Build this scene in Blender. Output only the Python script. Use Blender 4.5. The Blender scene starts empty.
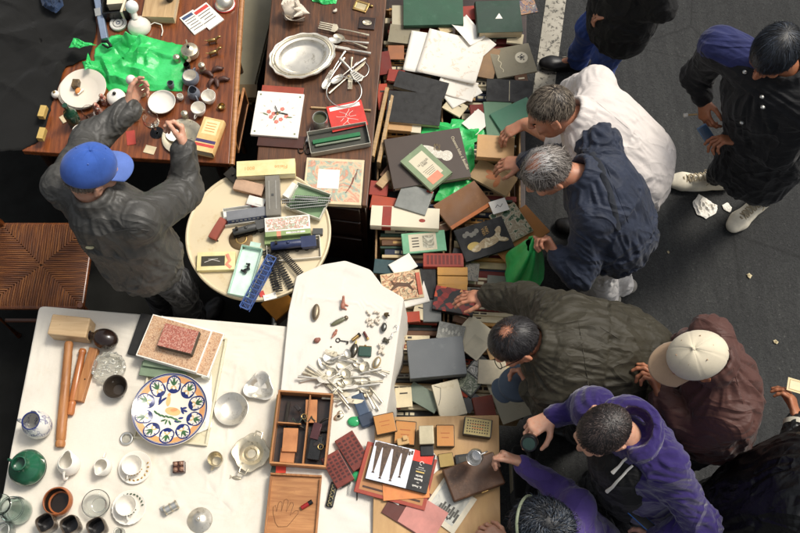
import bpy, bmesh, math, random
import numpy as np
import openvdb as vdb
from mathutils import Vector, Matrix
random.seed(7)
rng = np.random.default_rng(7)
SC = bpy.context.scene
COL = SC.collection
PI = math.pi
# ---------------------------------------------------------------- camera
CAMH, FPX, TILT = 4.7, 930.0, math.radians(23)
_f = Vector((0, math.sin(TILT), -math.cos(TILT))); _u = Vector((0, math.cos(TILT), math.sin(TILT)))
def W(px, py, z):
    """point of the world at height z that is seen at photo pixel px, py (a survey of the photo)"""
    d = _f + _u * ((266.5 - py) / FPX) + Vector((1, 0, 0)) * ((px - 400) / FPX)
    t = (CAMH - z) / -d.z
    p = Vector((0, 0, CAMH)) + d * t
    return Vector((p.x, p.y, z))
def span(px, py, w, h, ang, z):
    """size in metres and world rotation of a rectangle surveyed as centre, size in px and angle (deg, ccw)"""
    a = math.radians(ang); c, s = math.cos(a), math.sin(a)
    A = W(px - c*w/2, py + s*w/2, z); B = W(px + c*w/2, py - s*w/2, z)
    C = W(px - s*h/2, py - c*h/2, z); D = W(px + s*h/2, py + c*h/2, z)
    v = B - A
    return v.length, (C - D).length, math.atan2(v.y, v.x)
cam = bpy.data.cameras.new('camera'); co = bpy.data.objects.new('camera', cam); COL.objects.link(co)
co.location = (0, 0, CAMH); co.rotation_euler = (TILT, 0, 0)
cam.sensor_width = 36; cam.lens = FPX/800*36; cam.clip_end = 200; cam.clip_start = .05
SC.camera = co
# ---------------------------------------------------------------- materials
def L(r, g, b):
    f = lambda c: (c/255/12.92 if c <= 10 else ((c/255+.055)/1.055)**2.4)
    return (f(r), f(g), f(b), 1)
MATS = {}
class NT:
    def __init__(s, name):
        s.m = bpy.data.materials.new(name); s.m.use_nodes = True
        s.t = s.m.node_tree; s.n = s.t.nodes; s.b = s.n['Principled BSDF']
        s.tc = s.n.new('ShaderNodeTexCoord')
    def lk(s, a, b): s.t.links.new(a, b)
    def map(s, sc=(1,1,1), rot=(0,0,0), loc=(0,0,0)):
        m = s.n.new('ShaderNodeMapping'); m.inputs['Scale'].default_value = sc; m.inputs['Rotation'].default_value = rot
        m.inputs['Location'].default_value = loc
        s.lk(s.tc.outputs['Object'], m.inputs['Vector']); return m.outputs['Vector']
    def noise(s, vec, scale, det=5, rough=.55, dist=0):
        n = s.n.new('ShaderNodeTexNoise'); s.lk(vec, n.inputs['Vector'])
        n.inputs['Scale'].default_value = scale; n.inputs['Detail'].default_value = det
        n.inputs['Roughness'].default_value = rough; n.inputs['Distortion'].default_value = dist
        return n.outputs['Fac']
    def vor(s, vec, scale, feat='F1', out='Distance', rnd=1):
        n = s.n.new('ShaderNodeTexVoronoi'); n.feature = feat; s.lk(vec, n.inputs['Vector'])
        n.inputs['Scale'].default_value = scale; n.inputs['Randomness'].default_value = rnd
        return n.outputs[out]
    def ramp(s, fac, stops, interp='LINEAR'):
        r = s.n.new('ShaderNodeValToRGB'); r.color_ramp.interpolation = interp
        e = r.color_ramp.elements
        while len(e) < len(stops): e.new(.5)
        for i, (p, c) in enumerate(stops): e[i].position = p; e[i].color = c
        s.lk(fac, r.inputs['Fac']); return r.outputs['Color']
    def mix(s, fac, a, b, mode='MIX'):
        m = s.n.new('ShaderNodeMix'); m.data_type = 'RGBA'; m.blend_type = mode
        for inp, v in ((m.inputs[0], fac), (m.inputs[6], a), (m.inputs[7], b)):
            if hasattr(v, 'links'): s.lk(v, inp)
            else: inp.default_value = v
        return m.outputs[2]
    def bump(s, h, strength=.3, dist=.002, prev=None):
        b = s.n.new('ShaderNodeBump'); b.inputs['Strength'].default_value = strength
        b.inputs['Distance'].default_value = dist; s.lk(h, b.inputs['Height'])
        if prev: s.lk(prev, b.inputs['Normal'])
        s.lk(b.outputs['Normal'], s.b.inputs['Normal']); return b.outputs['Normal']
def sc4(c, k): return (min(1, c[0]*k), min(1, c[1]*k), min(1, c[2]*k), 1)
def M(name, col=None, rough=.6, metal=0., var=.18, scale=14, bump=.15, bscale=120, col2=None, spec=.5, trans=0., ior=1.45, sheen=0., coat=0., wear=None):
    """general surface: two tones of noise, fine bump, roughness variation"""
    if name in MATS: return MATS[name]
    t = NT(name); v = t.map()
    t.b.inputs['Metallic'].default_value = metal; t.b.inputs['Specular IOR Level'].default_value = spec
    n = t.noise(v, scale, 6, .6)
    c = t.ramp(n, [(.3, sc4(col, 1-var)), (.7, col2 or sc4(col, 1+var))])
    if wear:
        w = t.ramp(t.noise(v, scale*2.3, 8, .75), [(.56, (0,0,0,1)), (.72, (1,1,1,1))])
        c = t.mix(w, c, wear)
    t.lk(c, t.b.inputs['Base Color'])
    r = t.ramp(t.noise(v, scale*1.7, 4), [(.3, (rough*.8,)*3+(1,)), (.7, (min(1, rough*1.2),)*3+(1,))])
    t.lk(r, t.b.inputs['Roughness'])
    if trans:
        t.b.inputs['Transmission Weight'].default_value = trans; t.b.inputs['IOR'].default_value = ior
    if sheen: t.b.inputs['Sheen Weight'].default_value = sheen
    if coat: t.b.inputs['Coat Weight'].default_value = coat; t.b.inputs['Coat Roughness'].default_value = .15
    if bump: t.bump(t.noise(v, bscale, 4, .6), bump, .002)
    MATS[name] = t.m; return t.m
def M_wood(name, dark, light, rough=.4, scale=6, ax=0, coat=.0, stretch=12):
    if name in MATS: return MATS[name]
    t = NT(name); s = [stretch]*3; s[ax] = 1; v = t.map(tuple(s))
    n = t.noise(v, scale, 8, .65, .6)
    c = t.ramp(n, [(.28, dark), (.5, tuple((a+b)/2 for a, b in zip(dark, light))), (.72, light)])
    g = t.ramp(t.noise(t.map(), 2.2, 3), [(.3, (.72,.72,.72,1)), (.7, (1,1,1,1))])
    c = t.mix(1., c, g, 'MULTIPLY')
    sp = t.ramp(t.noise(t.map(), 60, 3, .7), [(.68, (0,0,0,1)), (.8, (1,1,1,1))])
    c = t.mix(sp, c, sc4(dark, .5))
    t.lk(c, t.b.inputs['Base Color'])
    r = t.ramp(t.noise(t.map(), 7, 5), [(.3, (rough*.7,)*3+(1,)), (.7, (min(1, rough*1.4),)*3+(1,))])
    t.lk(r, t.b.inputs['Roughness'])
    if coat: t.b.inputs['Coat Weight'].default_value = coat; t.b.inputs['Coat Roughness'].default_value = .2
    t.bump(n, .25, .002)
    MATS[name] = t.m; return t.m
def M_print(name, stops, scale=22, rough=.45, rot=0, dist=1.5, kind='noise', sc=(1,1,1)):
    """printed picture or pattern: ramp of colours over noise or cells"""
    if name in MATS: return MATS[name]
    t = NT(name); v = t.map(sc, (0,0,rot), (random.random()*5,)*3)
    if kind == 'noise': f = t.noise(v, scale, 5, .6, dist)
    elif kind == 'cell': f = t.vor(v, scale, 'F1', 'Color')
    else: f = t.vor(v, scale, 'F1', 'Distance')
    c = t.ramp(f, stops, 'CONSTANT' if kind == 'cell' else 'LINEAR')
    t.lk(c, t.b.inputs['Base Color']); t.b.inputs['Roughness'].default_value = rough
    t.bump(t.noise(t.map(), 90, 3), .08, .001)
    MATS[name] = t.m; return t.m
def M_weave(name, col, rough=.9, var=.12, fine=900, bump=.25, sheen=.2, scale=6, stain=None):
    if name in MATS: return MATS[name]
    t = NT(name); v = t.map()
    c = t.ramp(t.noise(v, scale, 6, .6), [(.3, sc4(col, 1-var)), (.7, sc4(col, 1+var))])
    if stain: c = t.mix(t.ramp(t.noise(v, 3.1, 7, .7), [(.55, (0,0,0,1)), (.75, (.6,.6,.6,1))]), c, stain)
    th = t.noise(t.map((1, 26, 1)), fine/12, 2, .5); th2 = t.noise(t.map((26, 1, 1)), fine/12, 2, .5)
    w = t.mix(.5, th, th2)
    c = t.mix(.22, c, t.ramp(w, [(.35, (.55,.55,.55,1)), (.65, (1,1,1,1))]), 'MULTIPLY')
    t.lk(c, t.b.inputs['Base Color']); t.b.inputs['Roughness'].default_value = rough
    t.b.inputs['Sheen Weight'].default_value = sheen; t.b.inputs['Specular IOR Level'].default_value = .25
    nb = t.bump(w, bump, .0015)
    t.bump(t.noise(v, 22, 5, .6), .12, .006, nb)
    MATS[name] = t.m; return t.m
# ---------------------------------------------------------------- objects
def tag(o, label, cat, group=None, kind=None):
    if label: o['label'] = label
    if cat: o['category'] = cat
    if group: o['group'] = group
    if kind: o['kind'] = kind
    return o
def thing(name, label, cat, loc, rz=0, group=None):
    o = bpy.data.objects.new(name, None); COL.objects.link(o); o.empty_display_size = .05
    o.location = loc; o.rotation_euler = (0, 0, rz)
    return tag(o, label, cat, group)
def at(name, label, cat, px, py, z, ang=0, group=None):
    return thing(name, label, cat, W(px, py, z), math.radians(ang), group)
class B:
    """collects simple shapes into ONE mesh"""
    def __init__(s): s.v = []; s.f = []; s.mi = []; s.cur = 0
    def add(s, vs, fs, T=None):
        k = len(s.v)
        for p in vs:
            p = Vector(p); s.v.append(T @ p if T else p)
        for f in fs: s.f.append([i+k for i in f]); s.mi.append(s.cur)
        return s
    def mat(s, i): s.cur = i; return s
    def box(s, x, y, z, w, d, h, rz=0, T=None):
        """centre x, y, BOTTOM z"""
        m = Matrix.Translation((x, y, z)) @ Matrix.Rotation(rz, 4, 'Z')
        if T: m = T @ m
        a, b = w/2, d/2
        vs = [(-a,-b,0),(a,-b,0),(a,b,0),(-a,b,0),(-a,-b,h),(a,-b,h),(a,b,h),(-a,b,h)]
        return s.add(vs, [(3,2,1,0),(4,5,6,7),(0,1,5,4),(1,2,6,5),(2,3,7,6),(3,0,4,7)], m)
    def prism(s, poly, z0, z1, T=None):
        n = len(poly); vs = [(x, y, z0) for x, y in poly] + [(x, y, z1) for x, y in poly]
        a = sum(poly[i][0]*poly[(i+1) % n][1]-poly[(i+1) % n][0]*poly[i][1] for i in range(n))
        r = range(n)
        fs = [tuple(reversed(r)), tuple(i+n for i in r)] + [(i, (i+1) % n, (i+1) % n+n, i+n) for i in r]
        if a < 0: fs = [tuple(reversed(f)) for f in fs]
        return s.add(vs, fs, T)
    def lathe(s, prof, seg=40, T=None, sx=1, sy=1, wob=None):
        """profile of (r, z); closed at r = 0"""
        vs = []; fs = []; ring = []
        for r, z in prof:
            if r < 1e-6: ring.append([len(vs)]); vs.append((0, 0, z))
            else:
                ids = []
                for i in range(seg):
                    a = 2*PI*i/seg; q = r*(wob(a, r, z) if wob else 1)
                    ids.append(len(vs)); vs.append((q*math.cos(a)*sx, q*math.sin(a)*sy, z))
                ring.append(ids)
        for A, Bb in zip(ring, ring[1:]):
            if len(A) == 1 and len(Bb) == 1: continue
            for i in range(seg):
                j = (i+1) % seg
                if len(A) == 1: fs.append((A[0], Bb[j], Bb[i]))
                elif len(Bb) == 1: fs.append((A[i], A[j], Bb[0]))
                else: fs.append((A[i], A[j], Bb[j], Bb[i]))
        return s.add(vs, fs, T)
    def tube(s, pts, r, seg=10, closed=False, flat=1.0):
        pts = [Vector(p) for p in pts]; n = len(pts)
        rr = r if isinstance(r, (list, tuple)) else [r]*n
        vs = []; fs = []; up = Vector((0, 0, 1))
        for i, p in enumerate(pts):
            a = pts[(i-1) % n] if (closed or i > 0) else p; b = pts[(i+1) % n] if (closed or i < n-1) else p
            d = (b-a).normalized()
            x = d.cross(up)
            if x.length < 1e-4: x = Vector((1, 0, 0))
            x.normalize(); y = x.cross(d).normalized()
            for k in range(seg):
                t = 2*PI*k/seg; vs.append(p + x*(rr[i]*math.cos(t)) + y*(rr[i]*flat*math.sin(t)))
        m = n if closed else n-1
        for i in range(m):
            for k in range(seg):
                a = i*seg+k; b = i*seg+(k+1) % seg; c = ((i+1) % n)*seg+(k+1) % seg; d = ((i+1) % n)*seg+k
                fs.append((a, d, c, b))
        if not closed:
            fs.append(tuple(range(seg))); fs.append(tuple(reversed(range((n-1)*seg, n*seg))))
        return s.add(vs, fs)
    def ell(s, c, r, R=None, seg=20, rings=12):
        prof = [(max(0, math.sin(PI*i/rings)) if 0 < i < rings else 0, -math.cos(PI*i/rings)) for i in range(rings+1)]
        T = Matrix.Translation(c) @ (R.to_4x4() if R else Matrix()) @ Matrix.Diagonal((r[0], r[1], r[2], 1))
        return s.lathe(prof, seg, T)
    def sheet(s, fn, nu, nv, th=0.0):
        """surface fn(u, v) -> point; with thickness th below it"""
        vs = [Vector(fn(i/nu, j/nv)) for j in range(nv+1) for i in range(nu+1)]
        fs = [(j*(nu+1)+i, j*(nu+1)+i+1, (j+1)*(nu+1)+i+1, (j+1)*(nu+1)+i) for j in range(nv) for i in range(nu)]
        if th:
            n = len(vs); vs += [p-Vector((0, 0, th)) for p in vs]; fs += [tuple(i+n for i in reversed(f)) for f in fs]
            bd = [i for i in range(nu+1)] + [(j+1)*(nu+1)-1 for j in range(1, nv+1)] + [nv*(nu+1)+i for i in range(nu-1, -1, -1)] + [j*(nu+1) for j in range(nv-1, 0, -1)]
            for a, b in zip(bd, bd[1:]+bd[:1]): fs.append((b, a, a+n, b+n))
        return s.add(vs, fs)
    def build(s, name, mats, parent=None, loc=(0,0,0), rz=0, smooth=False, bevel=0, seg=2, auto=None):
        me = bpy.data.meshes.new(name); me.from_pydata([tuple(p) for p in s.v], [], s.f)
        if not isinstance(mats, (list, tuple)): mats = [mats]
        for m in mats: me.materials.append(m)
        me.polygons.foreach_set('material_index', s.mi)
        me.polygons.foreach_set('use_smooth', [bool(smooth)]*len(s.f))
        me.update()
        o = bpy.data.objects.new(name, me); COL.objects.link(o)
        o.location = loc; o.rotation_euler = (0, 0, rz)
        if parent: o.parent = parent
        if bevel:
            b = o.modifiers.new('bevel', 'BEVEL'); b.width = bevel; b.segments = seg; b.limit_method = 'ANGLE'; b.angle_limit = .6
        if smooth and smooth != 'all':
            me.set_sharp_from_angle(angle=math.radians(auto or 42))
        return o
def struct(o): o['kind'] = 'structure'; return o
def copy_tree(o, parent=None):
    c = o.copy(); COL.objects.link(c)
    if parent: c.parent = parent
    for ch in list(o.children): copy_tree(ch, c)
    return c
def lettering(s, size, mat, parent, loc, ang=0, align='CENTER', squeeze=1.0, name='lettering', bold=.0):
    cu = bpy.data.curves.new(name, 'FONT'); cu.body = s; cu.size = size; cu.align_x = align; cu.align_y = 'CENTER'
    cu.extrude = .0002; cu.offset = bold; cu.space_line = .85; cu.resolution_u = 2
    o = bpy.data.objects.new(name, cu)
    me = bpy.data.meshes.new_from_object(o)
    bpy.data.objects.remove(o); bpy.data.curves.remove(cu)
    me.name = name; me.materials.clear(); me.materials.append(mat)
    o = bpy.data.objects.new(name, me); COL.objects.link(o); o.parent = parent; o.location = loc
    o.rotation_euler = (0, 0, math.radians(ang)); o.scale = (squeeze, 1, 1)
    return o
# ---------------------------------------------------------------- numpy noise
def _h(i, j, k, s):
    n = (i*374761393 + j*668265263 + k*2147483647 + s*1274126177) & 0x7fffffff
    n = ((n ^ (n >> 13)) * 1274126177) & 0x7fffffff
    return ((n ^ (n >> 16)) & 0xffff) / 32767.5 - 1
def vnoise(p, s=0):
    p = np.asarray(p, float); i = np.floor(p).astype(np.int64); f = p-i; f = f*f*(3-2*f)
    o = 0
    for a in (0, 1):
        for b in (0, 1):
            for c in (0, 1):
                w = (f[:,0] if a else 1-f[:,0])*(f[:,1] if b else 1-f[:,1])*(f[:,2] if c else 1-f[:,2])
                o = o + w*_h(i[:,0]+a, i[:,1]+b, i[:,2]+c, s)
    return o
def fbm(p, s=0, oct=3):
    o = 0; a = 1
    for k in range(oct): o = o+a*vnoise(np.asarray(p)*2**k, s+k); a *= .5
    return o
# ================================================================ light and air
SC.view_settings.view_transform = 'Standard'; SC.view_settings.look = 'None'; SC.view_settings.exposure = .78
SUN_EL, SUN_AZ = math.radians(57), math.radians(58)     # azimuth clockwise from north (+y)
w = bpy.data.worlds.new('World'); SC.world = w; w.use_nodes = True
nt = w.node_tree; bg = nt.nodes['Background']; sky = nt.nodes.new('ShaderNodeTexSky'); sky.sky_type = 'NISHITA'
sky.sun_disc = False; sky.sun_elevation = SUN_EL; sky.sun_rotation = SUN_AZ; sky.dust_density = 6; sky.air_density = 1.4
hs = nt.nodes.new('ShaderNodeHueSaturation'); hs.inputs['Saturation'].default_value = .3
nt.links.new(sky.outputs[0], hs.inputs['Color']); nt.links.new(hs.outputs[0], bg.inputs['Color']); bg.inputs['Strength'].default_value = .07
sl = bpy.data.lights.new('sun', 'SUN'); so = bpy.data.objects.new('sun', sl); COL.objects.link(so)
sl.energy = 1.5; sl.angle = math.radians(14); sl.color = (1, .93, .82)
dv = Vector((math.sin(SUN_AZ)*math.cos(SUN_EL), math.cos(SUN_AZ)*math.cos(SUN_EL), math.sin(SUN_EL)))
so.rotation_euler = dv.to_track_quat('Z', 'Y').to_euler()
# ================================================================ materials
def asphalt():
    t = NT('asphalt'); v = t.map()
    c = t.ramp(t.noise(v, 1.1, 6, .6), [(.3, L(37,38,39)), (.7, L(53,54,54))])
    g = t.vor(v, 130, 'F1', 'Color'); g = t.ramp(g, [(.0, (.45,.45,.45,1)), (.55, (.9,.9,.88,1)), (.88, (1.12,1.12,1.1,1)), (.985, (2.2,2.1,2.0,1))])
    c = t.mix(1., c, g, 'MULTIPLY')
    st = t.ramp(t.noise(t.map((9, .7, 1), (0,0,.1)), 2.4, 4), [(.45, (.82,.82,.82,1)), (.62, (1.08,1.08,1.06,1))])
    c = t.mix(1., c, st, 'MULTIPLY')
    d = t.ramp(t.noise(v, 2.7, 8, .8), [(.60, (0,0,0,1)), (.70, (.6,.6,.6,1))]); c = t.mix(d, c, L(30,30,29))
    k2 = t.ramp(t.vor(t.map((1,1,1), (0,0,.4)), 1.3, 'DISTANCE_TO_EDGE'), [(.0, (.55,.55,.55,1)), (.012, (1,1,1,1))]); k3 = t.ramp(t.noise(t.map((1,1,1),(0,0,0),(4,2,0)), .8, 3), [(.52, (1,1,1,1)), (.6, (0,0,0,1))]); c = t.mix(k3, c, t.mix(1., c, k2, 'MULTIPLY'))
    t.lk(c, t.b.inputs['Base Color']); t.b.inputs['Roughness'].default_value = .88
    nb = t.bump(t.vor(v, 130), .5, .003); t.bump(t.noise(v, 18, 5), .3, .008, nb)
    return t.m
def paint():
    t = NT('road_paint'); v = t.map()
    h = t.ramp(t.noise(v, 34, 6, .75), [(.40, (0,0,0,1)), (.47, (1,1,1,1))])
    c = t.mix(h, L(72,70,64), t.ramp(t.noise(v, 6, 4), [(.3, L(150,145,132)), (.7, L(178,172,158))]))
    t.lk(c, t.b.inputs['Base Color']); t.b.inputs['Roughness'].default_value = .8; t.bump(h, .5, .003); return t.m
ASPH, PAINT = asphalt(), paint()
WOODR = M_wood('red_brown_wood', L(70,30,11), L(158,86,40), .32, 5, 1, .35)
WOODD = M_wood('dark_wood', L(42,24,12), L(122,76,42), .4, 5, 1, .15)
WOODX = M_wood('dark_wood_across', L(22,12,7), L(56,31,17), .35, 5, 0, .2)
WOODL = M_wood('pale_wood', L(170,136,92), L(214,182,136), .5, 5, 1)
WOODLX = M_wood('pale_wood_across', L(192,156,112), L(228,198,154), .5, 5, 0)
WOODM = M_wood('orange_wood', L(150,92,48), L(206,148,92), .45, 5, 0)
WOODMY = M_wood('orange_wood_long', L(140,84,42), L(200,140,84), .45, 5, 1)
WOODO = M_wood('plywood', L(184,142,92), L(216,176,122), .55, 3.2, 1, 0, 5)
CLOTH = M_weave('white_tablecloth', L(226,219,205), .9, .04, 700, .3, .1, 5, L(206,194,168))
CLOTH2 = M_weave('bright_tablecloth', L(228,223,212), .9, .03, 700, .2, .1, 5)
CREAM = M('cream_paint', L(228,216,188), .35, 0, .06, 5, .05, 60, wear=None, coat=.2)
BLACKM = M('shade_black', L(27,27,25), .95, 0, .2, 6, .25, 40, spec=.15)
BLACKF = M_weave('black_fabric', L(25,25,24), .95, .15, 600, .3, .08)
BLACKG = M('black_gloss', L(18,18,18), .3, 0, .2, 10, .05)
BLACKC = M('black_cover', L(24,23,22), .6, 0, .2, 18, .2, 260, wear=L(46,43,38))
PAPER = M('white_paper', L(238,233,222), .85, 0, .02, 9, .05, 50)
PAGE = None
def pages_mat():
    t = NT('page_edges'); v = t.map((1, 1, 90))
    c = t.ramp(t.noise(v, 6, 3), [(.3, L(196,178,142)), (.7, L(226,212,182))])
    c2 = t.ramp(t.noise(t.map((3,3,3)), 3, 3), [(.3, (.85,.82,.75,1)), (.7, (1,1,1,1))])
    t.lk(t.mix(1., c, c2, 'MULTIPLY'), t.b.inputs['Base Color']); t.b.inputs['Roughness'].default_value = .9
    t.bump(t.noise(v, 9, 2), .4, .002); return t.m
PAGE = pages_mat()
SILVER = M('silver', L(226,220,206), .34, .86, .1, 12, .04, 40, wear=L(150,140,120))
SILVERD = M('tarnished_silver', L(206,196,172), .40, .85, .2, 16, .1, 60, wear=L(84,74,58))
STEEL = M('steel', L(200,200,194), .36, .85, .1, 14, .04)
BRASS = M('brass', L(180,150,96), .35, 1, .2, 14, .08, wear=L(96,74,40))
IRON = M('dark_iron', L(52,48,43), .5, .8, .2, 20, .2)
PORC = M('white_porcelain', L(236,231,220), .14, 0, .03, 6, .0, coat=.3)
GLASS = M('clear_glass', (.93,.96,.95,1), .03, 0, .01, 5, 0, trans=1)
GLASSG = M('green_tinted_glass', (.80,.91,.87,1), .05, 0, .02, 5, 0, trans=1)
GREENP = None
def plastic():
    t = NT('green_plastic_film'); v = t.map()
    c = t.ramp(t.noise(v, 7, 5), [(.3, L(30,172,80)), (.7, L(70,212,118))])
    t.lk(c, t.b.inputs['Base Color']); t.b.inputs['Roughness'].default_value = .32
    t.b.inputs['Subsurface Weight'].default_value = .55; t.b.inputs['Subsurface Radius'].default_value = (.02,.06,.03)
    nb = t.bump(t.noise(v, 26, 5, .6, .6), .5, .006); t.bump(t.noise(t.map((1,4,1),(0,0,.6)), 60, 3), .25, .002, nb); return t.m
GREENP = plastic()
# ================================================================ ground
struct(B().sheet(lambda u, v: (u*60-30, v*60-20, 0), 4, 4).build('road', ASPH))
a, b = W(556, 0, .004), W(541, 110, .004); d = (b-a).normalized(); n = Vector((d.y, -d.x, 0))*.062
a2, b2 = a-d*6, b+d*.15
struct(B().add([a2-n, b2-n, b2+n, a2+n], [(0,1,2,3) if n.x*d.y > 0 else (3,2,1,0)]).build('road_line', PAINT))
q = [W(-60,-60,.004), W(372,-60,.004), W(372,560,.004), W(-60,560,.004)]
struct(B().add(q, [(3,2,1,0)]).build('ground_shade_sheet', BLACKM))  # black sheet added to put the ground under the stalls in shade
# ================================================================ tables
def poly_table(name, label, pts, z, th, mat, legmat, inset=.05, shelf=None):
    c = sum((W(x, y, z) for x, y in pts), Vector())/len(pts); c.z = 0
    t = thing(name, label, 'table', c)
    P = [W(x, y, z)-c for x, y in pts]; pl = [(p.x, p.y) for p in P]
    B().prism(pl, z-th, z).build('tabletop', mat, t, bevel=.004)
    ctr = Vector((sum(p[0] for p in pl)/len(pl), sum(p[1] for p in pl)/len(pl)))
    def ins(k): return [(p[0]+(ctr.x-p[0])*k, p[1]+(ctr.y-p[1])*k) for p in pl]
    ap = B(); q = ins(inset*1.6)
    for i in range(len(q)):
        u, v = Vector(q[i]), Vector(q[(i+1) % len(q)]); m = (u+v)/2; l = (v-u).length; e = v-u
        ap.box(m.x, m.y, z-th-.09, l*.97, .018, .088, math.atan2(e.y, e.x))
    ap.build('apron', legmat, t)
    for x, y in ins(inset*2.4):
        B().lathe([(0,0),(.02,0),(.028,.3),(.03,z-th-.002),(0,z-th-.002)], 12).build('leg', legmat, t, (x, y, 0), smooth=True)
    return t, c
T1 = [(243,-60),(229,164),(22,151),(-12,-60)]
t1, c1 = poly_table('wooden_table', 'red brown polished wooden table covered in crockery behind the vendor', T1, .75, .035, WOODR, WOODX)
e = B(); pa, pb = W(243,-60,.75)-c1, W(229,164,.75)-c1
e.tube([pa+Vector((.012,0,-.012)), pb+Vector((.012,0,-.012))], .014, 8); e.build('edge_moulding', WOODM, t1, smooth=True)
# sideboard
T2 = [(392,-60),(367,206),(254,192),(277,-60)]
c2 = sum((W(x, y, .72) for x, y in T2), Vector())/4; c2.z = 0
t2 = thing('sideboard', 'dark wooden sideboard with silver tray, clock and cutlery on top', 'sideboard', c2)
P = [W(x, y, .72)-c2 for x, y in T2]; pl = [(p.x, p.y) for p in P]
B().prism(pl, .692, .72).build('tabletop', WOODD, t2, bevel=.004)
k = [(p[0]*.96, p[1]*.985) for p in pl]; B().prism(k, .02, .691).build('carcass', WOODX, t2, bevel=.003)
fu, fv = Vector(k[2]), Vector(k[1]); fe = fv-fu; fa = math.atan2(fe.y, fe.x); fl = fe.length
for zz in (.55, .40, .20):
    m = (fu+fv)/2; o = B().box(0, 0, 0, fl*.9, .018, .13).build('drawer', WOODX, t2, (m.x+math.sin(fa)*.012, m.y-math.cos(fa)*.012, zz), fa, bevel=.006)
    B().ell((0, -.02, .065), (.012, .012, .012)).build('knob', BRASS, o, smooth=True)
# round folding table
rt = at('round_table', 'round cream enamel table with raised rim holding model trains', 'table', 258.5, 233, 0)
rt.location = W(258.5, 233, .75); rt.location.z = 0
RR = span(258, 233, 145, 140, 0, .75); RR = (RR[0])/2
TOPE = M('cream_enamel', L(216,200,166), .4, 0, .05, 4, .05, 30, wear=L(196,170,120), coat=.15)
B().lathe([(0,.725),(RR-.006,.725),(RR,.735),(RR,.757),(RR-.006,.760),(RR-.012,.757),(RR-.016,.751),(0,.75)], 96).build('tabletop', TOPE, rt, smooth=True)
B().lathe([(0,.70),(.05,.70),(.05,.724),(0,.724)], 24).build('hub', STEEL, rt, smooth=True)
B().tube([(0,0,.03),(0,0,.70)], .022, 16).build('column', STEEL, rt, smooth=True)
for i in range(3):
    a = i*2*PI/3+.5; B().tube([(0,0,.09),(.16*math.cos(a),.16*math.sin(a),.05),(.27*math.cos(a),.27*math.sin(a),.014)], .014, 10).build('leg', STEEL, rt, smooth=True)
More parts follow.
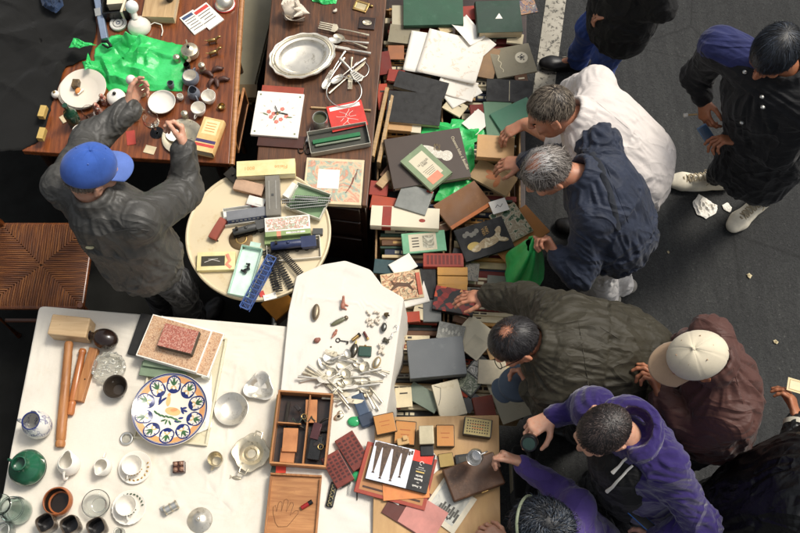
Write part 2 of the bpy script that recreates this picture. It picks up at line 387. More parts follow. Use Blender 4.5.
# cloth covered tables
def outline(P, r, n=26):
    out = []; N = len(P)
    for i in range(N):
        a, b, c = P[i-1], P[i], P[(i+1) % N]
        u, v = (a-b).normalized(), (c-b).normalized(); A, C = b+u*r, b+v*r
        for j in range(7):
            t = j/6; out.append((A*(1-t)+b*t)*(1-t)+(b*(1-t)+C*t)*t)
        nx = c+(b-c).normalized()*r; m = max(2, int((nx-C).length/.03))
        for j in range(1, m): out.append(C.lerp(nx, j/m))
    return out
def cloth_over(name, label, pts, z, mat, hang, creases=(), amp=.0016, rad=.025, seed=0, low=1.):
    P = [W(x, y, z) for x, y in pts]; c = sum(P, Vector())/len(P)
    O = [Vector((p.x-c.x, p.y-c.y, 0)) for p in outline(P, rad)]
    N = len(O); ar = sum(O[i].x*O[(i+1) % N].y-O[(i+1) % N].x*O[i].y for i in range(N))
    if ar < 0: O.reverse()
    R = 110; vs = [(0,0,0)]; pts3 = []
    for k in range(1, R+1):
        for p in O: pts3.append(p*(k/R)*1.0)
    arc = [0]
    for i in range(N): arc.append(arc[-1]+(O[(i+1) % N]-O[i]).length)
    for (drop, out) in ((.004,.004),(.012,.007),(.03,.010),(.07,.016),(.13,.026),(.2,.036),(.28,.044),(hang,.06)):
        for i, p in enumerate(O):
            t = (O[(i+1) % N]-O[i-1]).normalized(); nn = Vector((t.y, -t.x, 0))
            wv = math.sin(arc[i]*31+seed)*.5+math.sin(arc[i]*17.3+2+seed)*.5
            pts3.append(p+nn*(out*low*(1+.8*wv*min(1, drop*5)))+Vector((0,0,-drop*hang/.34 if drop < hang else -hang)))
    A = np.array([tuple(p) for p in pts3]); k = R*N
    q = A[:k].copy(); q2 = np.c_[q[:,0]+c.x, q[:,1]+c.y, np.zeros(k)]
    zz = fbm(q2*3.1+.37*fbm(q2*5, 3)[:,None], 5+seed)*amp*2.4+np.maximum(0, fbm(q2 @ np.array([[.9,.4,0],[-.4,.9,0],[0,0,1]])*np.array([3,13,1]), 9+seed)-.2)*amp*2.6+np.maximum(0, fbm(q2 @ np.array([[.8,.6,0],[-.6,.8,0],[0,0,1]])*np.array([12,2.5,1])+7, 19+seed)-.3)*amp*2.6
    for (x0, y0, x1, y1) in creases:
        a = np.array(W(x0, y0, z)[:2])-np.array(c[:2]); b = np.array(W(x1, y1, z)[:2])-np.array(c[:2]); d = (b-a)/np.linalg.norm(b-a)
        dist = (q[:,0]-a[0])*d[1]-(q[:,1]-a[1])*d[0]
        zz += .0028*np.exp(-(dist/.006)**2)+.001*np.exp(-(dist/.03)**2)
    r_ = np.random.default_rng(seed+40); ext = np.abs(q).max()
    for i_ in range(70):                                  # sharp little creases and soft pulls
        p0 = (r_.random(2)*2-1)*ext; an = r_.random()*PI; dd = np.array([math.cos(an), math.sin(an)]); ln = .06+.26*r_.random(); wd = .008+.03*r_.random(); rel = q[:,:2]-p0+.012*np.c_[vnoise(q2*9, i_), vnoise(q2*9, i_+9)]
        al = rel @ dd; ac = rel[:,0]*dd[1]-rel[:,1]*dd[0]; zz = zz+.0042*np.maximum(0, 1-np.abs(ac)/wd*np.where(ac > 0, 1, 2.2))*np.maximum(0, 1-np.abs(al)/ln)
    A[:k,2] += np.clip(zz, -.0045, .0046)
    vs += [tuple(x) for x in A]; fs = [(0, 1+i, 1+(i+1) % N) for i in range(N)]
    for r in range(R+7):
        for i in range(N):
            j = (i+1) % N; fs.append((1+r*N+i, 1+(r+1)*N+i, 1+(r+1)*N+j, 1+r*N+j))
    b = B(); b.add(vs, fs); o = b.build(name, mat, None, (c.x, c.y, z), smooth='all')
    s = o.modifiers.new('thickness', 'SOLIDIFY'); s.thickness = .0012; s.offset = 1
    return tag(o, label, 'tablecloth')
T3 = [(40,307),(294,328),(300,360),(272,560),(-8,560),(12,450)]
poly_table('trestle_table', 'trestle table hidden under the off white crockery cloth at lower left', [(44,311),(290,331),(294,362),(268,556),(-4,556),(16,449)], .735, .03, WOODO, WOODX)
cloth_over('tablecloth', 'off white creased tablecloth under the crockery, mallet and painted dish', T3, .745, CLOTH, .34, [(160,330,150,540),(15,442,285,452),(240,340,215,540),(80,320,50,540),(30,380,290,395)], .0026, .02, 1)
T4 = [(297,276),(322,265),(345,261),(370,270),(382,286),(403,298),(386,412),(373,560),(262,560),(281,392),(289,312)]
poly_table('trestle_table', 'narrow trestle table hidden under the bright white cutlery cloth', [(326,268),(367,274),(399,301),(384,412),(371,556),(267,556),(291,393),(307,300)], .765, .03, WOODO, WOODX)
cloth_over('tablecloth', 'bright white tablecloth spread with old knives, forks and small metal trinkets', T4, .775, CLOTH2, .34, [(306,297,402,309),(322,500,375,500)], .0026, .012, 4, .5)
# board on crates at the lower middle
bx = [(375,417),(499,415),(501,560),(372,560)]
bc = sum((W(x, y, .80) for x, y in bx), Vector())/4
o = B().prism([(W(x, y, .80).x-bc.x, W(x, y, .80).y-bc.y) for x, y in bx], -.022, 0).build('plywood_board', WOODO, None, bc, bevel=.003)
tag(o, 'bare plywood board carrying tins, red book and postcards at the bottom', 'board')
t = thing('trestle', 'pair of dark wooden trestles beneath the bare plywood board', 'trestle', (bc.x, bc.y, 0))
for sx in (-.22, .22):
    B().box(sx, 0, .74, .05, .5, .036).build('crossbar', WOODX, t, bevel=.004)
    for sy in (-.2, .2):
        for q in (-.08, .08): B().tube([(sx+q, sy, 0), (sx, sy, .74)], .016, 8).build('leg', WOODX, t, smooth=True)
# book table
bt = [(374,-60),(527,-60),(524,418),(374,420)]
poly_table('low_table', 'low dark table carrying the crates of second hand books', bt, .28, .03, WOODX, WOODX)
# rush seat chair
def rush():
    t = NT('rush_weave')
    v = t.map((1,1,1)); s = t.n.new('ShaderNodeSeparateXYZ'); t.lk(v, s.inputs[0])
    n = t.noise(t.map((6, 120, 6)), 1.3, 4, .6); 
    c = t.ramp(n, [(.3, L(46,22,9)), (.5, L(94,52,21)), (.68, L(142,90,42))]); c = t.mix(t.ramp(t.noise(v, 9, 4), [(.35, (0,0,0,1)), (.7, (.5,.5,.5,1))]), c, L(92,48,20))
    t.lk(c, t.b.inputs['Base Color']); t.b.inputs['Roughness'].default_value = .6; t.bump(n, .5, .003); return t.m
RUSH = rush()
ch = at('rush_chair', 'wooden chair with woven rush seat beside the vendor in the blue cap', 'chair', 42, 264, .45, 0)
ch.location = W(40, 264, .45); ch.location.z = 0
CW = M_wood('chair_wood', L(60,28,11), L(130,70,30), .3, 5, 0, .3)
Sx, Sy = .225, .215
for k in range(4):
    ang = k*PI/2; half = Sy if k % 2 == 0 else Sx; out = Sx if k % 2 == 0 else Sy
    b = B(); n = 40
    for i in range(n):                                   # cords running from the mitre line over the rail
        y = half*(2*(i+.5)/n-1); x0 = out*abs(y)/half
        b.tube([(x0, y, .432+.014*abs(y)/half), (x0+(out-x0)*.4, y, .438+.010*abs(y)/half), (out-.006, y, .446), (out+.013, y, .436), (out+.012, y, .424)], half/n*1.06, 6)
    b.build('woven_quarter', RUSH, ch, (0,0,0), ang, smooth=True).rotation_euler = (0,0,ang)
RU = MATS.get('x')
for (p, q) in (((-Sx,-Sy-.006),(Sx,-Sy-.006)),((-Sx,Sy+.006),(Sx,Sy+.006)),((-Sx-.006,-Sy),(-Sx-.006,Sy)),((Sx+.006,-Sy),(Sx+.006,Sy))):
    B().tube([(p[0],p[1],.43),(q[0],q[1],.43)], .014, 10).build('rail', CW, ch, smooth=True)
for sx in (-1, 1):
    for sy in (-1, 1):
        top = .47 if sx > 0 else .95
        B().tube([(sx*(Sx+.01), sy*(Sy+.01), 0), (sx*(Sx+.008)-(.05 if top > .5 else 0)*.0, sy*(Sy+.008), .45), (sx*(Sx+.01)-(.07 if top > .5 else 0), sy*(Sy+.01), top)], [.014,.018,.014], 10).build('leg', CW, ch, smooth=True)
for z in (.62, .86): B().tube([(-Sx-.025-(z-.45)*.12, -Sy, z), (-Sx-.055-(z-.45)*.12, 0, z), (-Sx-.025-(z-.45)*.12, Sy, z)], [.014,.02,.014], 8).build('back_rail', CW, ch, smooth=True)
for (p, q) in (((-Sx,-Sy),(Sx,-Sy)),((-Sx,Sy),(Sx,Sy))): B().tube([(p[0],p[1],.22),(q[0],q[1],.22)], .01, 8).build('stretcher', CW, ch, smooth=True)
# ================================================================ generic goods
def grp_item(o): return o
def rect(px, py, w, h, ang, z): 
    a, b, r = span(px, py, w, h, ang, z); return a, b, r
def C(name, r, g, b, **k): return M(name, L(r, g, b), **k)
def flat(name, label, cat, px, py, w, h, ang, z, th, mat, bevel=.0008, group=None, curl=0):
    """thin sheet or card, or a plain slab with softened edges, as one mesh"""
    a, b, r = rect(px, py, w, h, ang, z)
    if curl:
        s = random.random()*9
        fn = lambda u, v: ((u-.5)*a, (v-.5)*b, th+curl*(.5+.5*math.sin(u*3.3+s)*math.cos(v*2.7+s*2)) + curl*.9*max(0, abs(u-.5)*2-.7)**2*4)
        o = B().sheet(fn, 14, 12, th).build(name, mat, None, W(px, py, z), r, smooth='all')
    else:
        o = B().box(0, 0, 0, a, b, th).build(name, mat, None, W(px, py, z), r, bevel=bevel)
    return tag(o, label, cat, group), a, b
def on(o, name, mat, x, y, z, w, d, h=.0006, rz=0, bevel=0):
    return B().box(x, y, z, w, d, h, math.radians(rz)).build(name, mat, o, bevel=bevel)
def book(px, py, w, h, ang, z, t, cover, label, spine='l', group=None, tilt=0, name='book', cat='book'):
    """lying closed book: boards and spine as one cover, page block as another part"""
    a, b, r = rect(px, py, w, h, ang, z)
    k = thing(name, label, cat, W(px, py, z), r, group)
    if not tilt and cat == 'book' and z < .56: k.rotation_euler = (random.uniform(-.045, .045), random.uniform(-.045, .045), r)
    if tilt: k.rotation_euler = (math.radians(tilt), 0, r)
    if spine in 'tb': a, b = b, a
    q = {'l': 0, 'r': PI, 't': -PI/2, 'b': PI/2}[spine]
    cb = .0024; bb = B()
    bb.box(0, 0, 0, a, b, cb); bb.box(0, 0, t-cb, a, b, cb)
    n = 7; prof = [(-a/2-.0035*math.sin(PI*i/n)*(t/.03)**.5-.001, cb*.3+(t-cb*.6)*i/n) for i in range(n+1)]
    vs = []; 
    for x, zz in prof: vs += [(x, -b/2+.0005, zz), (x, b/2-.0005, zz)]
    for x, zz in reversed(prof): vs += [(x+.0026, -b/2+.0005, zz), (x+.0026, b/2-.0005, zz)]
    m = len(vs)//2; fs = [(2*i, 2*i+1, 2*((i+1) % m)+1, 2*((i+1) % m)) for i in range(m)]
    fs += [tuple(2*i for i in range(m)), tuple(2*i+1 for i in reversed(range(m)))]
    bb.add(vs, fs)
    bb.build('cover', cover, k, rz=q, bevel=.0007)
    B().box(.002, 0, cb+.0002, a-.010, b-.009, t-2*cb-.0004).build('pages', PAGE, k, rz=q)
    return k, (b if spine in 'tb' else a), (a if spine in 'tb' else b), t
def stand(p, ang, Lx, hgt, th, cover, label, group):
    """book standing in a crate with its spine up"""
    k = thing('book', label, 'book', p, ang, group)
    bb = B(); cb = .0022
    bb.box(0, -th/2+cb/2, 0, Lx, cb, hgt); bb.box(0, th/2-cb/2, 0, Lx, cb, hgt)
    n = 6; prof = [(-th/2*math.cos(PI*i/n), hgt+.35*th*.3*math.sin(PI*i/n)) for i in range(n+1)]
    vs = []
    for y, zz in prof: vs += [(-Lx/2, y, zz), (Lx/2, y, zz)]
    for y, zz in reversed(prof): vs += [(-Lx/2, y*.97, zz-.003), (Lx/2, y*.97, zz-.003)]
    m = len(vs)//2; fs = [(2*i, 2*((i+1) % m), 2*((i+1) % m)+1, 2*i+1) for i in range(m)]
    fs += [tuple(2*i for i in reversed(range(m))), tuple(2*i+1 for i in range(m))]
    bb.add(vs, fs); c = bb.build('cover', cover, k)
    B().box(0, 0, .002, Lx-.008, max(.002, th-2*cb-.0006), hgt-.007).build('pages', PAGE, k)
    return k
def open_box(name, label, cat, px, py, w, h, ang, z, ht, mat, wall=.003, inner=None, group=None, parent=True):
    a, b, r = rect(px, py, w, h, ang, z); k = thing(name, label, cat, W(px, py, z), r, group)
    B().box(0, 0, 0, a, b, wall).build('base', mat, k)
    for i, (x, y, ww, dd) in enumerate(((0, b/2-wall/2, a, wall), (0, -b/2+wall/2, a, wall), (-a/2+wall/2, 0, wall, b-2*wall-.0004), (a/2-wall/2, 0, wall, b-2*wall-.0004))):
        B().box(x, y, wall+.0002, ww, dd, ht-wall).build('side', mat, k, bevel=.0006)
    if inner: B().box(0, 0, wall+.0004, a-2*wall-.001, b-2*wall-.001, .0006).build('lining', inner, k)
    return k, a, b
def lathe_item(name, label, cat, px, py, z, prof, mat, seg=48, group=None, part=None, sx=1, sy=1, ang=0, wob=None):
    k = at(name, label, cat, px, py, z, ang, group)
    B().lathe(prof, seg, None, sx, sy, wob).build(part or 'body', mat, k, smooth=True)
    return k
def vessel(r0, r1, h, th=.0025, belly=None, foot=.002):
    """open cup: outside up, over the lip, inside down"""
    pr = [(0, 0), (r0*.98, 0), (r0, .002)]
    n = 10
    for i in range(1, n+1):
        t = i/n; r = r0+(r1-r0)*t+(belly or 0)*math.sin(PI*t); pr.append((r, .002+(h-.002)*t))
    pr.append((r1-th*.5, h+th*.4))
    for i in range(n, 0, -1):
        t = i/n; r = r0+(r1-r0)*t+(belly or 0)*math.sin(PI*t)-th; pr.append((max(.002, r), foot+th+(h-foot-th)*t))
    pr.append((r0*.75, foot+th*.6)); pr.append((0, foot+th*.5)); return pr
def plate_prof(r, h=.02, th=.004):
    return [(0,0),(r*.55,0),(r*.62,.003),(r*.97,h-.001),(r,h+.0012),(r*.985,h+th*.7),(r*.64,.004+th),(r*.58,th+.0005),(0,th)]
def handle(k, mat, r, z0, z1, out, th=.004, ang=0, name='handle', seg=8, flat=1.0):
    a = math.radians(ang); pts = []
    for i in range(11):
        t = i/10; q = math.sin(PI*t)**.7; rr = r+out*q
        pts.append((rr*math.cos(a), rr*math.sin(a), z0+(z1-z0)*t))
    return B().tube(pts, th, seg, flat=flat).build(name, mat, k, smooth=True)
def pxr(px, py, w, z): return span(px, py, w, 2, 0, z)[0]/2
# ================================================================ wooden table, upper left
Z = .75
PLATE = M('ivory_plate', L(222,212,196), .18, 0, .04, 6, 0, coat=.2)
for i in range(3):
    k = lathe_item('plate', ['ivory plate at the bottom of the stack of three under the pastry', 'ivory plate in the middle of the stack of three under the pastry', 'top ivory plate of the stack of three carrying a pastry'][i], 'plate', 82+i, 92-i, Z+i*.008, plate_prof(pxr(82, 92, 46, Z), .016), PLATE, 64, 'stacked ivory plates')
k = at('pastry', 'small dark square pastry box with orange filling on the top ivory plate', 'pastry', 77, 86, Z+.022, -20)
B().box(0,0,0,.035,.045,.03,.3).build('box', C('choc', 40,34,26, scale=60, col2=L(120,96,60)), k, bevel=.003)
B().ell((.025,-.03,.012),(.013,.018,.012)).build('filling', C('orange_skin', 206,134,70), k, smooth=True)
B().tube([(.03,-.045,.008),(.045,-.01,.01)], .006).build('stick', PAPER, k, smooth=True)
# green carrier bag spread out
def film(name, label, cat, outline_px, z, height, mat, parent=None, seed=0, folds=10, n=64):
    """crumpled plastic film: outline filled with a folded sheet that bulges up from what it lies on"""
    P = [W(x, y, z) for x, y in outline_px]; c = sum(P, Vector())/len(P)
    poly = [Vector((p.x-c.x, p.y-c.y)) for p in P]; N = []
    for i in range(len(poly)):
        a, b = poly[i], poly[(i+1) % len(poly)]; m = max(2, int((b-a).length/.0055))
        for j in range(m): N.append(a.lerp(b, j/m))
    R = 40; arr = [[0,0,0,0]]; M_ = len(N)
    for r in range(1, R+1):
        for p in N: arr.append([p.x*r/R, p.y*r/R, 0, 1-r/R])
    A = np.array(arr); q = np.c_[A[:,0], A[:,1], np.full(len(A), seed*3.3)]
    e = np.minimum(1, A[:,3]*5); r_ = np.random.default_rng(seed+100); ext = np.abs(A[:,:2]).max(); zz = np.full(len(A), .002)+height*.22*e
    for i_ in range(46):                                  # sharp tent shaped creases of limited length
        p0 = r_.normal(size=2)*ext*.5; an = r_.random()*PI; dd = np.array([math.cos(an), math.sin(an)]); ln = ext*(.15+.45*r_.random()); wd = ext*(.03+.13*r_.random()); rel = A[:,:2]-p0+.006*np.c_[vnoise(q*30, i_), vnoise(q*30, i_+9)]
        al = rel @ dd; ac = rel[:,0]*dd[1]-rel[:,1]*dd[0]; tent = np.maximum(0, 1-np.abs(ac)/wd*np.where(ac > 0, 1, 1.7))*np.maximum(0, 1-np.abs(al)/ln)
        zz = zz+height*(.75 if wd > ext*.09 else .34)*tent*(1 if i_ % 3 else -.5)*(.25+.75*e)
    jit = .003*np.c_[fbm(q*40, seed+11), fbm(q*40, seed+12)]
    V = np.c_[A[:,0]+jit[:,0], A[:,1]+jit[:,1], np.maximum(.0015, zz)]
    fs = [(0, 1+i, 1+(i+1) % M_) for i in range(M_)]
    for r in range(R-1):
        for i in range(M_):
            j = (i+1) % M_; fs.append((1+r*M_+i, 1+(r+1)*M_+i, 1+(r+1)*M_+j, 1+r*M_+j))
    ar = sum(poly[i].x*poly[i-1].y-poly[i-1].x*poly[i].y for i in range(len(poly)))
    if ar > 0: fs = [tuple(reversed(f)) for f in fs]
    b = B(); b.add([tuple(v) for v in V], fs)
    o = b.build(name, mat, parent, c if not parent else c-parent.location, smooth=True, auto=24)
    s = o.modifiers.new('film', 'SOLIDIFY'); s.thickness = .0008; s.offset = -1
    if label: tag(o, label, cat)
    return o
film('plastic_bag', 'large crumpled green plastic bag spread on the red brown wooden table', 'bag', [(98,46),(112,36),(125,35),(150,38),(184,46),(185,60),(182,92),(150,91),(127,93),(108,91),(101,80),(86,72),(82,62),(94,62),(95,50)], Z, .05, GREENP, seed=1)
film('plastic_scrap', 'small torn green plastic scrap left of the spread green bag', 'scrap', [(69,48),(74,38),(84,42),(97,45),(80,48)], Z+.10, .012, GREENP, seed=3)
film('bag_handle_scrap', 'thin pointed green plastic shred above the plate stack', 'scrap', [(86,60),(88,53),(90,60),(93,66),(85,70)], Z+.07, .01, GREENP, seed=5)
k = at('leather_strap', 'coiled black leather strap between the blue grey rail and green bag', 'strap', 107, 45, Z+.03, -30)
for q in range(2): B().tube([(-.03,.0,.005+q*.008),(0,.012,.012+q*.008),(.028,0,.006+q*.008),(.02,-.014,.006),(-.02,-.012,.006)], [.006,.008,.008,.007,.005], 8, flat=.5).build('loop', BLACKG, k, smooth=True)
GRAYBLUE = C('blue_grey_metal', 128,142,164, rough=.4, metal=.3)
k = at('metal_rail', 'blue grey metal rail standing across the table by the black box', 'rail', 99, 14, Z+.03, 0)
a = W(94,-20,Z+.03)-k.location; b = W(105,40,Z+.03)-k.location; d = b-a
B().box((a.x+b.x)/2, (a.y+b.y)/2, -.03, d.length, .034, .045, math.atan2(d.y, d.x)).build('bar', GRAYBLUE, k, bevel=.004)
B().box((a.x+b.x)/2, (a.y+b.y)/2-.03, .0155, .05, .03, .004, math.atan2(d.y, d.x)).build('bracket', STEEL, k, bevel=.001)
k, a, b = open_box('black_case', 'black open case with cream trim at the top of the wooden table', 'case', 119, 4, 26, 34, 5, Z, .07, BLACKG, .006, BLACKF)
B().box(.0,-.03,.008,a*.7,.03,.05).build('cream_panel', CREAM, k, bevel=.002); B().box(0,.02,.008,a*.75,.012,.06).build('divider', PAPER, k, bevel=.001)
k = at('cream_strip', 'thin cream board leaning along the right side of the black case', 'board', 129, 8, Z, -8); B().box(0,0,0,.012,.17,.075).build('panel', CREAM, k, bevel=.002)
B().box(.0075,0,.03,.003,.15,.02).build('edging', BRASS, k)
k = lathe_item('round_tin', 'round white tin lid with a faded emblem beside the white lamp', 'tin', 119, 25, Z, [(0,0),(.042,0),(.044,.004),(.044,.016),(.040,.019),(.036,.017),(0,.017)], M('white_tin', L(206,204,196), .35, 0, .08, 20, wear=L(150,140,124)))
B().lathe([(.024,.0172),(.027,.0176),(.027,.018),(.024,.0176)], 40).build('ring', IRON, k); 
em = B(); 
for i in range(5): em.box(.008*math.cos(i*1.26), .008*math.sin(i*1.26), .0175, .004, .012, .0006, i*1.26)
em.build('emblem', C('emblem_blue', 60,74,104), k)
k = at('white_lamp', 'white enamel lamp base with bulb and curled wire above the green bag', 'lamp', 138, 27, Z, 0)
ENAM = M('white_enamel', L(226,220,208), .25, 0, .04, 8, coat=.2)
B().lathe([(0,0),(.05,0),(.058,.006),(.06,.02),(.05,.04),(.034,.052),(.03,.055),(0,.056)], 48, Matrix.Translation((.012,-.01,0))).build('base', ENAM, k, smooth=True)
B().tube([(.0,.01,.05),(-.01,.04,.08)], .016, 16).build('neck', ENAM, k, smooth=True)
B().ell((-.012,.052,.095), (.033,.033,.036)).build('bulb', M('opal_bulb', L(236,238,240), .15, 0, .02, 5, 0), k, smooth=True)
pts = [(.06,.0,.012),(.09,.012,.02),(.125,.0,.018),(.135,-.035,.012),(.13,-.06,.006)]
B().tube(pts, .0028, 8).build('wire', PAPER, k, smooth=True)
k, a, b, t = book(163, 6, 31, 34, -2, Z, .05, WOODL, 'pale beige wooden box under a dark bottle at the table top', 'l', name='wooden_box', cat='box')
k = lathe_item('ink_bottle', 'small dark glass bottle standing on the pale beige wooden box', 'bottle', 170, 0, Z+.05, [(0,0),(.017,0),(.019,.004),(.019,.035),(.012,.045),(.009,.05),(.009,.06),(.012,.061),(.012,.075),(0,.076)], BLACKG, 24)
REDP = C('red_print', 196,66,58); INKM = C('ink_print', 52,50,48); BLUEP = C('blue_print', 60,76,110)
def packet(px, py, w, h, ang, z, th, label, bar, lines=5, cat='packet', name='packet', paper=PAPER):
    a, b, r = rect(px, py, w, h, ang, z); k = thing(name, label, cat, W(px, py, z), r)
    B().box(0,0,0,a,b,th).build('body', paper, k, bevel=.0008)
    on(k, 'title_band', bar, 0, b*.36, th, a*.86, b*.14)
    m = B()
    for i in range(lines): m.box(-a*.08*(i % 2), b*(.2-.13*i), th, a*(.78-.2*(i % 3)*.5), b*.03, .0005)
    m.build('printed_lines', INKM, k); return k, a, b
packet(194, 23, 16, 22, 32, Z, .008, 'white medicine packet with a dark blue band, left of the red banded one', BLUEP)
k, a, b = packet(208, 17, 18, 24, 35, Z, .009, 'white medicine packet with a red band beside the silver dome', REDP, 4)
on(k, 'side_stripe', REDP, -a*.5+.0006, 0, .001, .0016, b*.9, .007)
k = lathe_item('dome_bell', 'polished silver dome bell on a red base at the table corner', 'bell', 225, 5, Z, [(0,0),(.052,0),(.054,.004),(.052,.010),(.048,.012),(.046,.03),(.034,.048),(.016,.058),(0,.06)], SILVER, 48, part='dome')
B().lathe([(.052,.001),(.056,.002),(.056,.009),(.053,.0105)], 48).build('base_ring', REDP, k, smooth=True)
B().lathe([(0,.058),(.006,.06),(.009,.066),(.006,.072),(0,.074)], 16).build('button', STEEL, k, smooth=True)
for i, (x, y, lb) in enumerate(((213,43,'upper of two small brass animal figurines on the bare table'), (214,55,'lower of two small brass animal figurines on the bare table'))):
    k = at('brass_figurine', lb, 'figurine', x, y, Z, 14+9*i, 'small brass figurines')
    B().ell((0,0,.022), (.026,.010,.011)).tube([(.02,0,.026),(.034,0,.036)], [.008,.005]).ell((.038,0,.038), (.011,.006,.007)).tube([(-.024,0,.026),(-.038,.004,.03)], [.003,.002]).build('body', BRASS, k, smooth=True)
    for sx in (-.018,.018):
        for sy in (-.006,.006): B().tube([(sx, sy, .016), (sx, sy*1.3, 0)], [.0045,.003], 8).build('leg', BRASS, k, smooth=True)
POD = C('dried_pod', 74,44,34, rough=.55, scale=40, bump=.4)
for i, (x, y, a_) in enumerate(((217,71,30), (208,75,-15), (216,83,-50), (223,81,20), (212,84,70))):
    k = at('dried_pod', ['curled dried pod nearest the brass figurines', 'curled dried pod nearest the grey sugar bowl', 'curled dried pod at the bottom middle of its pile', 'curled dried pod nearest the table edge', 'curled dried pod lying by the white cups'][i], 'seed pod', x, y, Z, a_, 'dried pods in a pile')
    pts = [(-.03,0,.006),(-.012,.006,.016),(.008,.004,.018),(.03,-.008,.010),(.036,-.012,.02)]
    B().tube(pts, [.004,.011,.013,.008,.003], 10, flat=.7).build('husk', POD, k, smooth=True)
    B().tube([(-.03,0,.006),(-.045,-.006,.008)], [.003,.0015], 6).build('stalk', POD, k, smooth=True)
k = lathe_item('teapot', 'small silver teapot with lid knob right of the green bag', 'teapot', 191, 55, Z, [(0,0),(.03,0),(.044,.012),(.048,.03),(.042,.046),(.03,.052),(.026,.056),(.012,.066),(0,.068)], SILVERD)
B().ell((0,0,.073), (.008,.008,.008)).build('knob', BLACKG, k, smooth=True); handle(k, SILVERD, .042, .014, .046, .03, .004, 110)
B().tube([(.0,-.04,.02),(.0,-.062,.035),(0,-.07,.05)], [.011,.008,.006]).build('spout', SILVERD, k, smooth=True)
BLUEW = C('grey_blue_glaze', 112,116,126, rough=.2, coat=.3); CUPW = PORC
k = lathe_item('sugar_bowl', 'grey blue glazed sugar bowl with white inside, below the teapot', 'bowl', 192, 82, Z, vessel(.028,.036,.06,.003,.012), BLUEW)
B().lathe([(.0,.012),(.030,.013),(.0385,.03),(.0335,.0585)], 40).build('white_lining', PORC, k, smooth=True); handle(k, BLUEW, .043, .015, .045, .02, .0035, 75)
k = lathe_item('creamer', 'small grey blue cream jug with pinched lip by the white cups', 'jug', 195, 97, Z, vessel(.024,.022,.06,.003,.010), BLUEW, wob=lambda a, r, z: 1+.35*max(0, math.cos(a-2.0))**6*max(0, z-.04)/.02)
handle(k, BLUEW, .03, .015, .05, .022, .0035, -60)
for i, (x, y, lb) in enumerate(((210,101,'white porcelain cup nearest the table edge beside the pods'), (200,113,'white porcelain cup just below the cream jug'))):
    k = lathe_item('cup', lb, 'cup', x, y, Z, vessel(.022,.036,.05,.0025,.004), CUPW, 48, 'white cups on the wooden table'); handle(k, CUPW, .031, .015, .042, .022, .003, 100+150*i)
k = lathe_item('bowl', 'shallow white porcelain bowl beneath the vendor\'s raised hands', 'bowl', 163, 105, Z, vessel(.035,.068,.03,.003,.01), CUPW, 64)
k = lathe_item('wine_glass', 'stemmed clear wine glass between the white bowl and vendor\'s arms', 'glass', 157, 133, Z, [(0,0),(.034,0),(.034,.002),(.006,.005),(.004,.06),(.012,.07),(.034,.09),(.040,.115),(.036,.145),(.0348,.145),(.0386,.115),(.033,.092),(.010,.073),(0,.071)], GLASS, 48)
k = lathe_item('round_tray', 'round silver tray with a white saucer in it by the vendor\'s right hand', 'tray', 183, 138, Z, plate_prof(pxr(183,138,41,Z), .014, .002), SILVERD, 64)
k = lathe_item('saucer', 'white saucer lying in the round silver tray', 'saucer', 176, 134, Z+.006, plate_prof(.05, .012, .003), CUPW, 48)
k = lathe_item('sugar_pot', 'white lidded pot with a black knob below the green bag', 'pot', 118, 101, Z, [(0,0),(.03,0),(.044,.01),(.047,.03),(.042,.048),(.030,.056),(.012,.061),(0,.062)], CUPW)
B().ell((0,0,.068), (.009,.009,.008)).build('knob', BLACKG, k, smooth=True)
FIGC = M_print('figurine_glaze', [(.36, L(230,224,214)), (.47, L(40,38,36)), (.52, L(176,52,46)), (.60, L(226,200,170))], 60, .25)
for i, (x, y, lb) in enumerate(((105,103,'painted china figurine standing by the lidded white pot'), (99,112,'shorter painted china figurine nearer the vendor\'s cap'))):
    k = at('china_figurine', lb, 'figurine', x, y, Z, 40*i, 'painted china figurines')
    B().lathe([(0,0),(.018,0),(.02,.006),(.013,.03),(.016,.045),(.009,.055),(0,.056)], 24).build('body', FIGC, k, smooth=True); B().ell((0,0,.064), (.012,.011,.013)).build('head', FIGC, k, smooth=True)
k = lathe_item('green_bottle', 'dark green glass bottle standing left of the vendor\'s blue cap', 'bottle', 76, 124, Z, [(0,0),(.03,0),(.033,.004),(.033,.09),(.026,.11),(.012,.125),(.011,.16),(.013,.161),(.013,.168),(0,.168)], M('bottle_green', L(28,66,48), .1, 0, .1, 8, 0, coat=.5), 36)
k = lathe_item('mug', 'white mug with a thin handle just above the vendor\'s blue cap', 'mug', 84, 138, Z, vessel(.032,.036,.07,.003,0), CUPW); handle(k, CUPW, .034, .015, .055, .026, .004, 50)
k = at('china_ball', 'little white china ball at the left rim of the plate stack', 'ornament', 57, 97, Z, 0); B().ell((0,0,.022),(.02,.02,.021)).build('ball', PORC, k, smooth=True); B().lathe([(0,.04),(.007,.041),(.006,.047),(0,.048)], 16).build('knob', BRASS, k, smooth=True)
flat('red_card', 'small red card lying under the vendor\'s left wrist', 'card', 131, 138, 9, 14, 10, Z, .003, C('red_card', 168,60,48))
ORB = C('orange_box', 226,176,104, col2=L(236,200,140))
k, a, b, t = book(210, 140, 20, 34, -12, Z, .05, ORB, 'orange and cream card pack with a red and blue striped end by the table edge', 'r', name='card_pack', cat='pack')
on(k, 'cream_label', C('cream_label', 236,216,160), 0, b*.22, t, a*.72, b*.42); on(k, 'blue_stripe', C('violet_stripe', 66,52,98), 0, -b*.20, t, a*.98, b*.09); on(k, 'red_stripe', REDP, 0, -b*.32, t, a*.98, b*.08)
m = B()
for i in range(4): m.box(0, b*(.34-.08*i), t+.0006, a*.5, b*.02, .0004)
m.build('printed_lines', C('orange_ink', 200,130,60), k)
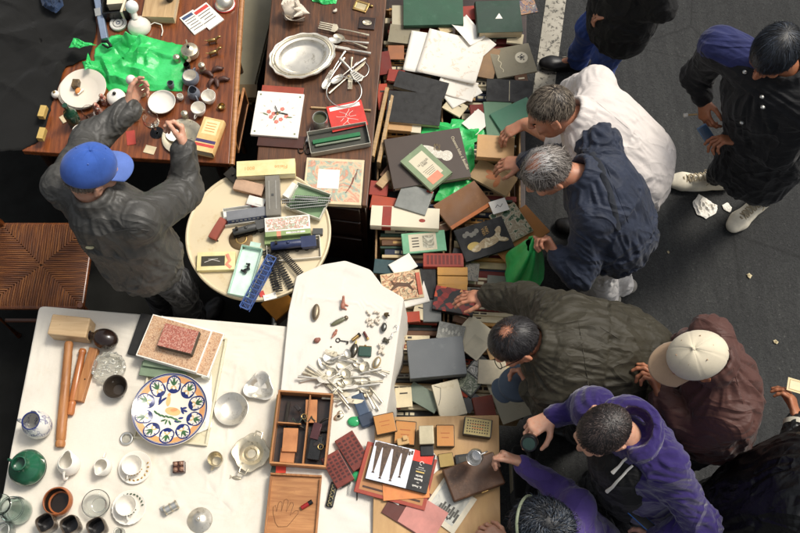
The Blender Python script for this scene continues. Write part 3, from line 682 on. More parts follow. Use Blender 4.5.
# standing frames by the table's right edge
for i, (x, y, lb) in enumerate(((233,134,'thin wooden panel on edge nearest the card pack'), (238,131,'thin wooden panel on edge in the middle of its three'), (243,128,'thin wooden panel on edge closest to the tile clock'))):
    k = at('framed_panel', lb, 'panel', x, y, .60, 84, 'thin wooden panels on edge'); 
    for zz in (0, .13): B().box(0,0,zz,.30,.012,.012).build('rail', WOODMY, k, bevel=.002)
    for sx in (-.144,.144): B().box(sx,0,.0122,.012,.012,.1176).build('stile', WOODM, k, bevel=.002)
    B().box(0,0,.0124,.275,.004,.117).build('backing', WOODX, k)
k = at('folding_stool', 'low wooden stool under the standing frames between the tables', 'stool', 236, 130, 0, 84); B().box(0,0,.57,.34,.2,.028).build('seat', WOODD, k, bevel=.004)
for sx in (-.13,.13):
    for sy in (-.07,.07): B().tube([(sx,sy,.57),(sx*1.1,sy*1.1,0)], .013, 8).build('leg', WOODD, k, smooth=True)
k, a, b, t = book(250, 50, 30, 105, -7, .35, .05, C('olive_board', 128,122,100, scale=4), 'large olive grey board case lying low between the two wooden tables', 'l', name='portfolio', cat='portfolio')
k = at('storage_crate', 'dark wooden crate carrying the olive grey board case', 'crate', 250, 50, 0, -4); B().box(0,0,0,.2,.55,.345).build('body', WOODX, k, bevel=.004); B().box(0,-.277,.12,.1,.004,.03).build('hand_hole', BLACKM, k)
flat('cardboard_box', 'small brown box lying low beneath the olive grey case end', 'box', 246, 96, 24, 13, 0, .37, .05, C('brown_box', 112,92,60))
# dark corner at upper left
def drape(name, label, cat, pts, z, height, mat, seed):
    o = film(name, label, cat, pts, z, height, mat, None, seed, n=40); o.modifiers['film'].thickness = .003; return o
drape('black_cloth', 'heavy black cloth heaped over the left end of the wooden table', 'cloth', [(-40,-70),(30,-72),(88,-66),(93,-20),(97,34),(90,58),(66,68),(56,92),(50,112),(42,140),(22,150),(-10,152),(-30,40)], Z+.002, .03, BLACKF, 4)
film('blue_jeans', 'folded blue denim cloth on top of the black heap at upper left', 'jeans', [(40,-6),(62,-6),(64,6),(56,14),(42,6)], Z+.055, .03, M_weave('denim_dark', L(36,52,78), .9, .3, 500), seed=6)
for i, (x, y, lb) in enumerate(((44,114,'upper of two small yellow boxes left of the vendor'), (43,136,'lower of two small yellow boxes left of the vendor'))):
    flat('yellow_box', lb, 'box', x, y, 6, 11, -6, Z+.035, .03, C('yellow_box', 190,160,90), group='small yellow boxes')
# ================================================================ sideboard
Z = .72
SHELL = M('sea_shell', L(216,204,186), .5, 0, .14, 22, .35, 70)
k = at('sea_shell', 'large spiky white conch shell at the top of the sideboard', 'shell', 301, 17, Z, -20)
b = B(); n, mseg = 60, 30; vs = []
for i in range(n+1):
    t = i/n; th = t*5*PI; R0 = .055*(1-t)**1.1+.001; cx = -.075+.13*t**.8
    for j in range(mseg):
        a = 2*PI*j/mseg; sp = 1+.45*max(0, math.cos(a*3+t*9))**5*(1-t)
        r = R0*sp; vs.append((cx*1.0+.014*math.cos(a*2)*(1-t), r*math.cos(a), .052+r*math.sin(a)*.9))
fs = [(i*mseg+j, i*mseg+(j+1) % mseg, (i+1)*mseg+(j+1) % mseg, (i+1)*mseg+j) for i in range(n) for j in range(mseg)]
fs.append(tuple(reversed(range(mseg)))); b.add(vs, fs); b.build('whorl', SHELL, k, smooth=True)
for i in range(7):
    a = i*.55-.6; rr = .05; B().tube([(-.055+.012*i, rr*.6*math.cos(a), .06+rr*.5*math.sin(a)), (-.062+.010*i, rr*1.55*math.cos(a), .06+rr*1.2*abs(math.sin(a)))], [.016,.003], 8).build('spike', SHELL, k, smooth=True)
B().sheet(lambda u, v: (-.09+.13*u, -.03-.045*math.sin(PI*u)*(.4+.6*v), .02+.055*v-.02*v*v), 16, 8, .004).build('lip', SHELL, k, smooth='all')
k = at('oval_dish', 'oval silver serving dish with scalloped rim on the sideboard', 'dish', 303, 60, Z, 20)
aa = span(303, 60, 67, 44, 18, Z); rx, ry = aa[0]/2, aa[1]/2
wv = lambda a, r, z: 1+(.018*math.cos(a*14) if r > .8 else 0)
B().lathe([(0,.003),(.55,.003),(.62,.006),(.72,.030),(.78,.033),(.97,.036),(1,.038),(.985,.043),(.79,.039),(.72,.036),(.63,.013),(.56,.009),(0,.008)], 96, None, rx, ry, wv).build('dish', SILVER, k, smooth=True)
B().lathe([(.80,.0385),(.83,.0425),(.86,.0405),(.90,.0435),(.94,.0415)], 96, None, rx, ry).build('chased_border', SILVERD, k, smooth=True)
def spoon(k, mat, L_=.19, bowl=.022, bl=.05, z0=.004):
    pts = [(-L_*.5,0,z0+.004),(-L_*.3,0,z0+.007),(0,0,z0+.009),(L_*.2,0,z0+.005)]
    B().tube(pts, [.007,.004,.003,.0028], 8, flat=.45).build('handle', mat, k, smooth=True)
    B().lathe([(0,-.006),(.7,-.0035),(1,.001),(.97,.0022),(.65,-.002),(0,-.0045)], 24, Matrix.Translation((L_*.2+bl*.48,0,z0+.007)), bl*.52, bowl).build('bowl', mat, k, smooth=True)
def fork(k, mat, L_=.19, wd=.024, tl=.05, z0=.004, n=4, hmat=None):
    pts = [(-L_*.5,0,z0+.004),(-L_*.3,0,z0+.007),(0,0,z0+.009),(L_*.2,0,z0+.005)]
    B().tube(pts, [.007,.004,.003,.003], 8, flat=.45).build('handle', hmat or mat, k, smooth=True)
    m = B().prism([(L_*.19,-.004),(L_*.25,-wd/2),(L_*.25+.02,-wd/2),(L_*.25+.02,wd/2),(L_*.25,wd/2),(L_*.19,.004)], z0+.003, z0+.0048)
    for i in range(n):
        y = -wd/2+wd*(i+.5)/n; m.box(L_*.25+.02+tl/2, y, z0+.003, tl, wd/n*.5, .0018)
    m.build('tines', mat, k)
def knife(k, mat, L_=.21, wd=.018, z0=.004, hmat=None, frac=.55):
    pts = [(-L_*.5,0,z0+.004),(-L_*.35,0,z0+.005),(-L_*.5+L_*(1-frac),0,z0+.004)]
    B().tube(pts, [.007,.006,.004], 8, flat=.55).build('handle', hmat or mat, k, smooth=True)
    x0 = -L_*.5+L_*(1-frac); x1 = L_*.5
    B().prism([(x0,-.004),(x0+.012,-wd*.5),(x1-.03,-wd*.55),(x1-.008,-wd*.2),(x1,wd*.3),(x0+.012,wd*.4),(x0,.004)], z0+.003, z0+.0046).build('blade', mat, k, bevel=.0004)
def cutlery(kind, label, x0, y0, x1, y1, z, mat, hmat=None, group=None, **kw):
    """laid from handle end x0,y0 to tip x1,y1 in photo pixels"""
    a, b = W(x0, y0, z), W(x1, y1, z); d = b-a; m = (a+b)/2
    k = thing({'spoon':'spoon','fork':'fork','knife':'knife'}[kind], label, kind, m, math.atan2(d.y, d.x), group)
    ln = d.length
    if kind == 'spoon': spoon(k, mat, ln*.86, kw.get('wd', .02), kw.get('tl', ln*.28), .003)
    elif kind == 'fork': fork(k, mat, ln*.82, kw.get('wd', .024), kw.get('tl', ln*.2), .003, 4, hmat)
    else: knife(k, mat, ln, kw.get('wd', .018), .003, hmat)
    return k
g = 'cutlery heaped on the sideboard'
cutlery('fork', 'big serving fork with horn coloured tines at the heap top', 374, 37, 320, 26, Z+.012, SILVERD, None, g, wd=.05, tl=.07)
cutlery('spoon', 'silver spoon whose handle end nearly touches the round brooch tray', 372, 44, 326, 41, Z+.008, SILVER, None, g)
cutlery('spoon', 'dark bowled spoon lying under the big serving fork', 370, 50, 332, 36, Z+.004, SILVERD, None, g)
cutlery('knife', 'silver knife running level across the middle of the sideboard heap', 371, 54, 326, 46, Z+.012, SILVER, None, g)
cutlery('fork', 'silver fork leaning against the rim of the oval dish', 347, 49, 326, 82, Z+.006, SILVER, None, g)
cutlery('spoon', 'long silver spoon crossing diagonally with its bowl at lower left', 346, 56, 322, 92, Z+.012, SILVER, None, g)
cutlery('spoon', 'long thin spoon laid over the slotted slice', 368, 57, 330, 86, Z+.016, SILVER, None, g)
cutlery('fork', 'thin fork pointing down beneath the slotted slice', 352, 55, 350, 90, Z+.004, SILVERD, None, g)
cutlery('knife', 'narrow knife crossing beneath the wire ring', 329, 94, 366, 62, Z+.003, SILVERD, None, g)
k = at('slotted_slice', 'slotted silver cake slice in the middle of the cutlery heap', 'cake slice', 356, 76, Z+.014, -50)
m = B().prism([(-.035,-.012),(.03,-.028),(.044,0),(.03,.028),(-.035,.012)], .004, .0058); m.build('blade', SILVER, k, bevel=.0005)
m = B()
for i in range(5): m.box(-.02+.012*i, 0, .0059, .004, .02+.003*i, .0004)
m.build('slots', IRON, k); B().tube([(-.035,0,.006),(-.06,0,.014),(-.13,0,.012)], [.004,.005,.008], 8, flat=.5).build('handle', SILVER, k, smooth=True)
k = at('wire_ring', 'large thin wire ring lying over the red leaflet and cutlery', 'ring', 344, 92, Z+.02, 0)
B().tube([(.088*math.cos(2*PI*i/48), .088*math.sin(2*PI*i/48), .004+.003*math.sin(i*.5)) for i in range(48)], .0022, 8, True).build('ring', STEEL, k, smooth=True)
B().ell((.02,.088,.005),(.006,.004,.004)).build('clasp', BRASS, k, smooth=True)
k = at('small_ring', 'smaller wire loop lying right of the slotted cake slice', 'ring', 361, 70, Z+.004, 0)
B().tube([(.04*math.cos(2*PI*i/40), .05*math.sin(2*PI*i/40), .003) for i in range(40)], .0016, 8, True).build('ring', STEEL, k, smooth=True); B().ell((0,.05,.003),(.004,.003,.003)).build('clasp', STEEL, k, smooth=True)
# tile clock
k = at('tile_clock', 'square white tile clock with painted flowers leaning on a red frame', 'clock', 278, 116, Z+.004, -5)
a, b, r = span(278, 116, 47, 44, -5, Z)
TILE = M('clock_tile', L(236,230,220), .2, 0, .02, 8, 0, coat=.3)
B().box(0,0,0,a,b,.018).build('tile', TILE, k, bevel=.003)
m1, m2, m3 = B(), B(), B()
for i in range(12):
    q = i*PI/6; x, y = .082*math.sin(q), .082*math.cos(q); m1.box(x, y, .0182, .002, .012, .0005, -q)
m1.build('hour_marks', C('faded_gold_ink', 176,160,130), k)
fl = [(-.02,.0),(.02,.03),(-.03,-.02),(.045,-.01),(.0,-.045),(.02,-.03),(-.045,.01)]
for x, y in fl:
    for p in range(5): m2.lathe([(0,0),(.0055,0),(.0055,.0005),(0,.0005)], 10, Matrix.Translation((x+.0065*math.cos(p*1.257), y+.0065*math.sin(p*1.257), .0182+.00003*p)))
m2.build('painted_flowers', C('rose_ink', 206,120,104), k)
for x, y, s_ in [(.0,.01,.4),(.03,.005,-.2),(-.01,-.025,1.2),(.06,-.015,.1),(-.06,-.005,2.8)]: m3.lathe([(0,0),(1,0),(1,.0004),(0,.0004)], 10, Matrix.Translation((x, y, .0185)) @ Matrix.Rotation(s_, 4, 'Z') @ Matrix.Diagonal((.016,.004,1,1)))
for cx, cy in [(-a*.42,b*.42),(a*.42,b*.42),(-a*.42,-b*.42),(a*.42,-b*.42)]: m3.lathe([(0,.0182),(.005,.0182),(.005,.0187),(0,.0187)], 10, Matrix.Translation((cx,cy,0)))
m3.build('painted_leaves', C('olive_ink', 110,120,84), k)
h_ = B().box(.022,.004,.022,.062,.004,.0015,-.12).ell((-.01,.004,.0225),(.004,.004,.002)); h_.build('minute_hand', BLACKG, k); B().box(-.006,.02,.0245,.004,.05,.0015,.5).build('hour_hand', BLACKG, k); B().lathe([(0,.0185),(.006,.0185),(.005,.027),(0,.0275)], 16).build('spindle', BRASS, k, smooth=True)
flat('red_board', 'flat red wooden board tucked beneath the white tile clock', 'board', 282, 96, 42, 18, -4, Z, .006, C('red_frame', 150,66,46, rough=.4))
flat('wooden_tile', 'dark red wooden tile lying under the front of the tile clock', 'panel', 281, 142, 46, 12, -4, Z, .01, C('dark_red_wood', 66,32,22))
k = at('scissors', 'steel scissors with ring handles between clock and jar', 'scissors', 307, 142, Z, 80)
for s_ in (-1, 1):
    B().prism([(-.005,-.004*s_),(.085,0),(-.005,.005*s_)], .003+.002*(s_ > 0), .0048+.002*(s_ > 0)).build('blade', STEEL, k)
    B().tube([(-.05+.02*math.cos(2*PI*i/24), .017*s_+.014*math.sin(2*PI*i/24), .005) for i in range(24)], .0026, 8, True).tube([(0,.0,.005),(-.03,.011*s_,.005)], .003, 8).build('handle', IRON, k, smooth=True)
k = at('wooden_ruler', 'pale wooden stick lying above the red leaflet', 'stick', 341, 110, Z, -4); B().tube([(-.15,0,.006),(.15,.004,.006)], .0055, 10).build('rod', WOODL, k, smooth=True); B().ell((-.15,0,.006),(.004,.0058,.0058)).build('tip', WOODM, k, smooth=True)
k, a, b = packet(347, 116, 36, 26, 12, Z+.013, .002, 'red leaflet with white flourishes beside the round metal jar', PAPER, 0, 'leaflet', 'leaflet', C('red_leaflet', 204,58,48))
m = B()
for i in range(9):
    q = i*.7; m.tube([(a*.3*math.cos(q)*t_+.01*math.sin(q*3+t_*4), b*.32*math.sin(q)*t_-.008, .0024) for t_ in (.15,.35,.55,.75,.95)], .0011, 5)
m.build('white_flourish', PAPER, k)
k = lathe_item('olive_jar', 'round open metal jar with dark green inside by the long grey box', 'jar', 321, 125, Z, vessel(.035,.037,.07,.003), STEEL); B().lathe([(0,.05),(.0335,.05),(.0335,.052),(0,.054)], 32).build('green_filling', C('olive_fill', 62,66,36), k, smooth=True)
GREYB = C('grey_card', 176,172,158, scale=8)
k, a, b = open_box('long_box', 'long grey open card box holding a green pen set', 'box', 339, 141, 60, 22, 10, Z, .035, GREYB, .003, C('dark_lining', 60,60,52))
B().box(-.01,.01,.006,a*.8,.022,.012).build('green_tray', C('pen_green', 34,110,66), k, bevel=.002); B().tube([(-a*.4,-.012,.012),(a*.36,-.012,.012)], .006, 10).build('pen', C('pen_grey', 130,140,120), k, smooth=True)
for q in range(8): pass
k = at('picture_board', 'illustrated board with a blank white label on the sideboard corner', 'picture', 334, 184, Z, -3); a, b, r = span(334, 184, 58, 45, -3, Z)
B().box(0,0,0,a,b,.03).build('block', C('cream_block', 214,196,160), k, bevel=.0015)
ILL = M_print('story_print', [(.30, L(222,206,180)), (.42, L(206,146,120)), (.48, L(216,190,156)), (.55, L(150,176,160)), (.62, L(202,140,112)), (.70, L(226,214,190))], 9, .4, 0, 1.4)
on(k, 'illustration', ILL, 0, 0, .03, a*.93, b*.88); on(k, 'white_label', PAPER, -a*.09, .01, .0306, a*.37, b*.42)
on(k, 'spine_tape', C('dark_tape', 60,44,34), a*.5+.002, 0, .002, .004, b*.95, .026)
m = B()
for i in range(4): m.tube([(a*(.22+.05*i), b*(-.25+.1*i), .0308),(a*(.3+.03*i), b*(-.1+.13*i), .0308),(a*(.33+.03*i), b*(.1+.06*i), .0308)], .0022, 5, flat=.3)
m.build('drawn_figures', C('sepia_ink', 122,70,56), k)
k = at('brooch_tray', 'dark square tray with an oval cameo near the sideboard edge', 'tray', 367, 24, Z, -6); B().box(0,0,0,.085,.075,.008).build('tray', WOODX, k, bevel=.002)
B().lathe([(0,.008),(1,.008),(1,.012),(.9,.0135),(.75,.011),(0,.0125)], 32, None, .024, .018).build('cameo', SILVERD, k, smooth=True)
k = at('brass_buckle', 'brass buckle frame lying at the top of the sideboard', 'buckle', 361, 7, Z, -20); 
for (x, y, ww, dd) in ((0,.026,.075,.012),(0,-.026,.075,.012),(-.033,0,.012,.04),(.033,0,.012,.04)): B().box(x,y,0,ww,dd,.008).build('bar', BRASS, k, bevel=.002)
B().box(0,0,.001,.052,.038,.004).build('plate', C('pale_brass', 190,176,140, metal=.5, rough=.5), k); B().ell((.05,.02,.006),(.012,.007,.006)).build('tongue', BRASS, k, smooth=True)
k = at('bone_fragment', 'tiny white bone fragment on the bare sideboard top', 'ornament', 335, 12, Z, 20); B().ell((0,0,.007),(.012,.008,.007)).ell((.009,.008,.006),(.006,.006,.006)).build('fragment', SHELL, k, smooth=True)
film('green_cloth', 'folded bright green plastic at the sideboard top by the shell', 'bag', [(304,-16),(340,-16),(336,4),(326,5),(312,2)], Z, .03, GREENP, seed=9)

for i, (x, y, lb) in enumerate(((143,95,'tiny silver thimble between the white pot and white bowl'), (203,70,'silver pepper pot right of the teapot'), (186,118,'silver egg cup just left of the lower white cup'), (178,62,'little silver salt pot tucked against the teapot'))):
    k = lathe_item('silver_pot', lb, 'pot', x, y, .75, [(0,0),(.014,0),(.017,.006),(.012,.018),(.018,.034),(.016,.046),(.008,.052),(0,.054)], SILVERD, 28); B().ell((0,0,.057),(.004,.004,.004)).build('knob', SILVER, k, smooth=True)
k = lathe_item('glass_tumbler', 'small clear tumbler right of the green bottle', 'glass', 92, 118, .75, vessel(.026,.032,.07,.002), GLASS, 36); B().lathe([(.0262,.004),(.0275,.006),(.0262,.008)], 36).build('foot_ring', GLASS, k, smooth=True)
for i, (x, y, q, lb) in enumerate(((190,148,10,'folded white ticket beside the round tray'), (150,150,-14,'yellowed card lying at the front edge of the wooden table'), (66,118,30,'pale card half under the black cloth'))): flat('paper_ticket', lb, 'ticket', x, y, 11, 8, q, .75, .0012, C('ticket_paper', 206,190,156), curl=.003)

for i, (x, y, r_, h_, m_, lb) in enumerate(((140,112,.020,.03,SILVERD,'tarnished salt dish between the white bowl and lidded pot'), (172,88,.016,.045,BLUEW,'little grey blue vase at the lower right corner of the green bag'), (181,99,.015,.03,PORC,'tiny white egg cup left of the cream jug'), (222,108,.018,.02,BRASS,'small brass ashtray at the table edge beside the white cups'), (188,69,.016,.04,IRON,'dark iron pot just above the sugar bowl'), (135,120,.017,.035,SILVERD,'tarnished little beaker beside the vendor\'s left sleeve'))):
    k = lathe_item('little_pot', lb, 'pot', x, y, .75, vessel(r_*.8, r_, h_, .002, .003), m_, 28); handle(k, m_, r_, h_*.2, h_*.8, .010, .002, 70*i)
# ================================================================ round table: model trains
Z = .751
def tagk(k): return k
LG = C('train_light_grey', 150,148,140, rough=.5); DG = C('train_dark_grey', 72,72,70, rough=.5); NAVY = C('train_navy', 40,50,84, rough=.4)
BLUET = C('train_blue', 74,92,140, rough=.4); TANW = C('train_tan', 176,138,108); MAR = C('train_maroon', 128,56,42); WHT = C('train_white', 226,224,214, rough=.4)
YEL = C('yellow_carton', 232,216,150, rough=.6, col2=L(238,226,172)); MINT = C('mint_carton', 190,220,202, rough=.6); SAGE = C('sage_carton', 140,160,104, rough=.6); ORNK = C('orange_print', 226,150,84); PINK = C('salmon_print', 226,140,112)
def carriage(px, py, w, h, ang, z, ht, mat, label, roof=None, wins=0, bogies=True, winmat=None, name='train_carriage', cat='train carriage', group='model trains on the round table'):
    a, b, r = span(px, py, w, h, ang, z); k = thing(name, label, cat, W(px, py, z), r, group)
    z0 = .008 if bogies else 0
    B().box(0,0,z0,a,b,ht-z0).build('body', mat, k, bevel=.002)
    n = 10; pr = [(-b/2*1.03*math.cos(PI*i/n), ht+.004*math.sin(PI*i/n)) for i in range(n+1)]
    vs = [(-a/2*1.01, y, zz) for y, zz in pr]+[(a/2*1.01, y, zz) for y, zz in pr]; m = n+1
    fs = [(i, i+1, m+i+1, m+i) for i in range(n)]+[(n, 0, m, m+n)]+[tuple(range(m)), tuple(reversed(range(m, 2*m)))]
    B().add(vs, [tuple(reversed(f)) for f in fs]).build('roof', roof or mat, k)
    if bogies:
        for sx in (-.32, .32):
            q = B().box(a*sx,0,.001,min(.03, a*.22),b*.8,.0068)
            for sy in (-1, 1):
                for dx in (-.008, .008): q.lathe([(0,0),(.005,0),(.005,.002),(0,.002)], 12, Matrix.Translation((a*sx+dx, sy*b*.42, .005)) @ Matrix.Rotation(PI/2, 4, 'X'))
            q.build('bogie', IRON, k)
    if wins:
        for sy in (-1, 1):
            q = B()
            for i in range(wins): q.box(-a*.42+a*.84*(i+.5)/wins, sy*(b/2+.0004), ht*.5, a*.84/wins*.6, .0012, ht*.28)
            q.build('window', winmat or C('train_window', 30,34,40, rough=.2), k)
    return k, a, b
def loco(px, py, w, h, ang, z, mat, label, group='model trains on the round table'):
    a, b, r = span(px, py, w, h, ang, z); k = thing('locomotive', label, 'locomotive', W(px, py, z), r, group)
    B().box(0,0,.008,a,b*.8,.008).build('chassis', IRON, k, bevel=.001)
    B().lathe([(0,0),(b*.34,0),(b*.36,.004),(b*.36,a*.60),(b*.3,a*.63),(0,a*.64)], 20, Matrix.Translation((-a*.48,0,.017+b*.36)) @ Matrix.Rotation(PI/2, 4, 'Y')).build('boiler', mat, k, smooth=True)
    B().box(a*.30,0,.0162,a*.28,b*.9,.030).build('cab', mat, k, bevel=.002); B().box(a*.30,0,.0464,a*.32,b*1.0,.003).build('roof', mat, k, bevel=.001)
    B().lathe([(0,0),(.006,0),(.005,.018),(.007,.02),(0,.02)], 14, Matrix.Translation((-a*.36,0,.017+b*.68))).build('chimney', IRON, k, smooth=True)
    B().ell((-a*.12,0,.018+b*.70),(.008,.007,.007)).build('dome', mat, k, smooth=True)
    for sy in (-1, 1):
        for i in range(4): B().lathe([(0,0),(.0095,0),(.0095,.003),(0,.003)], 16, Matrix.Translation((-a*.36+a*.2*i, sy*b*.42+.0015, .0096)) @ Matrix.Rotation(PI/2, 4, 'X')).build('wheel', IRON, k)
    return k
def carton(px, py, w, h, ang, z, ht, mat, label, name='carton', cat='box', group=None):
    a, b, r = span(px, py, w, h, ang, z); k = thing(name, label, cat, W(px, py, z), r, group)
    B().box(0,0,0,a,b,ht).build('body', mat, k, bevel=.0012); return k, a, b, ht
k, a, b, t = carton(267, 172, 58, 15, 3, Z+.012, .045, YEL, 'long pale yellow carton with faded orange lettering at the top of the round table')
lettering('8001', .026, ORNK, k, (-a*.28, 0, t+.0003), 180); lettering('Fleise', .028, ORNK, k, (a*.26, 0, t+.0003), 180)
B().box(0,-b/2-.0006,.006,a*.99,.0012,.03).build('side_label', C('cream_lab', 236,226,190), k)
carriage(274, 200, 14, 38, 4, Z+.004, .05, LG, 'long grey coach with a dark hatch lying upright under the yellow carton', C('grey_roof', 118,114,104), 0, False)
on(bpy.data.objects['train_carriage'], 'hatch', DG, 0, 0, .0545, .012, .012, .001); on(bpy.data.objects['train_carriage'], 'roof_rib', LG, .016, 0, .0525, .004, .15, .002); on(bpy.data.objects['train_carriage'], 'roof_rib', LG, -.016, 0, .0525, .004, .15, .002)
carriage(250, 190, 29, 11, -14, Z, .032, TANW, 'tan goods wagon below the yellow carton', C('tan_roof', 190,156,128), 0)
k, a, b = carriage(257, 204, 17, 9, -14, Z, .026, C('train_red', 196,62,48, rough=.35), 'tiny red and white railcar beside the grey coach', WHT, 3)
on(k, 'white_panel', WHT, a*.2, 0, .0305, a*.35, b*.6, .001)
k, a, b, t = carton(234, 178, 12, 10, -40, Z, .03, DG, 'dark grey model signal cabin at the round table\'s upper left', 'signal_cabin', 'signal cabin'); B().box(0,0,t,a*1.15,b*1.15,.004).build('roof', IRON, k, bevel=.001); B().box(.004,0,t+.004,.01,.01,.012).build('chimney', IRON, k)
k, a, b = open_box('carton', 'white carton tray holding the blue coach at the left of the trains', 'box', 246, 216, 44, 17, 8, Z, .022, WHT, .002)
carriage(248, 217, 40, 9, 8, Z+.004, .038, BLUET, 'blue passenger coach with a row of windows in the white tray', C('coach_roof', 122,124,128), 8, winmat=WHT)
loco(252, 231, 38, 9, 14, Z, DG, 'dark grey skeletal locomotive below the blue coach')
k = lathe_item('turntable', 'flat dark bronze disc under the grey locomotive', 'disc', 241, 239, Z, [(0,0),(.055,0),(.056,.003),(.05,.005),(0,.005)], C('bronze_disc', 112,92,62, metal=.5, rough=.5)); B().lathe([(.02,.0052),(.024,.0062),(.028,.0052)], 32).build('ring', BRASS, k, smooth=True)
carriage(219, 231, 8, 22, -24, Z, .03, MAR, 'rusty maroon goods wagon alone at the left of the round table', C('maroon_roof', 142,70,54), 0)
# boxes at the right
def track(k, L_, wd, mat, n, x=0, y=0, rz=0, z=0):
    T = Matrix.Translation((x, y, z)) @ Matrix.Rotation(math.radians(rz), 4, 'Z'); m = B()
    for i in range(n): m.box(-L_/2+L_*(i+.5)/n, 0, 0, L_/n*.5, wd, .004, 0, T)
    m.build('sleepers', BLACKG, k); m = B()
    for s_ in (-1, 1): m.box(0, s_*wd*.27, .0042, L_, .0025, .003, 0, T)
    m.build('rails', mat, k)
k, a, b = open_box('carton', 'open pale carton of dark rails at the right edge of the round table', 'box', 309, 203, 36, 27, -20, Z+.01, .03, C('pale_carton', 214,212,196), .003, C('green_print_lining', 120,148,110))
for i, (x, y, q, z_) in enumerate(((300,201,2,.045), (313,199,-4,.048), (308,206,6,.043))):
    k = at('rail_track', ['grey rail length poking left out of the open pale carton', 'grey rail length lying across the top of the open pale carton', 'grey rail length lying lowest in the open pale carton'][i], 'track', x, y, Z+z_, q, 'rail pieces in the pale carton'); track(k, .17, .028, STEEL, 18)
carton(291, 193, 7, 16, -30, Z, .03, WHT, 'small white carton standing behind the pale carton of rails')
k, a, b, t = carton(288, 226, 45, 14, 5, Z+.03, .03, WHT, 'white and green carton with a pink stripe in the middle of the trains')
B().box(0,-b/2-.012,.001,a,.024,.028).build('green_end', SAGE, k, bevel=.001); B().box(-a*.2,-b/2-.0125,.0005,a*.09,.0256,.0292).build('pink_stripe', PINK, k, bevel=.0006)
B().box(a*.17,-b/2-.012,.0292,a*.42,.009,.0006).build('white_label', PAPER, k)
on(k, 'lid_print', M_print('floral_lid', [(.36, L(226,224,212)), (.46, L(150,166,134)), (.52, L(216,130,120)), (.58, L(228,226,214))], 50), 0, 0, t, a*.94, b*.8)
lettering('MODELLE', .011, INKM, k, (a*.17, -b/2-.012, .0299), 0)
k, a, b, t = carton(288, 240, 46, 10, 5, Z, .03, SAGE, 'sage green carton supporting the white carton among the trains')
k, a, b = open_box('carton', 'open white carton tray with a navy locomotive at lower right of the trains', 'box', 294, 250, 54, 22, 5, Z, .02, C('white_carton', 222,216,200), .003, C('beige_lining', 190,176,150))
loco(295, 247, 48, 11, 6, Z+.006, NAVY, 'navy blue streamlined locomotive lying in the white carton tray')
carton(318, 233, 10, 6, 0, Z, .02, DG, 'dark grey buffer stop to the right of the green carton', 'buffer_stop', 'buffer')
k, a, b, t = carton(217, 263, 38, 18, 2, Z, .025, YEL, 'cream carton with a dark display window at the lower left of the trains')
on(k, 'window', C('box_window', 78,76,66, rough=.15), -a*.08, .0, t, a*.62, b*.55); m = B().tube([(a*.28,b*.35,t+.001),(a*.36,.0,t+.001),(a*.28,-b*.2,t+.001),(a*.4,-b*.4,t+.001)], .008, 6, flat=.1); m.build('red_flourish', PINK, k)
m = B().tube([(-a*.3,-.006,t+.0012),(-a*.1,.006,t+.0012),(a*.1,-.004,t+.0012)], .0012, 5).tube([(-a*.2,.008,t+.0012),(a*.05,.01,t+.0012)], .001, 5); m.build('printed_lines', PAPER, k)
k, a, b = open_box('carton', 'pale mint open carton with loose black fittings at the bottom of the trains', 'box', 246, 273, 21, 50, -11, Z, .03, MINT, .0025, C('mint_lining', 206,230,216)); B().box(.012, b/2+.012, .030, a*.5, .022, .0012).build('flap', MINT, k)
for i, (x, y, q) in enumerate(((247,270,20), (249,267,80), (244,272,-30))):
    o = B().box(0,0,.002,.03,.009,.01).box(.008,.004,.012,.008,.02,.004).build('track_clip', BLACKG, None, W(x, y, Z+.006), math.radians(q), bevel=.001); tag(o, ['black model fitting lying lowest in the mint carton', 'black model fitting on the right in the mint carton', 'black model fitting on the left in the mint carton'][i], 'fitting', 'black fittings in the mint carton')
k = at('girder_bridge', 'blue lattice girder bridge leaning over the lower rim of the round table', 'model bridge', 259, 284, Z+.012, 66); a, b, r = span(259, 284, 58, 11, 66, Z); m = B()
GIR = C('girder_blue', 62,88,146, rough=.4)
for sy in (-1, 1):
    for zz in (0, .026): m.box(0, sy*b*.42, zz, a, .004, .004)
    n = 11
    for i in range(n):
        x0 = -a/2+a*i/n; m.tube([(x0, sy*b*.42, .003), (x0+a/n, sy*b*.42, .027)], .0014, 5).tube([(x0+a/n, sy*b*.42, .003), (x0, sy*b*.42, .027)], .0014, 5)
for i in range(12): m.box(-a/2+a*i/11.02, 0, .027, .004, b*.82, .003)
for i in range(11): m.tube([(-a/2+a*i/11, -b*.4, .029), (-a/2+a*(i+1)/11, b*.4, .029)], .0013, 5)
m.build('lattice', GIR, k); B().box(0,0,.0005,a*.98,b*.6,.003).build('deck', C('girder_deck', 40,56,96), k)
for i, (x, y, q, ln) in enumerate(((271,270,-72,42), (282,270,-62,42), (291,263,-50,30), (277,275,-80,34))):
    k = at('rail_track', ['black sleepered track nearest the blue girder bridge', 'black sleepered track in the middle of the loose fan', 'short black sleepered track nearest the navy locomotive', 'black sleepered track at the bottom of the loose fan'][i], 'track', x, y, Z+.003+.008*i, q, 'black track pieces in a fan'); a, b, r = span(x, y, ln, 8, q, Z); track(k, a, .034, IRON, 16)
flat('red_flag', 'tiny red paper flag at the lower rim of the round table', 'flag', 262, 294, 5, 6, 20, Z+.006, .001, REDP); flat('paper_scrap', 'curled white paper scrap by the lower rim of the round table', 'paper', 270, 297, 13, 6, 15, Z+.006, .001, PAPER, curl=.008)
flat('orange_carton', 'flat orange carton lying below the round table rim by the white cloth', 'box', 279, 305, 26, 22, 40, .40, .02, C('orange_carton', 208,140,52)); flat('dark_stool_box', 'dark crate standing under the flat orange carton', 'crate', 281, 306, 30, 26, 40, 0, .398, WOODX)
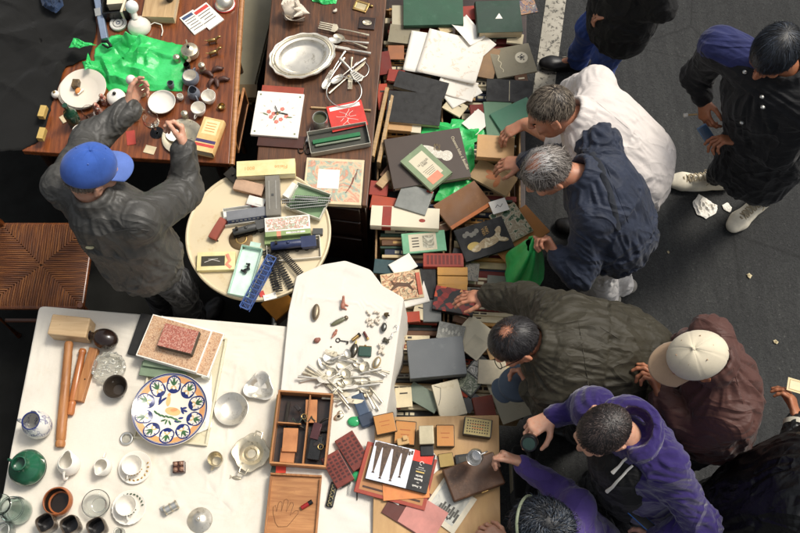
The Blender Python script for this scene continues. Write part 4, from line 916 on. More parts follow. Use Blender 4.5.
# ================================================================ crockery cloth
Z = .748
k = at('wooden_mallet', 'big pale wooden mallet with long turned handle on the off white cloth', 'mallet', 70, 390, Z, 0)
def tw(px, py, z): return W(px, py, z)-k.location
a, b, r = span(75, 332, 38, 20, -6, Z); h0 = tw(75, 332, Z)
B().box(h0.x, h0.y, .0, a, b, .085, r).build('head', WOODLX, k, bevel=.006, seg=3)
p, q = tw(69, 342, Z+.04), tw(60, 447, Z+.02); d = q-p
B().tube([p+d*t for t in (0,.02,.06,.1,.13,.39,.41,.43,.6,.85,.93,.94,.96,.98,1)], [.016,.019,.019,.018,.019,.020,.0215,.020,.021,.0215,.021,.018,.021,.021,.018], 20).build('handle', WOODMY, k, smooth=True)
k = at('turned_rod', 'orange turned wooden rod lying between mallet handle and square bar', 'rod', 76, 383, Z, 0); p, q = tw(83, 349, Z+.02), tw(70, 415, Z+.02); d = q-p
B().tube([p+d*t for t in (0,.03,.06,.08,.3,.5,.78,.80,.83,.85,.97,1)], [.013,.017,.017,.014,.017,.018,.017,.014,.017,.0155,.017,.013], 18).build('rod', M_wood('amber_wood', L(150,80,34), L(206,130,70), .35, 5, 1, .3), k, smooth=True)
k = at('square_bar', 'square orange wooden bar right of the turned rod', 'bar', 88, 376, Z, 0); a, b, r = span(88, 376, 9, 54, -9, Z); B().box(0,0,0,a,b,.034,r).build('bar', WOODMY, k, bevel=.003); B().box(0,-b*.1,.0342,.006,.006,.0006,r).build('nail', IRON, k)
DKW = M('dark_gourd', L(40,26,20), .25, 0, .25, 14, .06, coat=.4)
k = at('dark_gourd', 'dark glossy wooden gourd with a round stopper by the mallet', 'gourd', 108, 342, Z, 165)
B().ell((0,0,.045),(.06,.046,.045)).build('body', DKW, k, smooth=True); B().tube([(.04,0,.045),(.075,0,.045)], [.02,.013], 14).build('neck', DKW, k, smooth=True); B().ell((.085,.004,.045),(.024,.025,.026)).build('stopper', DKW, k, smooth=True)
k = lathe_item('ashtray', 'round cut glass ashtray below the dark gourd', 'ashtray', 110, 369, Z, [(0,0),(.066,0),(.072,.006),(.072,.03),(.064,.034),(.056,.030),(.05,.014),(0,.012)], M('cut_glass', (.9,.9,.84,1), .06, 0, .05, 8, .0, trans=.85), 64, wob=lambda a, r, z: 1+(.05*math.cos(a*16) if r > .04 and z > .01 else .0))
m = B()
for i in range(40):
    q = rng.random()*6.28; rr = .048*rng.random()**.5; m.ell((rr*math.cos(q), rr*math.sin(q), .0135), (.004+.004*rng.random(), .003, .002), seg=8, rings=5)
m.build('cut_facets', M('cut_facets', L(200,198,186), .12, .3, .2, 60), k, smooth=True)
k = lathe_item('dark_cup', 'dark hollow wooden cup below the cut glass ashtray', 'cup', 119, 390, Z, vessel(.03,.052,.06,.007,.004), C('dark_cup', 58,50,42, rough=.35))
# frames and marbled boards
MARB = M_print('marbled_tan', [(.2, L(206,168,128)), (.42, L(176,128,92)), (.5, L(214,184,150)), (.62, L(150,104,76)), (.8, L(208,172,134))], 75, .5, 0, 1.5)
MARR = M_print('marbled_red', [(.3, L(150,56,44)), (.45, L(206,160,140)), (.52, L(128,40,32)), (.6, L(190,120,100)), (.75, L(120,36,30))], 120, .4, 0, .6)
def pic(px, py, w, h, ang, z, t, label, edge, face, name='marbled_board', cat='board', fr=0):
    a, b, r = span(px, py, w, h, ang, z); k = thing(name, label, cat, W(px, py, z), r); B().box(0,0,0,a,b,t).build('board', edge, k, bevel=.001); B().box(0,0,t,a-.01-fr,b-.01-fr,.0012).build('face', face, k, bevel=.0004); return k, a, b
CRT = M('cream_tray_enamel', L(214,206,178), .3, 0, .06, 6, .03, wear=L(176,160,120), coat=.2)
k, a, b = open_box('enamel_tray', 'rectangular cream enamel tray beneath the painted dish and boards', 'tray', 182, 388, 72, 108, -6, Z, .02, CRT, .008); 
film('newspaper', 'crumpled white paper lying in the cream tray beneath the painted dish', 'paper', [(150,395),(212,372),(212,428),(196,434),(150,430)], Z+.012, .012, PAPER, seed=12)
GRN = C('sage_board', 120,138,112)
for i, (x, y, w_, h_, q, l_) in enumerate(((164,372,46,14,-8,'sage green slatted board lying under the marbled boards'), (170,365,52,10,-8,'second sage green slat right beneath the marbled board corner'))): flat('sage_slat', l_, 'slat', x, y, w_, h_, q, Z+.022+.014*i, .013, GRN, .001)
flat('white_block', 'small white wooden block at the right end of the sage slats', 'block', 207, 376, 8, 7, -6, Z+.03, .03, C('white_block', 222,222,208), .002)
flat('dark_board', 'thin dark framed board under the left side of the marbled boards', 'board', 148, 337, 26, 42, -12, Z+.002, .02, BLACKC, .001)
pic(185, 347, 66, 46, -16, Z+.05, .014, 'large tan marbled board at the bottom of the stack on the cloth', PAPER, MARB)
k, a, b = pic(175, 344, 62, 44, -16, Z+.066, .016, 'tan marbled board carrying the small red marbled box', PAPER, MARB)
k, a, b, t = carton(180, 341, 35, 24, -14, Z+.085, .035, C('box_dark_edge', 78,70,58), 'small red marbled box on top of the tan marbled boards', 'marbled_box'); on(k, 'red_lid', MARR, 0, 0, t, a*.98, b*.97, .004, bevel=.001); 
# painted dish
k = at('painted_dish', 'large hand painted ceramic dish with a bird and leaf border', 'dish', 171, 411, Z+.03, -20); R0 = span(171, 411, 75, 76, 0, Z+.03)[0]/2
k.rotation_euler = (math.radians(-3), math.radians(2), math.radians(-20))
GL = dict(rough=.13, coat=.4); WG = M('dish_white', L(232,224,208), .13, 0, .03, 7, 0, coat=.4); BG = M('dish_cobalt', L(34,46,104), .13, 0, .3, 22, 0, coat=.4); OG = M('dish_orange', L(222,160,104), .15, 0, .16, 18, 0, coat=.4); GG = M('dish_green', L(66,104,66), .15, 0, .35, 30, 0, coat=.4); YG = M('dish_yellow', L(222,184,124), .15, 0, .1, 20, 0, coat=.4)
B().lathe([(0,0),(R0*.5,0),(R0*.55,.004),(R0*.99,.028),(R0,.031),(R0*.985,.0335),(R0*.6,.012),(R0*.55,.008),(0,.006)], 96).build('dish', WG, k, smooth=True)
def sz(r): return .006+(.002*max(0,r/R0-.0)/.55 if r < R0*.55 else .002+.0255*((r/R0-.55)/.435))
def dab(m, cx, cy, pts, lift, rot):
    c_, s_ = math.cos(rot), math.sin(rot); n = len(pts); vs = []
    for x, y in [(0,0)]+list(pts):
        X, Y = cx+x*c_-y*s_, cy+x*s_+y*c_; vs.append((X, Y, sz(math.hypot(X, Y))+lift))
    m.add(vs, [(0, 1+i, 1+(i+1) % n) for i in range(n)])
def leaf(L_, w_, n=18, j=0): return [((-L_/2*math.cos(2*PI*i/n)), w_/2*math.sin(2*PI*i/n)*(1+j*math.sin(i*5))) for i in range(n)]
def ringb(m, r0, r1, lift):
    n = 120; vs = []
    for i in range(n):
        q = 2*PI*i/n
        for r in (r0, r1): vs.append((r*math.cos(q), r*math.sin(q), sz(r)+lift))
    m.add(vs, [(2*i, 2*i+1, 2*((i+1) % n)+1, 2*((i+1) % n)) for i in range(n)])
mB, mO, mG, mY, mW, mB2 = B(), B(), B(), B(), B(), B()
ringb(mB, R0*.95, R0*.984, .0012)
ringb(mO, R0*.66, R0*.92, .0006); ringb(mB2, R0*.93, R0*.94, .0014)
for i in range(10):
    q = 2*PI*i/10; ca, sa = math.cos(q), math.sin(q); r = R0*.70
    dab(mB, r*ca, r*sa, leaf(R0*.46, R0*.40, 22, .05), .0012, q)
    dab(mW, r*.995*ca, r*.995*sa, leaf(R0*.40, R0*.32, 20, .08), .0018, q)
    dab(mG, R0*.77*ca, R0*.77*sa, leaf(R0*.2, R0*.07), .0024, q)
    for s_ in (-.32, .32): dab(mG, R0*.74*math.cos(q+s_*.2), R0*.74*math.sin(q+s_*.2), leaf(R0*.15, R0*.045), .0024, q+s_*1.8)
    dab(mY, R0*.61*ca, R0*.61*sa, leaf(R0*.13, R0*.16), .0024, q)
    for s_ in range(-3, 4): dab(mB2, (R0*.88-R0*.035*s_*s_/2)*ca-R0*.045*s_*sa, (R0*.88-R0*.035*s_*s_/2)*sa+R0*.045*s_*ca, leaf(R0*.05, R0*.022), .0032, q+s_*.5)
mYb = B(); dab(mYb, .01, .0, leaf(R0*.42, R0*.22), .001, .15); dab(mYb, -.028, .036, leaf(R0*.30, R0*.12), .0014, 1.9); dab(mO, .012, .008, leaf(R0*.2, R0*.09), .002, .5); dab(mO, -.036, .062, leaf(R0*.09, R0*.08), .002, .5)
for x, y, q in [(-.055,.02,1.3),(-.063,.028,1.7),(-.05,.032,1.0)]: dab(mB, x, y, leaf(.034,.010), .0016, q)
for x, y, q in [(.05,.03,.6),(.058,.02,0),(.05,.012,-.6),(.042,.022,2.4),(.055,-.015,.5),(.045,-.035,.1)]: dab(mB, x, y, leaf(.022,.009), .0016, q)
for i in range(7): dab(mG, -.055+.018*i, -.03-.004*math.sin(i*1.1), leaf(.024,.008), .0016, -.4+.1*i)
for x, y, q in [(-.01,-.05,.7),(.004,-.052,1.6),(.02,-.05,2.4)]: dab(mG, x, y, leaf(.024,.008), .0016, q)
mO.build('orange_band', OG, k, smooth='all'); mB.build('cobalt_pattern', BG, k, smooth='all'); mW.build('petal_glaze', WG, k, smooth='all'); mG.build('green_leaves', GG, k, smooth='all'); mY.build('yellow_glaze', YG, k, smooth='all'); mYb.build('painted_bird', YG, k, smooth='all'); mB2.build('blue_beading', BG, k, smooth='all')
# jugs, cups, glass
DELFT = M_print('delft_blue', [(.0, L(226,224,218)), (.53, L(226,224,218)), (.57, L(66,76,132)), (.62, L(214,214,216))], 34, .15, 0, .8)
k = lathe_item('blue_white_jug', 'blue and white painted china jug at the left edge of the cloth', 'jug', 42, 428, Z, vessel(.046,.036,.13,.003,.018), DELFT, 56, ang=150, wob=lambda a, r, z: 1+(.30*max(0, math.cos(a+1.2))**8*max(0, z-.10)/.03))
B().lathe([(.035,.1302),(.0385,.1325),(.0345,.133),(.033,.1302)], 48).build('blue_rim', BG, k, smooth=True); handle(k, DELFT, .045, .03, .12, .03, .005, 20)
DGR = M('green_glaze', L(34,92,66), .18, 0, .35, 9, .04, coat=.4, wear=L(40,34,30))
k = lathe_item('green_jug', 'squat dark green glazed jug with a red and white patch at the cloth edge', 'jug', 32, 470, Z, [(0,0),(.05,0),(.072,.03),(.076,.06),(.06,.09),(.034,.108),(.026,.13),(.03,.15),(.026,.151),(.022,.13),(.028,.11),(0,.1)], DGR, 48)
B().lathe([(.048,.002),(.0705,.028),(.0735,.034)], 48).build('red_foot', C('red_glaze', 122,52,42, rough=.2), k, smooth=True); handle(k, DGR, .03, .09, .145, .03, .006, 160)
m = B().add([(.045,.02,.094),(.075,.0,.062),(.07,.03,.064),(.05,.035,.086)], [(0,1,2,3)]); m.build('white_patch', PORC, k); m = B().add([(.038,-.002,.105),(.058,-.012,.083),(.058,.008,.084)], [(0,1,2)]); m.build('red_patch', REDP, k)
k = lathe_item('glass_vase', 'tall aqua glass carafe with a flared lip at the cloth\'s left bottom corner', 'vase', 20, 512, Z, [(0,0),(.05,0),(.055,.01),(.056,.06),(.036,.12),(.026,.15),(.03,.185),(.042,.205),(.040,.206),(.027,.185),(.0235,.15),(.033,.12),(.052,.06),(.05,.014),(0,.012)], GLASSG, 48)
for zz, rr in ((.10,.0465),(.09,.049)): B().lathe([(rr-.001,zz),(rr+.0015,zz+.002),(rr-.001,zz+.004)], 48).build('etched_ring', GLASSG, k, smooth=True)
k = lathe_item('white_jug', 'white porcelain jug with long pointed lip in the upper row of cups', 'jug', 72, 466, Z, vessel(.036,.03,.085,.003,.014), PORC, 64, wob=lambda a, r, z: 1+(.75*max(0, math.cos(a-1.5))**10*max(0, z-.05)/.035)); handle(k, PORC, .04, .02, .075, .026, .005, -95)
k = lathe_item('white_creamer', 'white porcelain cream jug with the lip pointing down beside the pointed jug', 'jug', 105, 468, Z, vessel(.03,.028,.06,.0028,.009), PORC, 56, wob=lambda a, r, z: 1+(.55*max(0, math.cos(a+1.9))**10*max(0, z-.035)/.025)); handle(k, PORC, .034, .015, .052, .022, .004, 85)
GOLD = M('gold_trim', L(180,146,92), .3, .6, .15, 20)
def cup_saucer(px, py, lab1, lab2, trim, scal=0, sr=33):
    r = pxr(px, py, sr, Z); k = lathe_item('saucer', lab1, 'saucer', px, py, Z, plate_prof(r, .016, .0028), PORC, 96, 'saucers under teacups', wob=(lambda a, q, z: 1+.012*math.cos(a*22)*(q > r*.8)) if scal else None)
    m = B()
    for i in range(9):
        q = -2.2+i*.32 if not scal else .2+i*.27; m.ell((r*.78*math.cos(q), r*.78*math.sin(q), .0145), (.006,.0035,.0008), Matrix.Rotation(q*2.3, 3, 'Z'), 10, 6)
    m.build('painted_sprig', trim, k, smooth=True)
    k2 = lathe_item('teacup', lab2, 'cup', px-1, py-1, Z+.006, vessel(.024,.043,.05,.0022,.004), PORC, 64, 'teacups on saucers'); handle(k2, PORC, .036, .014, .044, .022, .003, -110 if not scal else -80)
    m = B()
    for i in range(5):
        q = -1.6+i*.3; m.ell((.0405*math.cos(q), .0405*math.sin(q), .034), (.004,.0035,.004), None, 8, 6)
    m.build('painted_sprig', trim, k2, smooth=True)
cup_saucer(136, 468, 'saucer with gold sprigs, the upper of the two', 'white teacup with gold sprigs on the upper saucer', GOLD)
cup_saucer(130, 508, 'scalloped saucer with green leaf sprigs, the lower of the two', 'white teacup with green leaf sprigs on the scalloped saucer', C('leaf_print', 70,84,66, rough=.2), 1, 34)
k = lathe_item('glass_bowl', 'clear pressed glass bowl left of the scalloped saucer', 'bowl', 99, 505, Z, vessel(.03,.058,.045,.003,.008), GLASS, 48)
k = lathe_item('terracotta_bowl', 'glazed terracotta bowl with dark inside above the three dark beakers', 'bowl', 61, 503, Z, vessel(.045,.056,.06,.005,.01), M('terracotta', L(160,92,52), .25, 0, .2, 12, .05, coat=.3), 56); B().lathe([(0,.009),(.044,.010),(.0585,.04),(.0525,.0585)], 48).build('dark_glaze', C('dark_glaze', 36,28,22, rough=.15), k, smooth=True)
BEAK = C('beaker_brown', 122,104,82, rough=.3, coat=.3, col2=L(60,52,46))
for i, (x, y, l_) in enumerate(((51,525,'leftmost of three squarish dark lined beakers at the bottom edge'), (75,527,'middle one of three squarish dark lined beakers at the bottom edge'), (101,529,'rightmost of three squarish dark lined beakers at the bottom edge'))):
    k = lathe_item('beaker', l_, 'beaker', x, y, Z, vessel(.032,.038,.075,.003,.004), BEAK, 48, 'dark lined beakers', wob=lambda a, r, z: 1+.07*math.cos(4*a+1)*(r > .02)); B().lathe([(0,.012),(.030,.013),(.0372,.05),(.0352,.0735)], 48, None, 1, 1, lambda a, r, z: 1+.07*math.cos(4*a+1)).build('dark_lining', C('beaker_inside', 26,24,24, rough=.2), k, smooth=True)
k = lathe_item('preserve_jar', 'small clear glass jar at the lower left corner of the picture', 'jar', 8, 532, Z, [(0,0),(.03,0),(.034,.006),(.034,.05),(.028,.06),(.030,.07),(.028,.0705),(.0255,.06),(.0315,.05),(.0305,.008),(0,.007)], GLASS, 40); B().lathe([(.0285,.0635),(.0305,.064),(.0305,.066),(.0285,.0665)], 40).build('wire_band', STEEL, k, smooth=True)
k = lathe_item('cruet', 'slim glass cruet cut by the bottom edge below the scalloped saucer', 'cruet', 121, 533, Z, [(0,0),(.018,0),(.02,.01),(.012,.04),(.012,.05),(.016,.056),(.013,.056),(.009,.045),(.016,.012),(0,.008)], GLASS, 28)
k = at('metal_ring', 'thick silver ring lying above the upper saucer', 'ring', 127, 439, Z, 0); B().tube([(.024*math.cos(i*PI/16), .024*math.sin(i*PI/16), .007) for i in range(32)], .006, 10, True).build('ring', STEEL, k, smooth=True); B().lathe([(0,.001),(.02,.001),(.02,.003),(0,.004)], 32).build('glass', GLASS, k, smooth=True)
k = lathe_item('silver_coaster', 'round plain silver dish right of the painted dish', 'dish', 232, 410, Z, plate_prof(pxr(232,410,34,Z), .022, .0025), SILVER, 64); B().lathe([(.050,.0042),(.053,.0056),(.056,.0046)], 64).build('ridge', SILVERD, k, smooth=True)
k = at('trefoil_dish', 'three cornered silver dish above the round silver dish', 'dish', 260, 388, Z, 20); B().lathe([(0,0),(.03,0),(.05,.016),(.062,.022),(.063,.024),(.06,.0245),(.048,.018),(.03,.003),(0,.003)], 72, None, 1, 1, lambda a, r, z: 1-.16*math.cos(3*a)*(r > .035)).build('dish', SILVER, k, smooth=True)
k = lathe_item('ornate_bowl', 'ornate eared silver bowl with concentric rings near the wooden box', 'bowl', 252, 454, Z, [(0,.004),(.02,.004),(.022,.012),(.034,.006),(.05,.018),(.054,.024),(.074,.028),(.078,.031),(.076,.033),(.054,.029),(.048,.022),(.034,.011),(.024,.017),(.018,.009),(0,.009)], SILVERD, 72, wob=lambda a, r, z: 1+(.06*math.cos(4*a+.6)+.03*math.cos(8*a))*(r > .06))
for q in (70, 250): B().tube([(.07*math.cos(math.radians(q+d_)), .07*math.sin(math.radians(q+d_)), .031) if abs(d_) == 14 else (.094*math.cos(math.radians(q+d_)), .094*math.sin(math.radians(q+d_)), .033) for d_ in (-14,-8,0,8,14)], .004, 8).build('ear_handle', SILVERD, k, smooth=True)
k = lathe_item('silver_cup', 'small handled silver beaker standing left of the ornate bowl', 'cup', 217, 461, Z, vessel(.024,.032,.05,.002,.003), SILVERD, 40); handle(k, SILVERD, .029, .012, .042, .016, .003, -110)
k = at('salt_cellar', 'dark wooden cube with glass balls left of the silver beaker', 'cube', 180, 468, Z, 5); B().box(0,0,0,.05,.048,.03).build('cube', C('cube_wood', 70,38,28, rough=.3), k, bevel=.003)
for x, y in ((-.012,.012),(.012,.012),(-.012,-.012),(.013,-.011)): B().ell((x,y,.033),(.010,.010,.008)).build('ball', C('amber_ball', 140,104,84, rough=.1), k, smooth=True)
k = at('silver_clip', 'silver hinged napkin clip near the bottom middle of the cloth', 'clip', 172, 508, Z, 30); B().tube([(-.03,0,.018),(.03,0,.018)], .017, 18).build('barrel', STEEL, k, smooth=True)
for x in (-.026,.0,.026): B().lathe([(.0172,0),(.0195,0),(.0195,.006),(.0172,.006)], 24, Matrix.Translation((x-.003,0,.018)) @ Matrix.Rotation(PI/2, 4, 'Y')).build('band', SILVERD, k, smooth=True)
B().box(-.032,.016,.006,.02,.02,.003).build('tab', STEEL, k)
k = lathe_item('silver_cloche', 'domed silver lid with a knob near the bottom edge of the cloth', 'lid', 200, 520, Z, [(0,0),(.050,0),(.052,.003),(.048,.007),(.036,.014),(.03,.022),(.012,.03),(0,.031)], SILVER, 64); B().ell((0,0,.038),(.010,.010,.009)).build('knob', SILVER, k, smooth=True)
k = at('fish_pin', 'tiny silver fish ornament below the ornate bowl', 'ornament', 237, 478, Z, -10); B().ell((0,0,.004),(.020,.007,.004)).prism([(-.018,0),(-.03,.009),(-.028,0),(-.03,-.009)], .002,.005).build('body', SILVERD, k, smooth=True)
# ================================================================ cutlery cloth
Z = .778
g = 'old cutlery on the bright white cloth'
SETS = [('knife',300,382,337,374,'broad bladed fish knife lowest at the left of the pile',.024),('knife',303,373,343,386,'fish knife pointing right just above the lowest one',.022),('knife',308,366,345,392,'fish knife angled down across the left of the pile',.022),('knife',370,392,310,377,'long knife lying under the left hand blades',.02),('fork',375,376,322,380,'fork lying level in the middle of the pile',.022),('spoon',386,382,340,383,'spoon with its handle end at the right of the pile',.02),('knife',380,384,332,390,'plain knife crossing the lower middle of the pile',.02),('spoon',385,375,335,365,'spoon rising to the upper left of the pile',.022),('spoon',372,366,321,357,'spoon at the very top left of the pile',.026),('spoon',384,405,361,377,'long spoon slanting to the lower right corner',.022),('spoon',375,411,362,384,'thin spoon beside the long slanting spoon',.02),('fork',352,412,330,385,'fork pointing up left above the wooden box',.022),('knife',348,404,327,376,'narrow knife reaching down to the wooden box',.02),('spoon',330,398,344,381,'short spoon just above the wooden box corner',.022),('spoon',388,378,352,360,'spoon laid on top toward the pocket watch',.024),('fork',318,361,362,387,'fork crossing the whole pile diagonally',.022),('knife',337,405,360,392,'stubby knife right beside the blue lighter',.022),('spoon',356,388,326,370,'worn spoon in the centre of the pile',.024),('fork',385,368,345,378,'fork under the green purse end of the pile',.022),('spoon',322,384,352,372,'small spoon lying over the middle fork',.024)]
SETS2 = [('knife',298,377,341,381,'fish knife sticking out furthest left of the pile',.034),('knife',306,369,350,397,'very broad fish knife near the left of the pile',.036),('spoon',340,356,318,366,'short spoon at the upper left fringe of the pile',.03),('spoon',392,374,358,366,'spoon whose handle reaches the right cloth edge',.026),('fork',313,388,352,367,'fork tilted up to the right across the pile',.026),('knife',322,398,364,402,'knife lying level at the bottom of the pile',.024),('spoon',330,360,352,353,'tiny spoon touching the dark watch case',.022),('fork',345,395,318,372,'worn fork in the lower left of the pile',.026),('knife',368,397,341,370,'slim knife slanting through the middle of the pile',.022),('spoon',380,412,366,390,'last spoon toward the wooden tins',.022),('knife',334,374,380,385,'wide knife flat under the long slanting spoon',.03),('fork',360,362,326,352,'fork along the upper rim of the pile',.024)]
for i, (kd, x0, y0, x1, y1, lb, wd) in enumerate(SETS+SETS2):
    cutlery(kd, lb, x0, y0, x1, y1, Z+.002+.0035*(i % 7), SILVERD if i % 2 else SILVER, None, g, wd=wd)
def trinket(name, label, cat, px, py, ang, parts, mat):
    k = at(name, label, cat, px, py, Z, ang)
    for nm, bb, mm in parts: bb.build(nm, mm or mat, k, smooth=True)
    return k
HORN = C('horn', 128,110,84, rough=.3, scale=40); AGED = C('aged_metal', 120,108,90, rough=.4, metal=.7); ROSE = C('rose_clay', 170,112,92, rough=.6)
trinket('snuff_box', 'oval horn snuff box at the upper left of the trinkets', 'box', 316, 313, 86, [('body', B().ell((0,0,.012),(.040,.018,.012)), None), ('lid', B().ell((0,0,.02),(.034,.014,.006)), AGED)], HORN)
trinket('clay_figurine', 'small rose clay rider figurine near the top of the trinkets', 'figurine', 343, 306, 80, [('body', B().ell((0,0,.012),(.02,.010,.011)).tube([(.01,0,.016),(.03,.003,.024)],[.008,.006]).ell((.033,.003,.026),(.007,.006,.007)), None), ('leg', B().tube([(-.01,-.006,.008),(-.016,-.02,.003)],[.005,.003]), None), ('leg', B().tube([(.006,-.006,.008),(.004,-.024,.003)],[.005,.003]), None)], ROSE)
trinket('penknife', 'mottled green horn penknife lying slanted above the clay bird', 'penknife', 339, 322, 28, [('scales', B().ell((0,0,.009),(.04,.011,.009)), C('mottled_horn', 104,104,80, rough=.3, scale=60)), ('bolster', B().ell((.036,0,.009),(.01,.0105,.0085)), None), ('blade', B().prism([(-.036,.004),(.03,.011),(.03,.014),(-.036,.013)], .008,.0095), STEEL)], AGED)
trinket('clay_bird', 'tiny rose clay bird beside the little key', 'figurine', 335, 334, 60, [('body', B().ell((0,0,.009),(.013,.008,.009)), None), ('head', B().ell((.013,0,.015),(.006,.006,.006)), None), ('tail', B().tube([(-.01,0,.01),(-.024,0,.012)],[.005,.003]), None)], ROSE)
trinket('clay_bead', 'lumpy rose clay bead alone at the left of the trinkets', 'bead', 317, 341, 10, [('bead', B().ell((0,0,.010),(.014,.012,.010)).ell((.01,.004,.008),(.008,.008,.008)), None), ('cap', B().ell((-.01,-.004,.010),(.006,.006,.006)), AGED)], C('dark_rose', 138,88,74))
k = at('old_key', 'little iron key with a round bow in the middle of the trinkets', 'key', 342, 341, Z, -8); B().tube([(-.018+.009*math.cos(i*PI/10), .009*math.sin(i*PI/10), .004) for i in range(20)], .0022, 8, True).build('bow', IRON, k, smooth=True); B().tube([(-.009,0,.004),(.03,0,.004)], .0022, 8).build('shank', IRON, k, smooth=True); B().box(.026,-.006,.002,.007,.01,.003).build('bit', IRON, k)
trinket('cigar_cutter', 'short brass tube lying left of the red tipped needle case', 'tube', 356, 338, 40, [('tube', B().tube([(-.022,0,.008),(.02,0,.008)], .008, 14), None), ('cap', B().tube([(.014,0,.008),(.024,0,.008)], .0095, 14), IRON)], BRASS)
trinket('needle_case', 'slim dark red needle case left of the white shell beads', 'case', 366, 336, -62, [('tube', B().tube([(-.02,0,.006),(.02,0,.006)], .0055, 12), C('dark_red_lacq', 96,42,34, rough=.3)), ('cap', B().tube([(.012,0,.006),(.021,0,.006)], .0065, 12), BRASS)], BRASS)
trinket('pocket_watch', 'dark oval watch case left of the green purse', 'watch', 354, 351, 78, [('case', B().ell((0,0,.011),(.034,.017,.011)), None), ('stem', B().tube([(.03,0,.011),(.045,0,.011)],[.005,.004]), BRASS), ('glass', B().ell((0,0,.018),(.022,.011,.005)), GLASS)], C('watch_dark', 84,78,66, rough=.25, metal=.6))
k = at('green_purse', 'flat dark green leather purse above the cutlery pile', 'purse', 365, 352, Z, -3); B().box(0,0,0,.058,.046,.012).build('pouch', C('green_leather', 28,66,54, rough=.5, scale=40), k, bevel=.004, seg=3); B().tube([(-.028,.023,.009),(.028,.023,.009)], .003, 8).build('frame', BRASS, k, smooth=True); B().ell((0,.027,.01),(.005,.004,.004)).build('clasp', BRASS, k, smooth=True)
trinket('silver_locket', 'dark silver locket lying at the right end of the cutlery', 'locket', 377, 363, 70, [('body', B().ell((0,0,.009),(.026,.014,.009)), None), ('rim', B().tube([(.026*math.cos(i*PI/12), .014*math.sin(i*PI/12), .009) for i in range(24)], .002, 6, True), BRASS)], SILVERD)
trinket('seal_fob', 'rounded steel seal fob near the right edge of the cloth', 'fob', 384, 328, 80, [('body', B().ell((0,0,.010),(.022,.013,.010)), None), ('loop', B().tube([(.026+.006*math.cos(i*PI/8), .006*math.sin(i*PI/8), .009) for i in range(16)], .0016, 6, True), STEEL)], C('grey_steel', 104,104,98, metal=.8, rough=.3))
trinket('brass_bell', 'small dark brass bell at the upper right of the trinkets', 'bell', 388, 316, 160, [('body', B().lathe([(0,0),(.013,0),(.011,.008),(.006,.018),(0,.02)], 20, Matrix.Translation((0,0,.011)) @ Matrix.Rotation(PI/2, 4, 'Y')), None), ('clapper', B().ell((-.004,0,.011),(.004,.004,.004)), IRON)], C('dark_brass', 110,94,66, metal=.7))
trinket('wire_hook', 'twisted wire hook near the right edge of the cloth', 'hook', 395, 331, 60, [('wire', B().tube([(-.03,0,.003),(-.01,.004,.004),(.006,-.008,.004),(.022,-.004,.004),(.026,.010,.004),(.014,.012,.004)], .0018, 7), None), ('ring', B().tube([(-.034+.006*math.cos(i*PI/8), .006*math.sin(i*PI/8), .003) for i in range(16)], .0014, 6, True), None)], STEEL)
trinket('bird_brooch', 'dark metal bird brooch beneath the seal fob', 'brooch', 386, 341, 20, [('body', B().ell((0,0,.006),(.018,.006,.005)), None), ('wing', B().ell((-.002,.008,.006),(.008,.009,.003)), None), ('wing', B().ell((.004,-.008,.006),(.008,.008,.003)), None)], C('brooch_metal', 84,80,70, metal=.8))
for i in range(26):
    x, y = 367+rng.random()*12, 312+rng.random()*14
    if i > 16: x, y = 379+rng.random()*5, 344+rng.random()*12
    o = B().ell((0,0,.006),(.005+.006*rng.random(), .004+.003*rng.random(), .006)).ell((.005,.003,.007),(.004,.004,.004)).build('shell_bead', SHELL, None, W(x, y, Z), rng.random()*6, smooth=True)
    tag(o, 'tiny cream shell bead scattered at the upper right of the white cloth' if i <= 16 else 'tiny cream shell bead scattered just right of the green purse', 'bead', 'shell beads near the top' if i <= 16 else 'shell beads by the purse')
o = B().ell((0,0,.003),(.004,.004,.003)).build('button', AGED, None, W(331,347,Z), smooth=True); tag(o, 'tiny metal button lying alone above the cutlery', 'button')
# wooden box with compartments
k = at('compartment_box', 'open wooden compartment box filled with small tools and fobs', 'box', 303, 431, Z, -3); a, b, r = span(303, 431, 55, 73, -4, Z); k.rotation_euler = (0,0,r)
B().box(0,0,0,a,b,.004).build('base', WOODX, k); H_ = .055; t_ = .008
for (x, y, w_, d_) in ((0,b/2-t_/2,a,t_),(0,-b/2+t_/2,a,t_)): B().box(x,y,.0042,w_,d_,H_).build('side', WOODM, k, bevel=.001)
for x in (-a/2+t_/2, a/2-t_/2): B().box(x,0,.0042,t_,b-2*t_-.0006,H_-.0005).build('side', WOODMY, k, bevel=.001)
B().box(.02,0,.0042,.006,b-2*t_-.001,H_-.008).build('divider', WOODMY, k, bevel=.001); B().box(-a*.24,.02,.0042,a*.42,.006,H_-.014).build('divider', WOODM, k, bevel=.001)
B().box(-a/2-.004,b*.0,.02,.006,b*.9,.02).build('hinge_strip', C('worn_gilt', 180,150,92, metal=.4), k, bevel=.001)
LEA = C('tan_leather', 176,110,62, rough=.5, col2=L(196,132,80))
def inbox(name, lab, cat, x, y, z, rz, bb, mat, grp=None):
    p = k.matrix_basis @ Vector((x, y, z)); o = bb.build(name, mat, None, p, r+math.radians(rz), smooth=True, bevel=.0012); return tag(o, lab, cat, grp)
inbox('leather_wallet', 'orange leather wallet at the top of the compartment box', 'wallet', .03, b*.25, .03, 4, B().box(0,0,0,.05,.10,.012), LEA)
inbox('leather_wallet', 'square tan leather wallet low at the left of the compartment box', 'wallet', -.045, -b*.16, .03, 2, B().box(0,0,0,.062,.10,.014), LEA)
inbox('leather_wallet', 'worn flat leather purse at the bottom left of the compartment box', 'wallet', -.05, -b*.36, .02, 0, B().box(0,0,0,.06,.06,.012), LEA)
inbox('ink_stick', 'long dark ink stick in the left compartment', 'stick', -.075, b*.2, .01, 88, B().box(0,0,0,.11,.012,.012), IRON)
